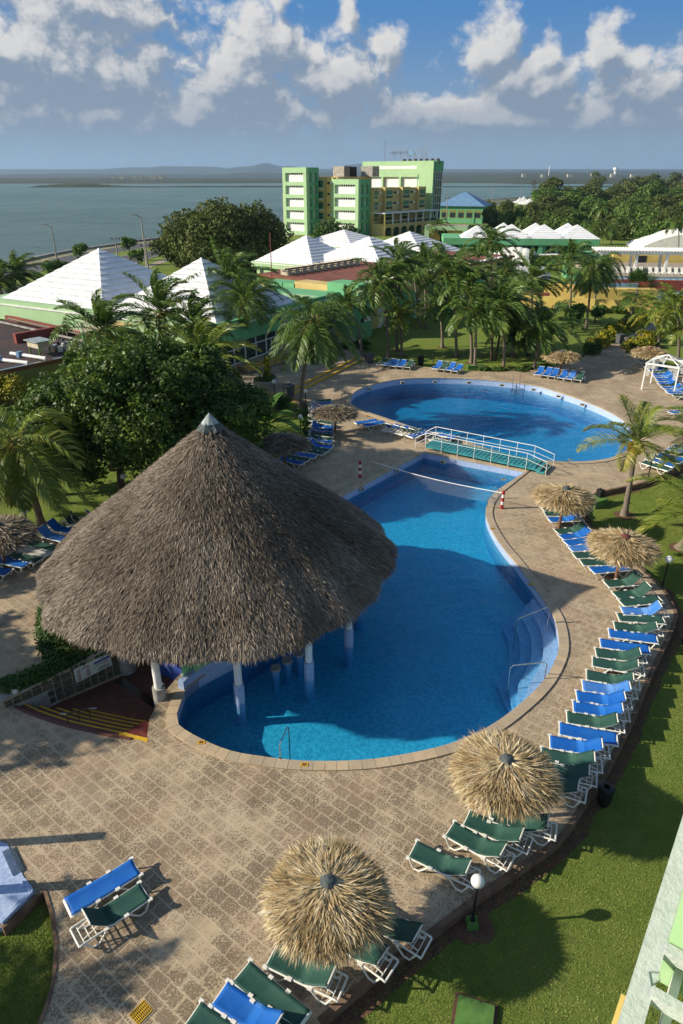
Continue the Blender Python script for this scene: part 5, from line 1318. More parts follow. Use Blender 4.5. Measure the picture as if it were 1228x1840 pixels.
# fan palm: stiff round crown
def fan_crown(seed, n, R_, w=.09):
    rs = np.random.RandomState(seed); V = []; F_ = []; rn = []
    for i in range(n):
        a = rs.rand() * 2 * PI; e = rs.uniform(-1.1, 1.45); d = np.array([math.cos(a) * math.cos(e), math.sin(a) * math.cos(e), math.sin(e)]); c = d * R_ * rs.uniform(.45, .62)
        u = np.cross(d, [0, 0, 1.]); u /= np.linalg.norm(u) + 1e-6; v = np.cross(u, d)
        r_ = rs.rand()
        for k in range(17):
            t = (k / 16 - .5) * 3.6; q = d * math.cos(t) * 1.0 + u * math.sin(t); q /= np.linalg.norm(q); l = R_ * .48 * (.75 + .25 * math.cos(t)); wd = np.cross(q, v); wd = wd / (np.linalg.norm(wd) + 1e-6) * w * .5
            tip = c + q * l + np.array([0, 0, -.16 * l]); m_ = c + q * l * .6; b = len(V); V += [c, m_ + wd, m_ - wd, tip]; F_ += [(b, b + 1, b + 2), (b + 1, b + 3, b + 2)]; x = min(1, max(0, .3 * r_ + .4 * rs.rand())); rn += [x, x]
    return np.array(V), np.array(F_), rn
def fan_palm(b, c, R_, label, seed, n=46):
    x, y = G(b[0], b[1], LZ); cx, cy, cz = P(c[0], c[1], y); root = tag(empty('fan_palm', (x, y, LZ)), label, 'palm tree')
    mb = MB(); mb.tube([(0, 0, -.2), (cx - x, 0, cz - LZ)], [.22, .16], 10); mb.build('trunk', m_trunk, root)
    o = link_mesh('crown', np_mesh('fan_crown', *fan_crown(seed, n, R_)[:2], m_hedge, fan_crown(seed, n, R_)[2]), root); o.location = (cx - x, 0, cz - LZ)
fan_palm((1132, 575), (1146, 520), 3.1, 'dark rounded fan palm between the red wall and the garden path', 5, 70)

# ================================================================== broadleaf trees
def leaf_cloud(rs, blobs, n, s, outward=.55, up=.35, long_=1.5):
    """leaf faces spread through a shell of several lobes; returns V,F,rnd"""
    w_ = np.array([b[3] ** 2 for b in blobs]); w_ /= w_.sum(); idx = rs.choice(len(blobs), n, p=w_)
    B = np.array([b[:3] for b in blobs])[idx]; Rr = np.array([b[3] for b in blobs])[idx]; Sz = np.array([b[4] if len(b) > 4 else .8 for b in blobs])[idx]
    d = rs.normal(size=(n, 3)); d[:, 2] = np.where(rs.rand(n) < .7, abs(d[:, 2]), d[:, 2]); d /= np.linalg.norm(d, axis=1)[:, None]
    rad = Rr * (1 - .42 * rs.rand(n) ** 2.2)
    rad *= 1 + .16 * np.sin(d[:, 0] * 7 + B[:, 0]) * np.sin(d[:, 1] * 8 + B[:, 1]) + .10 * np.sin(d[:, 2] * 13 + d[:, 0] * 11)
    C = B + d * rad[:, None] * np.stack([np.ones(n), np.ones(n), Sz], 1)
    N = d * outward + rs.normal(size=(n, 3)) * .55 + np.array([0, 0, up]); N /= np.linalg.norm(N, axis=1)[:, None]
    A = np.cross(N, rs.normal(size=(n, 3))); A /= np.linalg.norm(A, axis=1)[:, None] + 1e-9; Bv = np.cross(N, A)
    sz = s * (.6 + .8 * rs.rand(n))[:, None]
    V = np.stack([C - A * sz * .5 * long_, C + Bv * sz * .42 + N * sz * .1, C + A * sz * .5 * long_, C - Bv * sz * .42 + N * sz * .1], 1).reshape(-1, 3)
    F_ = np.arange(n * 4).reshape(n, 4)
    # some clumps are lighter young growth
    rn = np.clip(.62 * rs.rand(n) + .38 * (np.sin(C[:, 0] * 1.9 + 1) * np.sin(C[:, 1] * 2.3) * np.sin(C[:, 2] * 2.1) > .12), 0, 1)
    return V, F_, rn
def lobes(rs, c, R_, sz, n, rr=(.28, .5), spread=.72):
    out = [(c[0], c[1], c[2], R_ * .62, sz)]
    for i in range(n):
        d = rs.normal(size=3); d[2] = d[2] * .8 + .15; d /= np.linalg.norm(d); q = spread * rs.uniform(.75, 1.05)
        out.append((c[0] + d[0] * R_ * q, c[1] + d[1] * R_ * q, c[2] + d[2] * R_ * q * sz, R_ * rs.uniform(*rr), .85))
    return out
TREES = {}
def make_tree(x, y, z, R_, H_, label, mat, seed=1, n=9000, leaf=.25, trunk_h=None, cat='tree', group=None, name='tree', sz=.75, nl=14, proto=None, r_tr=None, stems=1):
    root = tag(empty(name, (x, y, z)), label, cat, group); cz = H_ - R_ * sz
    if proto is None or proto not in TREES:
        rs = np.random.RandomState(seed); th = max(.3, cz - R_ * sz * .3); rt = r_tr or max(.12, R_ * .055); mb = MB()
        lb = lobes(rs, (0, 0, cz), R_, sz, nl)
        for s in range(stems):
            o = (rs.uniform(-.4, .4) * (stems > 1), rs.uniform(-.4, .4) * (stems > 1))
            mb.tube([(o[0], o[1], -.3), (o[0] * 1.2 + rs.uniform(-.2, .2), o[1] * 1.2, th * .5), (o[0] * 2, o[1] * 2, th)], [rt * 1.3, rt, rt * .8], 8)
            for b in lb[1 + s::stems][:7]:
                mb.tube([(o[0] * 2, o[1] * 2, th * .85), ((b[0]) * .5, b[1] * .5, th + (b[2] - th) * .55), (b[0], b[1], b[2])], [rt * .55, rt * .35, rt * .1], 6)
        me_t = mb.mesh('trunk', m_bark, True); V, F_, rn = leaf_cloud(rs, lb, n, leaf); me_c = np_mesh('crown', V, F_, mat, rn)
        if proto: TREES[proto] = (me_t, me_c, R_, H_)
        sc = (1, 1, 1)
    else:
        me_t, me_c, r0, h0 = TREES[proto]; sc = (R_ / r0, R_ / r0, H_ / h0)
    a = link_mesh('trunk', me_t, root); b_ = link_mesh('crown', me_c, root)
    a.scale = sc; b_.scale = sc
    if proto: b_.rotation_euler = (0, 0, seed * 1.7); a.rotation_euler = (0, 0, seed * 1.7)
    return root
# the broad glossy tree behind the bar: five merged stems
rs_ = np.random.RandomState(77)
fx, fy = -12.3, 41.5
root = tag(empty('broad_tree', (fx, fy, LZ)), 'broad glossy dark green tree filling the space behind the thatched bar', 'tree')
lb = [(-.5, 0, 5.4, 4.6, .72), (-4.3, -1.0, 5.0, 3.4, .8), (3.6, .2, 5.4, 3.4, .8), (-1.5, -2.2, 6.6, 3.0, .8), (2.2, -2.0, 6.4, 2.9, .8), (.3, -3.6, 4.3, 3.2, .85), (-4.0, -3.2, 3.6, 2.6, .85), (4.6, -2.6, 4.2, 2.6, .85), (-6.3, .4, 3.9, 2.3, .9), (6.2, .6, 4.2, 2.2, .9),
      (-3.0, .5, 7.1, 2.1, .8), (.5, .6, 7.6, 2.1, .8), (3.4, .5, 7.2, 1.9, .8), (-5.6, -2.2, 2.6, 1.8, .9), (-2.6, -4.6, 2.9, 2.0, .85), (2.6, -4.6, 3.2, 2.0, .85), (6.0, -2.2, 2.6, 1.7, .9)]
sub = []
for b in lb:
    for q in range(5):
        d = rs_.normal(size=3); d /= np.linalg.norm(d); sub.append((b[0] + d[0] * b[3] * .62, b[1] + d[1] * b[3] * .62, b[2] + d[2] * b[3] * .5, b[3] * rs_.uniform(.28, .48), .85))
V, F_, rn = leaf_cloud(rs_, lb[:1] + [(b[0], b[1], b[2], b[3] * .8, b[4]) for b in lb[1:]] + sub, 95000, .155, long_=1.6)
link_mesh('crown', np_mesh('crown', V, F_, m_ficus, rn), root)
mb = MB()
for (x_, y_) in [(-5.6, -3.0), (-1.2, -3.6), (1.8, -2.6), (4.6, -1.2), (-3.2, 1.0)]:
    mb.tube([(x_, y_, -.3), (x_ * .95, y_ + .2, 1.4), (x_ * .8, y_ + .6, 3.0), (x_ * .7, y_ + 1, 5.0)], [.24, .19, .17, .10], 8)
    for k in range(4): a = k * 1.7 + x_; mb.tube([(x_ * .9, y_ + .4, 1.8), (x_ * .8 + math.cos(a) * 1.2, y_ + .6 + math.sin(a) * 1.2, 3.4)], [.09, .04], 6)
mb.build('trunk', m_bark, root, smooth=True)

def tree_px(b, top, wpx, label, mat, seed, n, leaf, sz=.8, zb=LZ, **k):
    x, y = G(b[0], b[1], zb); z = P(b[0], top, y)[2]; dep = y * _c + (CAM_H - z) * _s; R_ = wpx / 2 * dep / F_PX
    return make_tree(x, y, zb, R_, z - zb, label, mat, seed, n, leaf, sz=sz, **k)
tree_px((405, 490), 370, 205, 'huge dull green tree on the lawn left of the hotel', m_dtree, 3, 48000, .42, sz=.62, nl=26)
tree_px((318, 480), 412, 90, 'smaller dull tree joined to the left flank of the huge tree', m_dtree, 4, 16000, .40, sz=.75)
tree_px((885, 650), 512, 82, 'bushy bright leaved tree with split trunk among the lawn palms', m_gtree, 7, 9000, .26, sz=1.1, nl=12, stems=2)
tree_px((945, 640), 560, 84, 'dark thicket tree between two lawn palms', m_ficus, 8, 6000, .26, sz=.95, nl=10, stems=2)
tree_px((1026, 602), 545, 52, 'clipped round dark tree on the far lawn', m_hedge, 9, 3800, .20, sz=.8, nl=7)
tree_px((1070, 580), 552, 28, 'small dark shrub tree beneath the skirted palm', m_hedge, 10, 1500, .18, nl=6)
tree_px((1120, 425), 400, 92, 'spreading bright green tree behind the white terrace colonnade', m_gtree, 11, 7000, .5, sz=.6)
tree_px((1192, 432), 398, 74, 'round bright tree before the white vaulted hall', m_gtree, 14, 6000, .5, sz=.7)
tree_px((1160, 440), 408, 50, 'smaller tree left of the vaulted hall', m_gtree, 15, 3500, .5, sz=.7)
tree_px((600, 447), 404, 92, 'clipped hedge tree behind the white stepped roofs', m_hedge, 13, 4000, .5, sz=.5)

# banana plants and tropical shrubs at the planting bed
def banana(b, h, label, seed, nl=9):
    x, y = G(b[0], b[1], LZ); root = tag(empty('banana_plant', (x, y, LZ)), label, 'plant'); rs = random.Random(seed); mb = MB()
    for i in range(nl):
        a = i * 2.4 + rs.random(); e = 1.45 - 1.0 * i / nl; L = h * rs.uniform(.62, .85); d = Vector((math.cos(a) * math.cos(e), math.sin(a) * math.cos(e), math.sin(e))); p = Vector((0, 0, h * .35)); vs = []; n = 9
        for k in range(n + 1):
            t = k / n; wd = .30 * h / 3 * math.sin(PI * min(1, .12 + t * .88)) ** .6 * (1 if t > .12 else .12); s_ = d.cross(Vector((0, 0, 1))); s_ = s_.normalized() if s_.length > .01 else Vector((1, 0, 0)); u_ = s_.cross(d)
            vs += [tuple(p - s_ * wd + u_ * wd * .35), tuple(p), tuple(p + s_ * wd + u_ * wd * .35)]; p = p + d * L / n; d = (d + Vector((.03, 0, -.16 - .05 * k / n))).normalized()
        mb.add(vs, [(3 * k + j, 3 * k + j + 1, 3 * k + j + 4, 3 * k + j + 3) for k in range(n) for j in range(2)], rs.random())
    mb.build('leaves', m_banana, root, rnd=True); m2 = MB(); m2.tube([(0, 0, -.1), (0, 0, h * .45)], [.13, .08], 8); m2.build('stem', m_rachis, root)
banana((480, 795), 3.9, 'banana plant with arching leaves beside the palm lawn', 3, 11)
banana((455, 800), 3.0, 'smaller banana plant tucked behind the arching one', 8, 9)
def shrub(x, y, z, r, h, label, mat, seed, n=900, leaf=.12, cat='shrub', group=None, name='shrub', sx=1.0, rz=0.0):
    rs = np.random.RandomState(seed); root = tag(empty(name, (x, y, z), rz), label, cat, group)
    lb_ = [(rs.uniform(-.6, .6) * r * sx, rs.uniform(-.5, .5) * r, h * .5, r * .62, h / r * .75) for _ in range(5)]
    V, F_, rn = leaf_cloud(rs, lb_, n, leaf, long_=1.4); link_mesh('foliage', np_mesh('foliage', V, F_, mat, rn), root)
    mb = MB(); mb.tube([(0, 0, -.1), (0, 0, h * .6)], [.05, .03], 6); mb.build('stem', m_bark, root); return root
def shrub_px(b, r, h, label, mat, seed, **k):
    x, y = G(b[0], b[1], LZ); return shrub(x, y, LZ, r, h, label, mat, seed, **k)
SH = 'yellow and green shrubs along the garden path'
for i, (b, r, h, lb_) in enumerate([((1058, 640), 1.3, 1.5, 'dark green shrub at the start of the path, lowest of its row'), ((1072, 628), 1.3, 1.4, 'half yellow shrub, second up the left path edge'), ((1091, 615), 1.3, 1.4, 'green shrub with yellow tips, third up the left path edge'), ((1108, 603), 1.3, 1.4, 'yellow topped shrub beside the small grey path bin'), ((1124, 594), 1.5, 1.5, 'brightest yellow shrub on the left path edge'), ((1142, 584), 1.5, 1.5, 'topmost shrub on the left path edge by the fan palm'),
                                    ((1136, 632), 1.2, 1.2, 'rounded shrub at the near right corner of the path'), ((1155, 624), 1.4, 1.2, 'shrub behind the path parasol'), ((1170, 612), 1.4, 1.3, 'yellow tipped shrub at the yellowish palm trunk'), ((1198, 590), 1.4, 1.4, 'yellow flowering shrub right of the path, farthest one')]):
    shrub_px(b, r, h, lb_, m_yshrub if i not in (0, 5) else m_hedge, 40 + i, n=1500, leaf=.17, group=SH)
FB = 'low red flowering shrubs along the lawn edge'
for i, b in enumerate([(872, 668), (893, 669), (922, 669), (936, 671), (948, 668), (980, 664)]):
    shrub_px(b, .8, .6, ['red flowering shrub right of the long green box', 'red flowering shrub at the foot of the upright palm', 'red flowering shrub midway along the far lawn edge', 'red flowering shrub left of the leaning palm base', 'red flowering shrub at the leaning palm base', 'red flowering shrub behind the far right loungers'][i], m_flower, 60 + i, n=500, leaf=.15, group=FB)
for i, (b, r, h, lb_) in enumerate([((650, 628), 1.1, 1.0, 'dark low shrub at the top of the yellow steps'), ((628, 630), 1.0, 1.0, 'dark low shrub at the curved palm foot'), ((505, 735), .7, 1.1, 'small light shrub next to the lower grey bin'), ((460, 740), 1.2, 1.6, 'dark shrub below the terrace planter'), ((557, 765), .6, .7, 'low shrub by the second lawn globe lamp'), ((554, 785), .6, .7, 'low shrub at the kerb corner of the palm lawn'), ((544, 752), .5, .8, 'thin shrub between the two lawn lamps'),
                                    ((20, 742), 1.6, 3.2, 'pale spiky shrub against the olive wall on the left'), ((300, 700), 2.2, 2.6, 'dark shrub mass behind the broad tree'), ((100, 800), 2.2, 2.0, 'dark shrub in the shade left of the broad tree'), ((420, 780), 2.0, 3.6, 'leafy shrub right of the broad tree crown'), ((445, 820), 1.8, 2.4, 'leafy shrub beside the banana plants')]):
    shrub_px(b, r, h, lb_, m_hedge if i != 7 else m_yshrub, 80 + i, n=1400, leaf=.15)
# hedges by the bar steps
def hedge(pts, w_, h, z0, label, seed, n, leaf=.09):
    rs = np.random.RandomState(seed); b0 = pts[0]; root = tag(empty('hedge', (b0[0], b0[1], z0)), label, 'hedge'); lp = smooth_loop(pts, .3, False)
    lb_ = [(p[0] - b0[0] + rs.uniform(-.08, .08), p[1] - b0[1] + rs.uniform(-.08, .08), h * .5, w_ * rs.uniform(.5, .62), h / w_ * .9) for p in lp]
    V, F_, rn = leaf_cloud(rs, lb_, n, leaf, long_=1.3); link_mesh('foliage', np_mesh('hedge_foliage', V, F_, m_hedge, rn), root)
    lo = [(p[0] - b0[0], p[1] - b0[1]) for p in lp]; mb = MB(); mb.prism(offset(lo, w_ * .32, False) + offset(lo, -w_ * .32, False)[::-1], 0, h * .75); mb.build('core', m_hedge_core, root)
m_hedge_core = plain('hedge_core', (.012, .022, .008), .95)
w0 = Vector((-12.3, 19.85)); w1 = Vector((-9.1, 22.4))
hedge([tuple(w0), (-11.2, 20.7), (-10.2, 21.5), tuple(w1)], .8, .55, .30, 'low clipped hedge along the back of the stone wall', 5, 9000)
hedge([(-10.9, 21.4), (-11.9, 22.7), (-12.55, 24.2), (-12.8, 25.8)], .95, .95, 0, 'shaded clipped hedge curving round the left side of the bar', 6, 9000)
# planter with a pale cypress-like bush
x, y = G(478, 706, LZ); pl0 = tag(empty('planter', (x, y, LZ), .6), 'curved concrete planter with a pale knobbly bush near the terrace steps', 'planter')
mb = MB(); mb.cyl((0, 0), 1.15, 0, 1.25, 28, 1.2); mb.build('tub', m_concrete, pl0)
rs_ = np.random.RandomState(9); V, F_, rn = leaf_cloud(rs_, [(.2, 0, 1.6, .35, 1), (.25, 0, 2.1, .3, 1), (.2, 0, 2.6, .3, 1), (.25, 0, 3.05, .24, 1)], 1400, .12); link_mesh('pale_bush', np_mesh('pale_bush', V, F_, m_yshrub, rn), pl0)
V, F_, rn = leaf_cloud(rs_, [(-.6, 0, 1.3, .5, .6), (.6, .2, 1.3, .5, .6), (0, -.5, 1.3, .5, .6)], 900, .12); link_mesh('low_plants', np_mesh('low_plants', V, F_, m_gtree, rn), pl0)

# trees out of the frame on the left whose shade falls over the paving
make_tree(-29.5, 19.5, 0, 5.2, 10.5, 'tree outside the left border that shades the paving', m_gtree, 31, 9000, .35)
make_tree(-31.0, 27.5, 0, 4.0, 8.5, 'second tree outside the left border beyond the parasol', m_gtree, 32, 6000, .35)
make_palm((-19.5, 8.6), (-19.0, 8.4, 5.2), 3.0, 'mid', 2, 'palm outside the lower left corner', zb=LZ)

# ------------------------------------------------------------------ wooded background on the right and along the bay
rsb = random.Random(12)
WG = 'trees of the wooded park beyond the resort'
desc = {0: 'tall dark green', 1: 'broad mid green', 2: 'yellowish green', 3: 'dull brownish green'}
PT_ = [('wa', m_gtree), ('wb', m_gtree), ('wc', m_dtree), ('wd', m_dtree)]
spots = []
def wood(x0, x1, ybase0, ybase1, k, wpx, hpx, tag_, front=0):
    for i in range(k):
        fx_ = (i + rsb.uniform(-.3, .3)) / max(1, k - 1); bx = x0 + (x1 - x0) * fx_; by = ybase0 + (ybase1 - ybase0) * fx_ + rsb.uniform(-3, 3)
        spots.append((bx, by, wpx * rsb.uniform(.75, 1.35), hpx * rsb.uniform(.8, 1.25), tag_, i))
wood(985, 1240, 372, 362, 9, 60, 27, 'along the skyline of the park')
wood(965, 1240, 388, 380, 10, 56, 28, 'in the second rank of the park')
wood(985, 1235, 405, 396, 9, 50, 27, 'in the middle of the park')
wood(1075, 1235, 428, 430, 6, 46, 34, 'in front, above the white colonnade')
wood(880, 1010, 408, 412, 6, 38, 32, 'behind the distant pyramid roofs')
wood(880, 960, 392, 388, 4, 36, 28, 'right of the blue roofed house')
wood(1100, 1240, 352, 346, 5, 45, 18, 'on the far skyline near the bay')
for j, (bx, by, wp, hp, tg, i) in enumerate(spots):
    x, y = G(bx, by, LZ); dep = y * _c + (CAM_H - 4) * _s; R_ = wp / 2 * dep / F_PX; Hh = hp * dep / F_PX * 1.05; v = rsb.randrange(4)
    p_, m_ = PT_[v]
    make_tree(x, y, LZ, R_, max(Hh, R_ * 1.1), '%s park tree, %s from the left %s' % (desc[v], ORD[i], tg), m_, j + 1, 3200, R_ * .085, group=WG, proto=p_, sz=.72, nl=12)
PG = 'far palms among the park trees'
for i, (bx, by, cx, cy, L) in enumerate([(1018, 425, 1018, 396, 5.0), (1084, 425, 1085, 372, 5.5), (1130, 420, 1131, 366, 5.5), (1170, 415, 1170, 385, 6), (1060, 440, 1062, 405, 4.6), (1218, 460, 1219, 398, 4.6), (983, 420, 984, 398, 4.5), (940, 415, 941, 397, 4.5), (955, 412, 956, 394, 4.2), (1110, 415, 1110, 392, 5), (1145, 428, 1146, 402, 5), (1098, 440, 1100, 412, 4.6)]):
    palm_px((bx, by), (cx, cy), L, 'lo', i % 3, 'far palm, %s from the nearest left one among the park trees' % ORD[i], group=PG, soil=False)
# casuarina-like feathery trees at the shore
for i, (bx, by, top, w_) in enumerate([(985, 370, 318, 44), (1068, 352, 310, 40), (1210, 345, 306, 26)]):
    tree_px((bx, by), top, w_, ['feathery casuarina beside the bare tree at the shore', 'feathery casuarina rising over the park skyline', 'thin leaning casuarina near the right border'][i], m_dtree, 90 + i, 2600, .9, sz=1.0, nl=9)
x, y = G(957, 366, LZ); root = tag(empty('bare_tree', (x, y, LZ)), 'leafless grey tree at the shore beside the casuarina', 'tree'); mb = MB(); rs = random.Random(3); dep = y * _c + CAM_H * _s; hh = 44 * dep / F_PX
def branch(p, d, l, r, k):
    q = p + d * l; mb.tube([tuple(p), tuple(q)], [r, r * .6], 5, False)
    if k:
        for _ in range(3): branch(q, (d + Vector((rs.uniform(-.7, .7), rs.uniform(-.7, .7), rs.uniform(-.1, .5)))).normalized(), l * .68, r * .6, k - 1)
branch(Vector((0, 0, 0)), Vector((.05, 0, 1)), hh * .33, hh * .018, 4); mb.build('branches', m_bark, root)
# ================================================================== buildings
def stepped_roof(s, h, mat, parent, cx, cy, z, tiers=10, rz=0.0, name='roof'):
    mb = MB(); vs = []; n = 0; lip = .17 * h / 5
    for k in range(tiers):
        t0, t1 = k / tiers, (k + 1) / tiers
        vs.append((s * (1 - t0), h * t0)); vs.append((s * (1 - t1) + s * .020, h * t1 - lip)); 
    vs.append((0.01, h))
    V = []
    for (q, zz) in vs:
        for (i, j) in ((-1, -1), (1, -1), (1, 1), (-1, 1)): V.append((cx + i * q, cy + j * q, z + zz))
    m = len(vs); F_ = [(r * 4 + k, r * 4 + (k + 1) % 4, (r + 1) * 4 + (k + 1) % 4, (r + 1) * 4 + k) for r in range(m - 1) for k in range(4)] + [(3, 2, 1, 0)]
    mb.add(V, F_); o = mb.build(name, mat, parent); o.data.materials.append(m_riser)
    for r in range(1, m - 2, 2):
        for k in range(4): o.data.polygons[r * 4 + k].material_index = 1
    return o
def bx(par, name, mat, x0, x1, y0, y1, z0, z1):
    mb = MB(); mb.box(((x0 + x1) / 2, (y0 + y1) / 2, (z0 + z1) / 2), (x1 - x0, y1 - y0, z1 - z0)); return mb.build(name, mat, par)
def root_at(p, rz, name, label, cat, z=LZ, group=None): return tag(empty(name, (p[0], p[1], z), rz), label, cat, group)
def W2L(root, p):
    a = root.rotation_euler[2]; dx, dy = p[0] - root.location[0], p[1] - root.location[1]; return (dx * math.cos(a) + dy * math.sin(a), -dx * math.sin(a) + dy * math.cos(a))
def L2W(root, p):
    a = root.rotation_euler[2]; return (root.location[0] + p[0] * math.cos(a) - p[1] * math.sin(a), root.location[1] + p[0] * math.sin(a) + p[1] * math.cos(a))

# ---- restaurant: long light green block with two big white stepped roofs and a lettered shaded front
N = G(388, 585, 5.0); r = root_at(N, R(-29), 'restaurant', 'light green restaurant with two big white stepped pyramid roofs', 'building', 0)
FZ0, FZ1 = 2.85, 5.0
bx(r, 'fascia', m_lgreen, -34, 0, 0, .5, FZ0, FZ1); bx(r, 'fascia', m_sgreen, -.5, 0, .5, 24, FZ0, FZ1)
bx(r, 'white_band', m_white, -34.2, .1, -.08, .0 - .003, FZ1 - .55, FZ1 - .38); bx(r, 'white_band', m_white, .003, .10, -.08, 24, FZ1 - .55, FZ1 - .38)
bx(r, 'roof_slab', m_lgreen, -34, -.5, .5, 20, FZ1 - .35, FZ1 - .05); bx(r, 'roof_slab', m_sgreen, -10, -.5, 20, 24, FZ1 - .35, FZ1 - .06)
for x_ in (-33.2, -17.5): bx(r, 'pillar', m_lgreen, x_ - .8, x_ + .8, .05, 1.5, -.3, FZ0)
bx(r, 'wall', m_olive, -15, -1.2, .9, 1.2, -.3, FZ0); bx(r, 'wall', m_sgreen, -16, -15, 1.0, 18, -.3, FZ0)
# glazed front under the shaded fascia
bx(r, 'interior_wall', m_dark, -4.2, -4.0, 1.5, 23.5, 0.3, FZ0)
gz = .62
for k in range(12):
    y0 = 1.2 + k * 1.85
    if y0 > 22: break
    fr = MB(); xf = -.45
    for yy in (y0, y0 + 1.80): fr.box((xf, yy, (gz + FZ0) / 2), (.10, .10, FZ0 - gz))
    for zz in (gz + .05, FZ0 - .78, FZ0 - .05): fr.box((xf, y0 + .9, zz), (.09, 1.7, .09))
    if k in (4, 5): fr.box((xf, y0 + .9, (gz + FZ0 - .8) / 2), (.09, .09, FZ0 - .9 - gz))
    w_ = fr.build('window', m_white, r); g_ = MB(); g_.box((xf - .03, y0 + .9, (gz + FZ0) / 2), (.02, 1.75, FZ0 - gz - .1)); g_.build('pane', m_glass, w_)
bx(r, 'plinth', m_concrete, -.9, -.1, .6, 23.6, -.3, gz)
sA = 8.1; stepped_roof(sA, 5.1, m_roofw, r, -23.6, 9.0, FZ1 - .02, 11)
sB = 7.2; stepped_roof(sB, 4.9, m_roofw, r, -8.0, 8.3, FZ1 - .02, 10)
# the visible lettering of the name on the shaded fascia
def text_mesh(body, size, mat, name, parent, loc, rot, ext=.02):
    cu = bpy.data.curves.new(name, 'FONT'); cu.body = body; cu.size = size; cu.extrude = ext; cu.shear = .2
    o = bpy.data.objects.new(name, cu); col.objects.link(o); bpy.context.view_layer.update()
    me = bpy.data.meshes.new_from_object(o.evaluated_get(bpy.context.evaluated_depsgraph_get())); bpy.data.objects.remove(o); bpy.data.curves.remove(cu)
    me.materials.clear(); me.materials.append(mat); m = link_mesh(name, me, parent); m.location = loc; m.rotation_euler = rot; return m
text_mesh('La', 1.35, m_white, 'lettering', r, (.03, 10.6, FZ0 + .22), (R(90), 0, R(90)))
# ---- low roofs to the right of the restaurant: red terracotta roof over green and yellow wings
Wp = G(606, 604, LZ); r = root_at(Wp, R(-38), 'guest_wing', 'two storey yellow and green guest wing under a flat red terracotta roof', 'building')
bx(r, 'wall', m_yellow, -16, 1.0, 3.0, 46, 0, 5.6); bx(r, 'red_roof', m_terra, -16, 1.3, 2.6, 46.3, 5.6, 5.9)
bx(r, 'green_wing', m_sgreen, -1.5, 3.2, 0, 2.9, 0, 6.3); bx(r, 'yellow_wing', m_yellow, -7, -1.55, .2, 2.6, 0, 5.9); bx(r, 'green_wing', m_sgreen, -12, -7.0, .1, 2.9, 0, 5.6)
for k, y0 in enumerate((9.0, 19.5, 30.0, 40.0)):
    bx(r, 'green_bay', m_sgreen, 1.0, 2.6, y0, y0 + 4.6, 0, 1.1 if k else 2.9); bx(r, 'green_bay', m_sgreen, 1.0, 2.6, y0, y0 + 4.6, 2.9, 4.0)
    w_ = bx(r, 'window', m_dark, .9, 1.02, y0 + .4, y0 + 3.2, 4.0, 5.2); bx(w_, 'frame', m_white, 1.02, 1.08, y0 + 1.7, y0 + 1.9, 4.0, 5.2)
    w_ = bx(r, 'window', m_dark, .9, 1.02, y0 + 5.4, y0 + 6.4, 1.3, 2.2); bx(w_, 'frame', m_white, 1.02, 1.10, y0 + 5.3, y0 + 6.5, 1.1, 1.3)
for y0 in (4.0, 7.2, 15.5): w_ = bx(r, 'door', m_white, 1.0, 1.06, y0, y0 + 1.9, 0, 2.5); bx(w_, 'pane', m_glass, 1.06, 1.08, y0 + 1.0, y0 + 1.8, .2, 2.3) if y0 > 10 else None
w_ = bx(r, 'window', m_dark, 2.0, 3.22, .6, 1.2, 1.9, 2.4); bx(w_, 'frame', m_white, 3.2, 3.25, 1.3, 2.7, 1.9, 2.5)
mb = MB()
for k in range(26): mb.box((1.18, 4 + k * 1.6, 6.02), (.35, .8 if k % 3 else 1.4, .22))
mb.build('parapet_blocks', m_white, r)
# skylight strip on the red roof
mb = MB()
for k in range(11):
    y0 = 2.8 + k * 1.5; mb.box((-12.0, y0 + 1.5, 6.25), (1.3, .9, .7)); mb.tube([(-11.1, y0 + .6, 6.0), (-11.2, y0 + .6, 6.7), (-12.8, y0 + .6, 6.75)], .09, 5)
mb.build('skylights', m_cop2, r); mb = MB(); mb.tube([(-11.1, 3, 6.75), (-11.1, 20, 6.75)], .1, 6); mb.build('skylight_rail', m_dark, r)
# ---- cluster of four white roofs
def pavilion(near_px, ez, size, apex_py, rz, label, wall=m_lgreen, fasc=.9, wins=4, base=LZ, h=None):
    p = G(near_px[0], near_px[1], ez); r = root_at(p, rz, 'pavilion', label, 'building', 0, 'white stepped pyramid pavilions')
    cw = L2W(r, (-size / 2, size / 2)); H_ = h or (P(near_px[0], apex_py, cw[1])[2] - ez)
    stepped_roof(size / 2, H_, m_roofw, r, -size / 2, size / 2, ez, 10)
    bx(r, 'fascia', wall, -size - .3, .3, -.3, size + .3, ez - fasc, ez - .02); bx(r, 'white_band', m_white, -size - .36, .36, -.36, size + .36, ez - .28, ez - .16)
    bx(r, 'wall', wall, -size + .3, -.4, .3, size - .3, base, ez - fasc)
    for k in range(wins):
        x0 = -size + 1 + k * (size - 1.5) / wins; w_ = bx(r, 'window', m_dark, x0, x0 + .8, .27, .35, ez - fasc - 1.3, ez - fasc - .3); bx(w_, 'pane', m_glass, x0 + .06, x0 + .74, .255, .27, ez - fasc - 1.24, ez - fasc - .36)
    return r
pavilion((563, 478), 4.9, 12.5, 422, R(-36), 'white stepped roof with a light green wall, leftmost of the four grouped roofs')
pavilion((634, 446), 5.2, 14.5, 412, R(-36), 'white stepped roof at the back of the four, right before the hotel towers')
pavilion((688, 484), 4.9, 15.5, 424, R(-36), 'front white stepped roof of the four with a seam across it', m_white, 1.2, 1)
pavilion((762, 461), 5.0, 15.0, 415, R(-36), 'rightmost white stepped roof of the four, partly behind palms')
x, y = G(489, 505, 5.5); mst = tag(empty('radio_mast', (x, y, LZ)), 'thin red and white radio mast beside the leftmost grouped white roof', 'mast')
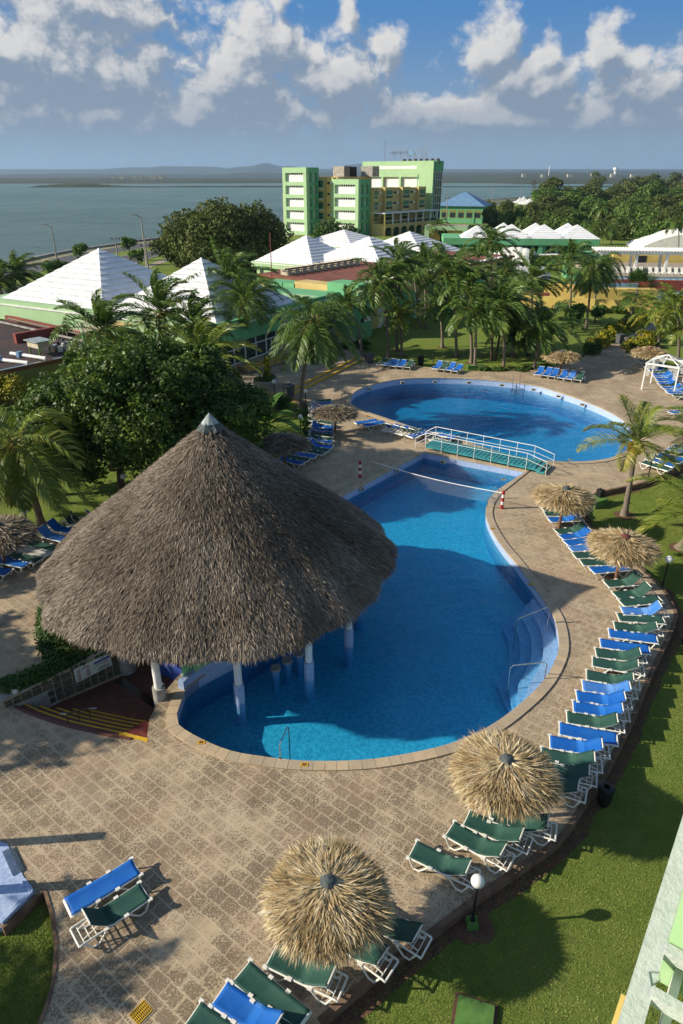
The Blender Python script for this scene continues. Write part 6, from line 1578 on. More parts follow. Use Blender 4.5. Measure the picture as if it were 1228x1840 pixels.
mb = MB(); mb.tube([(0, 0, 0), (0, 0, 11.5)], .06, 6); mb.build('pole', m_redwall, mst)
# ---- row of small white roofs on the long hall
hall0 = G(1072, 429.5, 5.0); r = root_at(hall0, R(-6), 'long_hall', 'long low green hall under a row of small white stepped roofs', 'building', 0)
Lh = 33.0
bx(r, 'wall', m_sgreen, -Lh, 0, 1.0, 13, LZ, 3.6); bx(r, 'fascia', m_sgreen, -Lh - .5, .8, 0, 14, 3.6, 4.96)
for k in range(12): w_ = bx(r, 'window', m_dark, -Lh + 1 + k * 2.7, -Lh + 3.0 + k * 2.7, .94, 1.02, .9, 3.3); bx(w_, 'frame', m_white, -Lh + 1.95 + k * 2.7, -Lh + 2.05 + k * 2.7, .88, .94, .9, 3.3)
for k in range(4): bx(r, 'pillar', m_sgreen, -4.2 - k * 8.1, -3.2 - k * 8.1, .2, .9, LZ, 3.6)
for k, (ax, s_, cy_) in enumerate([(1037, 4.5, 4.6), (979, 4.5, 4.6), (921, 4.5, 4.6), (863, 4.2, 4.6), (1020, 3.6, 12.5), (963, 3.6, 12.5), (906, 3.6, 12.5)]):
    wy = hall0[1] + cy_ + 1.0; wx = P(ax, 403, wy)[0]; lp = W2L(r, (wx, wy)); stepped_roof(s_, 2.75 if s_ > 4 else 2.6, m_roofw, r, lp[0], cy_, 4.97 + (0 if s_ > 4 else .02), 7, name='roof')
# white tents before the hall
def canopy_tent(p, L_, rz, label):
    x, y = G(p[0], p[1], LZ); t = tag(empty('canvas_tent', (x, y, LZ), rz), label, 'tent'); mb = MB(); n = 40; m = 10; vs = []
    for i in range(n + 1):
        u = i / n; xx = (u - .5) * L_; rr = 2.9 * (math.sin(PI * min(1, max(0, .06 + u * .88))) ** .35) * (1 + .05 * abs(math.sin(u * PI * 6)))
        for j in range(m + 1): a = PI * j / m; vs.append((xx, -math.cos(a) * rr, .9 + math.sin(a) * rr * .95))
    mb.add(vs, [(i * (m + 1) + j, i * (m + 1) + j + 1, (i + 1) * (m + 1) + j + 1, (i + 1) * (m + 1) + j) for i in range(n) for j in range(m)]); mb.build('canvas', m_canvas, t, smooth=True)
    mb = MB()
    for i in range(6): xx = (i / 5 - .5) * L_ * .9; mb.tube([(xx, -2.8, 0), (xx, -2.8, 1.2)], .06, 5)
    mb.build('poles', m_steel, t); return t
canopy_tent((925, 476), 9.5, R(-20), 'long white vaulted canvas tent in front of the long green hall')
canopy_tent((918, 510), 13.5, R(-4), 'low white canvas awning behind the lawn palms')
def peak_tent(p, w_, h, label, grp=None):
    x, y = G(p[0], p[1], LZ); t = tag(empty('peaked_tent', (x, y, LZ)), label, 'tent', grp); mb = MB(); q = w_ / 2; e = h * .55
    vs = [(-q, -q, e), (q, -q, e), (q, q, e), (-q, q, e), (-q * .35, -q * .35, e + (h - e) * .35), (q * .35, -q * .35, e + (h - e) * .35), (q * .35, q * .35, e + (h - e) * .35), (-q * .35, q * .35, e + (h - e) * .35), (0, 0, h)]
    mb.add(vs, [(0, 1, 5, 4), (1, 2, 6, 5), (2, 3, 7, 6), (3, 0, 4, 7), (4, 5, 8), (5, 6, 8), (6, 7, 8), (7, 4, 8)]); mb.build('canvas', m_canvas, t)
    mb = MB(); [mb.box((i * q, j * q, e / 2), (.1, .1, e)) for i in (-1, 1) for j in (-1, 1)]; mb.build('legs', m_white, t)
peak_tent((982, 472), 5.0, 3.4, 'small white peaked tent at the right of the vaulted tent')
for i, (a, b_, w_) in enumerate([(933, 376, 9), (950, 379, 12), (940, 372, 7)]): peak_tent((a, b_), w_, 6.5, ['little white event tent by the shore, left one', 'little white event tent by the shore, largest and rightmost', 'little white event tent by the shore, farthest one'][i], 'event tents by the shore')
# ---- blue roofed house
c = G(866, 402, LZ); r = root_at(c, R(-20), 'blue_roofed_house', 'green house with a blue pyramid roof right of the hotel', 'building')
S_ = 19.0; hh = P(866, 371, c[1])[2] - LZ
bx(r, 'wall', m_sgreen, -S_, 0, 0, S_, 0, hh)
for k in range(5): w_ = bx(r, 'window', m_olive, -S_ + 1.6 + k * 3.5, -S_ + 4.4 + k * 3.5, -.04, .05, hh * .30, hh * .78); bx(w_, 'pane', m_glass, -S_ + 1.9 + k * 3.5, -S_ + 4.1 + k * 3.5, -.07, -.04, hh * .34, hh * .62)
mb = MB(); q = S_ / 2 + .9; mb.add([(-S_ / 2 - q, S_ / 2 - q, hh), (-S_ / 2 + q, S_ / 2 - q, hh), (-S_ / 2 + q, S_ / 2 + q, hh), (-S_ / 2 - q, S_ / 2 + q, hh), (-S_ / 2, S_ / 2, hh + 5.4)], [(0, 1, 4), (1, 2, 4), (2, 3, 4), (3, 0, 4), (3, 2, 1, 0)]); mb.build('roof', m_blueroof, r)
bx(r, 'low_wing', m_olive, -S_ - 11, -S_, 2, 12, 0, hh * .62)
# ---- small light green flat roofed building
c = G(838, 442, LZ); r = root_at(c, R(-12), 'flat_green_building', 'small light green flat roofed building with ochre openings behind the palms', 'building'); hh = P(838, 407, c[1])[2] - LZ
bx(r, 'roof', m_lgreen, -12, 0, 0, 8, hh - 1.1, hh); bx(r, 'roof_surface', m_path, -11.7, -.3, .3, 7.7, hh, hh + .05)
bx(r, 'wall', m_lemon, -11.4, -.6, 1.6, 7.8, 0, hh - 1.1)
for x_ in (-12, -1.3): bx(r, 'pier', m_lgreen, x_, x_ + 1.3, .02, 1.6, 0, hh - 1.1)
bx(r, 'side_wall', m_sgreen, -.6, -.02, 1.6, 8, 0, hh - 1.1); bx(r, 'door', m_dark, -7.6, -5.8, 1.52, 1.6, 0, hh - 1.3)
for y_ in (2.6, 5.2): bx(r, 'window', m_dark, -.04, .03, y_, y_ + 1.6, .9, hh - 1.6)
bx(r, 'green_parapet', m_sgreen, 1.0, 6, -3, 3, 0, 2.4); bx(r, 'terracotta_terrace', m_terra, -13, 1.0, -3, -.02, 0, .5)

# ---- hotel
T1 = G(552.6, 422.7, LZ); r = root_at(T1, R(-38), 'hotel', 'six storey hotel with green framed towers, ochre wings and a tall light green block', 'hotel')
def tower(x0, x1, y0, y1, H_, nfl, wtop):
    fh = (H_ - wtop) / nfl
    # core
    bx(r, 'tower_core', m_white, x0 + .9, x1 - .9, y0 + .9, y1 - .3, 0, H_ - .5)
    # corner posts and bands
    for (a, b_) in ((x0, x0 + 1.25), (x1 - 1.25, x1)): bx(r, 'tower_post', m_lgreen, a, b_, y0, y0 + 1.25, 0, H_)
    bx(r, 'tower_post', m_sgreen, x1 - 1.25, x1, y1 - 1.0, y1, 0, H_); bx(r, 'tower_post', m_sgreen, x1 - 1.2, x1 - .02, (y0 + y1) / 2 - .45, (y0 + y1) / 2 + .45, 0, H_ - .1)
    for k in range(nfl + 1):
        z1 = H_ - k * fh if k else H_; z0 = z1 - (wtop if k == 0 else fh * .30)
        if k: z1 = H_ - wtop - k * fh + fh * .30; z0 = z1 - fh * .30
        bx(r, 'floor_band', m_lgreen, x0 + 1.25, x1 - 1.25, y0 + .01, y0 + .9, z0, z1); bx(r, 'floor_band', m_sgreen, x1 - .9, x1 - .015, y0 + 1.25, y1 - 1.0, z0, z1)
    for k in range(nfl):
        z1 = H_ - wtop - k * fh; z0 = z1 - fh * .70
        w_ = bx(r, 'window', m_dark, x0 + 3.2, x1 - 1.35, y0 + .42, y0 + .8, z1 - .62, z1 - .02)
        mb = MB(); nb = 7
        for q in range(nb): mb.box((x0 + 3.2 + (x1 - x0 - 4.55) * (q + .5) / nb, y0 + .38, z1 - .32), (.14, .1, .6))
        mb.build('mullions', m_white, w_); bx(w_, 'panel', m_white, x0 + 3.2, x1 - 1.27, y0 + .35, y0 + .85, z0, z1 - .62)
tower(-10.4, 0, 0, 6.4, 20.3, 5, 1.6)
tower(5.6, 16.6, 6.1, 12.5, 16.9, 4, 1.6)
bx(r, 'ochre_side', m_lemon, -12.2, -10.4, 2, 14, 0, 15.5); bx(r, 'ochre_side', m_yellow, -14.2, -12.2, 4, 14, 0, 12.5); bx(r, 'ochre_block', m_yellow, -10, 6.0, 9.0, 28, 0, 17.6)
bx(r, 'ochre_bay', m_yellow, -.6, 2.2, 6.4, 9.0, 0, 17.2); bx(r, 'ochre_bay', m_lemon, 2.2, 5.0, 7.6, 9.0, 0, 17.4)
for k in range(5):
    z0 = 1.2 + k * 3.25
    w_ = bx(r, 'window', m_gglass, -.2, 1.9, 6.32, 6.42, z0, z0 + 2.3); bx(w_, 'railing', m_white, -.2, 1.9, 6.2, 6.3, z0 - .1, z0 + .15); bx(w_, 'pane', m_glass, .0, .8, 6.28, 6.33, z0 + .1, z0 + 2.1)
    w_ = bx(r, 'window', m_dark, 2.7, 4.6, 7.52, 7.62, z0 + 1.2, z0 + 1.8); bx(w_, 'frame', m_white, 3.9, 4.6, 7.46, 7.52, z0 + 1.2, z0 + 1.8)
# roof machines
for (x_, y_, d_) in ((-1.0, 18, 0), (6.5, 24, 0)):
    bx(r, 'roof_machine', m_concrete, x_ - 2.2, x_ + 2.6, y_, y_ + 4.0, 17.6, 20.8)
    if x_ < 0: bx(r, 'roof_machine', m_dark, x_ + 2.6, x_ + 4.8, y_ + .2, y_ + 4.2, 17.6, 20.6)
# shaded ochre wing
XW = 18.0; bx(r, 'ochre_wing', m_yellow, 6.0, XW - 1.2, 12.6, 46, 0, 14.2)
for k in range(3):
    y0 = 14.5 + k * 10.4
    bx(r, 'ochre_bay', m_yellow, XW - 1.2, XW, y0 + 4.6, y0 + 9.4, 0, 14.45)
    for f in range(4):
        z0 = 1.2 + f * 3.3
        w_ = bx(r, 'window', m_gglass, XW - .04, XW + .05, y0 + 5.3, y0 + 8.9, z0, z0 + 2.4); bx(w_, 'railing', m_glass, XW + .05, XW + .12, y0 + 5.3, y0 + 8.9, z0, z0 + .9); bx(w_, 'rail', m_white, XW + .05, XW + .16, y0 + 5.2, y0 + 9.0, z0 + .9, z0 + 1.02)
        w_ = bx(r, 'window', m_dark, XW - 1.24, XW - 1.15, y0 + 1.0, y0 + 2.8, z0 + 1.4, z0 + 2.0); bx(w_, 'frame', m_white, XW - 1.20, XW - 1.1, y0 + 2.8, y0 + 4.2, z0 + 1.4, z0 + 2.0)
bx(r, 'ochre_bay', m_yellow, XW - 1.2, XW, 12.7, 15.2, 0, 14.4)
for f in range(4): z0 = 1.2 + f * 3.3; w_ = bx(r, 'window', m_gglass, XW - .04, XW + .05, 13.1, 14.8, z0, z0 + 2.4); bx(w_, 'rail', m_white, XW + .05, XW + .16, 13.0, 14.9, z0 + .9, z0 + 1.02)
# arcade with pale slab
XA = XW + 5.0
bx(r, 'arcade_slab', m_white, XW + .01, XA + .4, 11.5, 46, 6.75, 7.0)
for k in range(8):
    y0 = 12.0 + k * 4.7; bx(r, 'arcade_column', m_white if k else m_lemon, XA - .4, XA, y0, y0 + .4, 3.6, 6.75)
mb = MB(); nA = 7
bx(r, 'arcade_floor', m_yellow, XW + .01, XA, 12.0, 46, 2.9, 3.6)
for k in range(nA):
    y0 = 12.0 + k * 4.7; arch = [(y0, 0), (y0 + .55, 0), (y0 + .55, 1.6)] + [(y0 + .55 + 1.85 * (1 - math.cos(PI * t / 8)), 1.6 + 1.0 * math.sin(PI * t / 8)) for t in range(1, 8)] + [(y0 + 4.25, 1.6), (y0 + 4.25, 0), (y0 + 4.7, 0), (y0 + 4.7, 2.9), (y0, 2.9)]
    m2 = MB(); vs = [(XA - .35, a, z) for a, z in arch] + [(XA, a, z) for a, z in arch]; n = len(arch)
    m2.add(vs, [(i, (i + 1) % n, n + (i + 1) % n, n + i) for i in range(n)] + [tuple(range(n, 2 * n))]); m2.build('arch', m_yellow, r)
    w_ = bx(r, 'balcony', m_glass, XA - .10, XA - .04, y0 + .5, y0 + 4.4, 3.6, 4.5); bx(w_, 'rail', m_white, XA - .12, XA - .02, y0 + .5, y0 + 4.4, 4.5, 4.6)
bx(r, 'arcade_back', m_gglass, XW - .1, XW + .02, 12.6, 45, .1, 2.6)
bx(r, 'arcade_end', m_yellow, XW, XA, 11.99, 12.3, 0, 3.0)
# the tall block at the back
hb = W2L(r, G(773.4, 412.5, LZ)); hx_, hy_ = hb; HH = P(773.4, 288.6, G(773.4, 412.5, LZ)[1])[2] - LZ
bx(r, 'high_block', m_white, hx_ - 31, hx_ - .5, hy_ + 1, hy_ + 6, 0, HH - 1.0)
bx(r, 'high_frame', m_lgreen, hx_ - 31.6, hx_, hy_, hy_ + 1.0, HH - 5.2, HH); 
bx(r, 'high_white_strip', m_white, hx_ - 31.0, hx_ - 7, hy_ - .05, hy_, HH - 2.6, HH - 1.6)
bx(r, 'high_frame', m_lgreen, hx_ - 6.0, hx_, hy_ + .005, hy_ + 1.2, 0, HH - 5.2)
for q in (-31.6, -22.6, -14.6): bx(r, 'high_frame', m_lgreen, hx_ + q, hx_ + q + .8, hy_ + .01, hy_ + 1.0, 0, HH - 5.2)
bx(r, 'high_frame', m_lgreen, hx_ - 31, hx_ - 6.0, hy_ + .3, hy_ + 1.0, HH - 11.0, HH - 9.9); bx(r, 'drain_pipe', m_sgreen, hx_ - 6.6, hx_ - 6.3, hy_ - .2, hy_, 0, HH - 4.4)
w_ = bx(r, 'window', m_dark, hx_ - 30, hx_ - 17, hy_ + .85, hy_ + .98, HH - 12.0, HH - 11.2)
bx(r, 'high_top', m_sgreen, hx_ - .5, hx_ + .6, hy_ + 1, hy_ + 6, HH - 3.2, HH)
w_ = bx(r, 'glass_stair', m_glass, hx_ - .5, hx_ + .2, hy_ + 1, hy_ + 6, 0, HH - 3.2); mb = MB()
for k in range(4): mb.box((hx_ + .24, hy_ + 1.3 + k * 1.55, (HH - 3.2) / 2), (.12, .14, HH - 3.2))
for k in range(8): mb.box((hx_ + .23, hy_ + 3.5, 1 + k * 2.6), (.08, 4.9, .14))
mb.build('mullions', m_white, w_)
# ventilators and the lettered sign frame on the roof
mb = MB()
for k in range(7): mb.cyl((hx_ - 14.5 + k * 2.4, hy_ + 3), .95, HH - 1, HH + .75, 10, .55)
mb.build('roof_ventilators', m_bark, r)
sgn = tag(empty('roof_sign', L2W(r, (hx_ - 21, hy_ + 3)) + (HH + LZ,), R(-38)), 'lattice frame sign with faint lettering and a blue square on the hotel roof', 'sign')
mb = MB(); Ls = 17.0
for z in (2.5, 5.2): mb.tube([(0, 0, z), (Ls, 0, z)], .07, 5)
for k in range(12): x_ = k * Ls / 11; mb.tube([(x_, 0, 2.3), (x_, 0, 5.4)], .06, 5)
for k in (1, 3, 5, 7, 9, 10): x_ = k * Ls / 11; mb.tube([(x_, 0, .4), (x_, 0, 2.5)], .07, 5); mb.tube([(x_, 2, .4), (x_, 0, 4.4)], .05, 5)
mb.tube([(Ls - 1, 0, 5), (Ls - 1, 0, 8.4)], .05, 5)
mb.build('frame', m_concrete, sgn); mb = MB(); mb.box((9.4, -.12, 3.9), (1.9, .16, 2.4)); mb.build('blue_square', m_blueroof, sgn)
mb = MB(); rs = random.Random(2)
for k in range(15):
    x_ = .5 + k * .52; mb.box((x_, -.1, 3.9), (.10, .1, 1.1)); mb.box((x_ + .15, -.1, 3.9 + rs.choice((-.5, 0, .5))), (.26, .1, .12))
mb.build('faint_letters', m_grey, sgn); sgn.scale = (1, 1, .72)
x, y = L2W(r, (hx_ - 22, hy_ + 1)); ms = tag(empty('roof_mast', (x, y, HH - 1)), 'thin red lattice mast in front of the tall hotel block', 'mast'); mb = MB(); mb.tube([(0, -1.2, -8), (0, -1.2, 8)], .06, 5); mb.build('pole', m_redwall, ms)
x, y = G(583, 430, LZ)

# ---- terrace with the second pool on the right
c = G(1093, 502, 3.0); TZ = 3.1
r = root_at(c, R(-8), 'upper_terrace', 'raised terrace with a dark red rim wall and white base holding the second pool', 'terrace', 0)
bx(r, 'red_wall', m_redwall, -1.5, 34, 0, .6, .9 + 0.6, TZ - .1); bx(r, 'white_wall', m_white, 3, 34, .15, 3, LZ, 1.5); bx(r, 'deck_slab', m_path, -1.5, 34, 4.2, 24, TZ - .6, TZ - .02)
bx(r, 'deck_slab', m_path, -1.5, 34, .6, 1.0, TZ - .6, TZ - .12); bx(r, 'yellow_wall', m_lemon, -6, 7, -2.5, .12, LZ, 1.9); bx(r, 'blue_wall', m_blueroof, -5, 4.5, -.6, .14, 1.9, 2.5)
pw_ = bx(r, 'pool', m_walltile, .5, 34, 1.0, 4.2, TZ - .5, TZ - .22)
wm = plain('far_pool_water', (.03, .22, .36), .12, (.05, .28, .42), .5, .3, 3, spec=.5); pw_.data.materials[0] = wm
cn = tag(empty('colonnade', L2W(r, (1.0, 9.0)) + (TZ,), R(-8)), 'long white slatted colonnade behind the upper pool', 'pergola')
for k in range(6):
    for y_ in (0, 3.6): bx(cn, 'column', m_white, k * 4.8, k * 4.8 + .42, y_, y_ + .42, 0, 2.75)
for y_ in (0, 3.6): bx(cn, 'beam', m_white, -1.6, 28, y_, y_ + .4, 2.75, 3.25)
mb = MB()
for k in range(60): mb.box((-1.5 + k * .5, 2.0, 3.40), (.14, 5.2, .28))
mb.build('roof_slats', m_white, cn)
wl = None
for k in range(19):
    x_ = .6 + k * 1.02 + (.4 if k > 6 else 0) + (.4 if k > 12 else 0); lx = L2W(r, (x_, 6.6)); nm = ORD[k]
    o = tag(empty('deck_chair', lx + (TZ,), R(-8 + 90)), 'white deck chair, %s from the left under the colonnade' % nm, 'deck chair', 'white deck chairs at the upper pool')
    if wl is None: wl = MB(); wl.add([(0, -.3, .3), (1.2, -.3, .3), (1.2, .3, .3), (0, .3, .3), (1.75, -.3, .95), (1.75, .3, .95), (0, -.3, 0), (0, .3, 0), (1.2, -.3, 0), (1.2, .3, 0)], [(0, 1, 2, 3), (1, 4, 5, 2), (0, 3, 7, 6), (1, 2, 9, 8), (0, 6, 8, 1), (3, 2, 9, 7)]); wl = wl.mesh('chair_shell', m_plastic)
    link_mesh('chair_shell', wl, o)
bk = root_at(L2W(r, (-2, 26)), R(-8), 'yellow_house', 'low yellow house seen between the columns of the colonnade', 'building'); bx(bk, 'wall', m_lemon, 8, 26, 0, 6, 0, 5.2); bx(bk, 'green_wall', m_sgreen, 0, 6, 0, 6, 0, 4.6); bx(bk, 'window', m_dark, 2.2, 4, -.05, .05, 1.4, 3.4); bx(bk, 'window', m_dark, 12, 14, -.05, .05, 3, 4.4)
yw = root_at(G(1085, 560, LZ), R(-20), 'garden_wall', 'low yellow garden wall with a hedge in front, beyond the far lawn', 'wall'); bx(yw, 'wall', m_lemon, -15, 7, 0, .4, 0, 1.7); bx(yw, 'wall', m_lemon, -9, -3, 3, 3.4, 0, 3.2); bx(yw, 'wall', m_terra, -16, -8, 1.5, 1.9, 0, 2.0)
for i in range(5): p = L2W(yw, (-6 + i * 2.6, -1.0)); shrub(p[0], p[1], LZ, 1.1, 1.0, 'low hedge shrub, %s from the left along the yellow wall' % ORD[i], m_gtree, 200 + i, n=900, leaf=.2, group='shrubs along the yellow wall')
# white vaulted hall on the right border
x, y = G(1262, 452, LZ); vh = tag(empty('vaulted_hall', (x, y, LZ), R(-10)), 'white vaulted hall cut by the right border above the colonnade', 'building'); mb = MB(); prof = [(-16 + 32 * k / 20, 4.6 * math.sin(PI * k / 20) ** .7) for k in range(21)]
vs = [(a, 0, z) for a, z in prof] + [(a, 18, z) for a, z in prof]; mb.add(vs, [(k, k + 1, 22 + k, 21 + k)[::-1] for k in range(20)] + [tuple(range(21))]); mb.build('shell', m_canvas, vh)

# ---- flat roofed annex at the left
A0 = G(92, 648, 3.0); r = root_at(A0, R(-38), 'annex', 'olive walled annex with a cluttered dark red flat roof at the left border', 'building', 0); RZ = 3.0
bx(r, 'wall', m_olive, -22, 0, -16, 8, LZ, RZ - .3); bx(r, 'roof_surface', plain('stained_dark_roof', (.075, .042, .038), .9, (.035, .03, .032), 1.2, .3), -22.0, -.02, -16, 8, RZ - .3, RZ - .12)
bx(r, 'parapet', m_terra, -.35, .04, -16.1, 8.1, RZ - .3, RZ); bx(r, 'metal_trim', m_steel, -.30, -.02, -16, 8, RZ + .003, RZ + .06)
bx(r, 'parapet', m_redwall, -22, -.35, 7.6, 8.1, RZ - .3, RZ + .35); bx(r, 'parapet', m_redwall, -9.8, -9.3, 2, 7.6, RZ - .3, RZ + .8); bx(r, 'metal_trim', m_steel, -20, -1, 6.8, 7.0, RZ + .3, RZ + .4); bx(r, 'metal_trim', m_concrete, -20, -1, 5.8, 6.0, RZ + .1, RZ + .25)
def onroof(name, lx, label, cat, fn, rz=R(-38)):
    p = L2W(r, lx); o = tag(empty(name, (p[0], p[1], RZ - .12), rz), label, cat); fn(o); return o
def f1(o): bx(o, 'cabinet', m_cop2, -.9, .9, -.6, .6, .7, 1.25); bx(o, 'roof', m_tincap, -1.1, 1.1, -.8, .8, 1.25, 1.33); [bx(o, 'leg', m_greenpaint, a - .05, a + .05, b_ - .05, b_ + .05, 0, .7) for a in (-.8, .8) for b_ in (-.5, .5)]
onroof('roof_cabinet', (-3.4, 1.0), 'small cabinet with a grey tin roof among the pipes on the annex roof', 'cabinet', f1)
def f2(o): mb = MB(); mb.tube([(-2.2, 0, .2), (2.2, .3, .2)], .16, 8); mb.build('pipe', m_white, o); bx(o, 'valve', m_blueroof, -1.2, -.8, -.2, .25, 0, .5)
onroof('roof_pipe', (-2.6, -2.6), 'white pipe with a blue valve on the annex roof', 'pipe', f2, R(-25)); onroof('roof_pipe', (-2.9, -.6), 'white pipe lying before the tin roofed cabinet', 'pipe', f2, R(-30))
rs = random.Random(8)
for i in range(16):
    def f3(o, i=i): mb = MB(); mb.box((0, 0, .25), (rs.uniform(.3, .9), rs.uniform(.3, .7), rs.uniform(.3, .6))); mb.cyl((.2, .1), .14, .3, .75, 8); mb.build('motor', [m_grey, m_steel, m_dark, m_plastic][i % 4], o); bx(o, 'skid', m_steel, -.6, .6, -.05, .05, 0, .1)
    onroof('pump_unit', (-4.6 + (i % 8) * .60, 2.9 + (i // 8) * 1.3 + rs.uniform(-.3, .3)), 'pump unit, %s of the jumble in front of the slatted kiosk' % ORD[i], 'pump', f3, rs.uniform(0, 3))
k0_ = L2W(r, (-4.8, 5.6)); kk = tag(empty('kiosk', (k0_[0], k0_[1], RZ - .15), R(-38)), 'olive kiosk with a slatted brown lean-to roof behind the annex clutter', 'kiosk')
bx(kk, 'wall', m_olive, .9, 5.4, .5, 3, 0, 1.6); bx(kk, 'post', m_sgreen, .2, .45, .5, .75, 0, 1.7); bx(kk, 'door', m_dark, .45, .9, .7, .8, 0, 1.6); mb = MB()
for q in range(17): mb.add([(q * .34, -.5, 1.45), (q * .34 + .17, -.5, 1.45), (q * .34 + .17, 1.2, 2.1), (q * .34, 1.2, 2.1)], [(0, 1, 2, 3)])
mb.build('roof_slats', m_cop2, kk); bx(kk, 'roof_back', m_yellow, -.1, 5.8, 1.2, 2.6, 2.0, 2.2)

# ---- near building with its white parapet at the lower right
b0 = P(1228, 1463, 2.95); r = root_at((b0[0], b0[1]), R(54.5), 'near_balcony', 'white parapet and light green wall of the nearest hotel balcony in the lower right corner', 'building', b0[2] - 0)
# local x runs along the ledge (away), local -y points right, towards the building's own wall
bx(r, 'ledge', m_ledge, -3.2, 1.6, -.103, 0, -.05, 0)
bx(r, 'green_wall', m_lgreen, -.90, 1.6, -.30, -.104, -.30, 2.6)
bx(r, 'green_wall', m_lgreen, -3.2, -.90, -.60, -.34, -1.6, 2.6)
for k in range(4): bx(r, 'louvre', m_ledge, -.96 - k * .26, -.91 - k * .26, -.34, -.10, -.045, .03)
bx(r, 'louvre_bar', m_white, -3.2, -.91, -.21, -.17, -.30, -.12)
bx(r, 'yellow_ledge', m_lemon, -3.2, -1.24, -.02, .022, -.16, -.055); bx(r, 'floor_below', m_yellow, -3.2, -.90, -.34, -.116, -1.2, -1.1)
mb = MB(); mb.tube([(-1.10, -.060, .004), (-1.16, -.085, .004), (-1.11, -.115, .004), (-1.07, -.105, .004), (-1.10, -.060, .004)], .004, 4); mb.build('scratch_mark', m_tincap, r)

# ================================================================== coast road furniture, utility poles
def street_light(b, top, label, z=LZ, arm=1):
    x, y = G(b[0], b[1], z); h = P(b[0], top, y)[2] - z; o = tag(empty('street_light', (x, y, z)), label, 'street light', 'street lights along the bay road'); mb = MB(); mb.tube([(0, 0, -.2), (0, 0, h)], [.22, .13], 8); mb.build('pole', m_concrete, o)
    mb = MB(); mb.tube([(0, 0, h - .1), (-.9 * arm, 0, h + .35)], .08, 6); mb.box((-1.3 * arm, 0, h + .42), (1.0, .4, .22)); mb.build('lamp_head', m_concrete, o)
street_light((105, 480), 407, 'street light pole against the bay at the left')
street_light((264, 478), 390, 'street light pole left of the huge dull green tree')
street_light((884, 362), 336, 'distant street light left of the event tents'); street_light((934, 360), 334, 'distant street light right above the event tents'); street_light((833, 362), 341, 'distant street light over the blue roof')
street_light((1114, 350), 326, 'distant street light on the park skyline'); street_light((1163, 346), 325, 'distant street light near the right border')
def util(b, top, label, arms=1):
    x, y = G(b[0], b[1], LZ); h = P(b[0], top, y)[2] - LZ; o = tag(empty('utility_pole', (x, y, LZ)), label, 'utility pole', 'concrete utility poles'); mb = MB(); mb.tube([(0, 0, -.2), (0, 0, h)], [.20, .12], 8); mb.build('pole', m_concrete, o)
    for k in range(arms): mb = MB(); mb.box((0, 0, h - .9 - k * 1.0), (2.2, .14, .14)); [mb.cyl((q, 0), .09, h - .84 - k, h - .5 - k, 6) for q in (-1, 0, 1)]; mb.build('cross_arm', m_dark, o)
util((212, 463), 422, 'utility pole between the two street lights'); util((267, 486), 424, 'utility pole beside the tall street light at the huge tree', 2); util((583, 438), 398, 'utility pole in front of the hotel', 0)
util((802, 402), 352, 'utility pole right of the glazed hotel corner'); util((912, 376), 348, 'utility pole left of the event tents', 2); util((967, 388), 362, 'stout pole in front of the park trees', 0); util((868, 372), 352, 'portal pole beside the blue roof')
x, y = G(477, 470, LZ); h = P(477, 417, y)[2] - LZ; o = tag(empty('floodlight', (x, y, LZ)), 'double headed floodlight mast between the huge tree and the white roofs', 'floodlight')
mb = MB(); mb.tube([(0, 0, 0), (0, 0, h)], .14, 8); mb.build('pole', m_concrete, o); mb = MB(); mb.box((0, 0, h), (2.6, .12, .12)); mb.box((-1.3, 0, h - .1), (.9, .4, .3)); mb.box((1.3, 0, h - .1), (.9, .4, .3)); mb.build('heads', m_concrete, o)
for i, (b, h_) in enumerate([((235, 468), 5.5), ((146, 472), 4.5), ((250, 476), 3.6), ((94, 498), 3.2), ((110, 496), 3.4)]):
    x, y = G(b[0], b[1], LZ); make_tree(x, y, LZ, 2.0, h_, ['cone shaped clipped shrub on the road median', 'round shrub left of it on the road verge', 'low round shrub beside the median cone shrub', 'palm-like bush behind the left white roof', 'second palm-like bush behind the left white roof'][i], m_gtree, 300 + i, 900, .35, cat='shrub', name='road_shrub', nl=5, sz=.9)
# distant towers and town on the far shore
for i, (px_, py_, Y_, h_, w_, lb_) in enumerate([(988, 301, 3400, 38, 4, 'thin distant mast on the far shore'), (1107, 303, 3600, 34, 12, 'white water tower on the far shore')]):
    X_, _, Z_ = P(px_, py_, Y_); o = tag(empty('distant_tower', (X_, Y_, 20)), lb_, 'tower'); mb = MB(); mb.cyl((0, 0), w_ / 2, 0, h_, 8); 
    if i: mb.cyl((0, 0), w_, h_ * .65, h_, 10)
    mb.build('shaft', m_white, o)
rs = random.Random(4)
for i in range(12):
    px_ = (205 + i * 17 + rs.uniform(-4, 4)) if i < 6 else (935 + (i - 6) * 42 + rs.uniform(-9, 9)); Y_ = 3500 if px_ > 500 else 3000; X_, _, Z_ = P(px_, 306 if px_ > 500 else 322, Y_)
    o = tag(empty('distant_building', (X_, Y_, 4)), 'tiny pale building, %s from the left, on the %s far shore' % (ORD[i % 6], 'left' if i < 6 else 'right'), 'building', 'tiny pale buildings on the far shore'); bx(o, 'block', m_cop2, -rs.uniform(4, 14), rs.uniform(4, 14), 0, 15, 0, rs.uniform(6, 9) + (14 if px_ > 500 else 8))

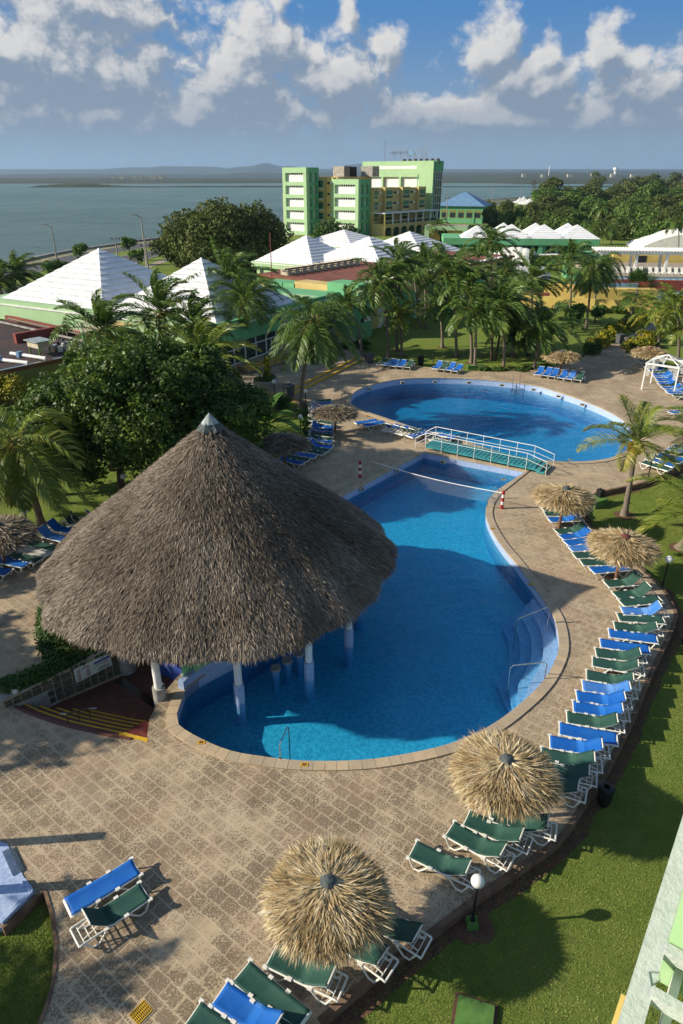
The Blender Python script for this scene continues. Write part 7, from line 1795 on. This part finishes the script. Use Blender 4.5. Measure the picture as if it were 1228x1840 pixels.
# ================================================================== grass blades of the near lawn
def blades(name, x0, x1, y0, y1, n, seed, inside):
    rs = np.random.RandomState(seed); X = rs.uniform(x0, x1, n); Y = rs.uniform(y0, y1, n); m = np.array([inside(a, b_) for a, b_ in zip(X, Y)]); X, Y = X[m], Y[m]; n = len(X)
    a = rs.rand(n) * 2 * PI; h = rs.uniform(.015, .038, n); w_ = rs.uniform(.008, .018, n); lx, ly = rs.normal(0, .03, n), rs.normal(0, .03, n)
    V = np.stack([np.stack([X - w_ * np.cos(a), Y - w_ * np.sin(a), np.full(n, LZ)], 1), np.stack([X + w_ * np.cos(a), Y + w_ * np.sin(a), np.full(n, LZ)], 1), np.stack([X + lx, Y + ly, LZ + h], 1)], 1).reshape(-1, 3)
    patch = (np.sin(X * 2.1) * np.sin(Y * 1.7 + 1) + np.sin(X * 5.3 + Y * 3) * .6)
    rn = np.clip(rs.rand(n) * .8 + .15 * patch, 0, 1)
    o = link_mesh(name, np_mesh(name, V, np.arange(n * 3).reshape(n, 3), m_blade, rn)); tag(o, 'short sunlit grass growing over the lower right lawn' if seed == 1 else 'short grass of the small lawn in the lower left', 'grass', kind='stuff')
m_blade = rndmat('grass_blade', [(.13, .18, .028), (.20, .26, .048), (.29, .32, .08), (.46, .40, .20)], .7, .25, .2, .5, .3)
def pip(poly):
    P_ = np.array(poly)
    def f(x, y):
        c = False; n = len(P_); j = n - 1
        for i in range(n):
            if (P_[i, 1] > y) != (P_[j, 1] > y) and x < (P_[j, 0] - P_[i, 0]) * (y - P_[i, 1]) / (P_[j, 1] - P_[i, 1]) + P_[i, 0]: c = not c
            j = i
        return c
    return f
lawnpoly = [p for p in lawn_r[3:]] + [(.3, 8.0), (9, 7), (20, 20), (26, 34), (24, 42)]
blades('lawn_grass', 0, 24, 8, 40, 420000, 1, pip(lawnpoly))
lp2 = left_low[2:-3] + [(-9.0, 11.0), (-12, 9), (-10, 6)]
blades('lawn_grass', -11, -5, 6, 12, 90000, 2, pip(lp2))
# two tall posts outside the left border (a shower frame) whose shadows cross the paving
for i, (x_, y_, h_) in enumerate([(-13.2, 13.35, 3.2), (-11.2, 12.0, 2.5)]):
    o = tag(empty('shower_post', (x_, y_, 0)), ['farther thick post outside the left border', 'nearer thick post outside the left border'][i], 'post', 'posts outside the left border'); bx(o, 'post', m_walltile, -.13, .13, -.13, .13, 0, h_)
# ================================================================== humid sea air
hm = bpy.data.materials.new('haze_air'); hm.use_nodes = True; t = NT(hm.node_tree); t.n.clear()
pv = t.n.new('ShaderNodeVolumePrincipled'); pv.inputs['Color'].default_value = (.50, .72, 1.0, 1); pv.inputs['Density'].default_value = .00006; pv.inputs['Anisotropy'].default_value = .2
ou = t.n.new('ShaderNodeOutputMaterial'); t.l.new(pv.outputs[0], ou.inputs['Volume'])
mb = MB(); mb.box((1250, 5200, 116), (21000, 13000, 240)); tag(mb.build('haze', hm), kind='stuff')
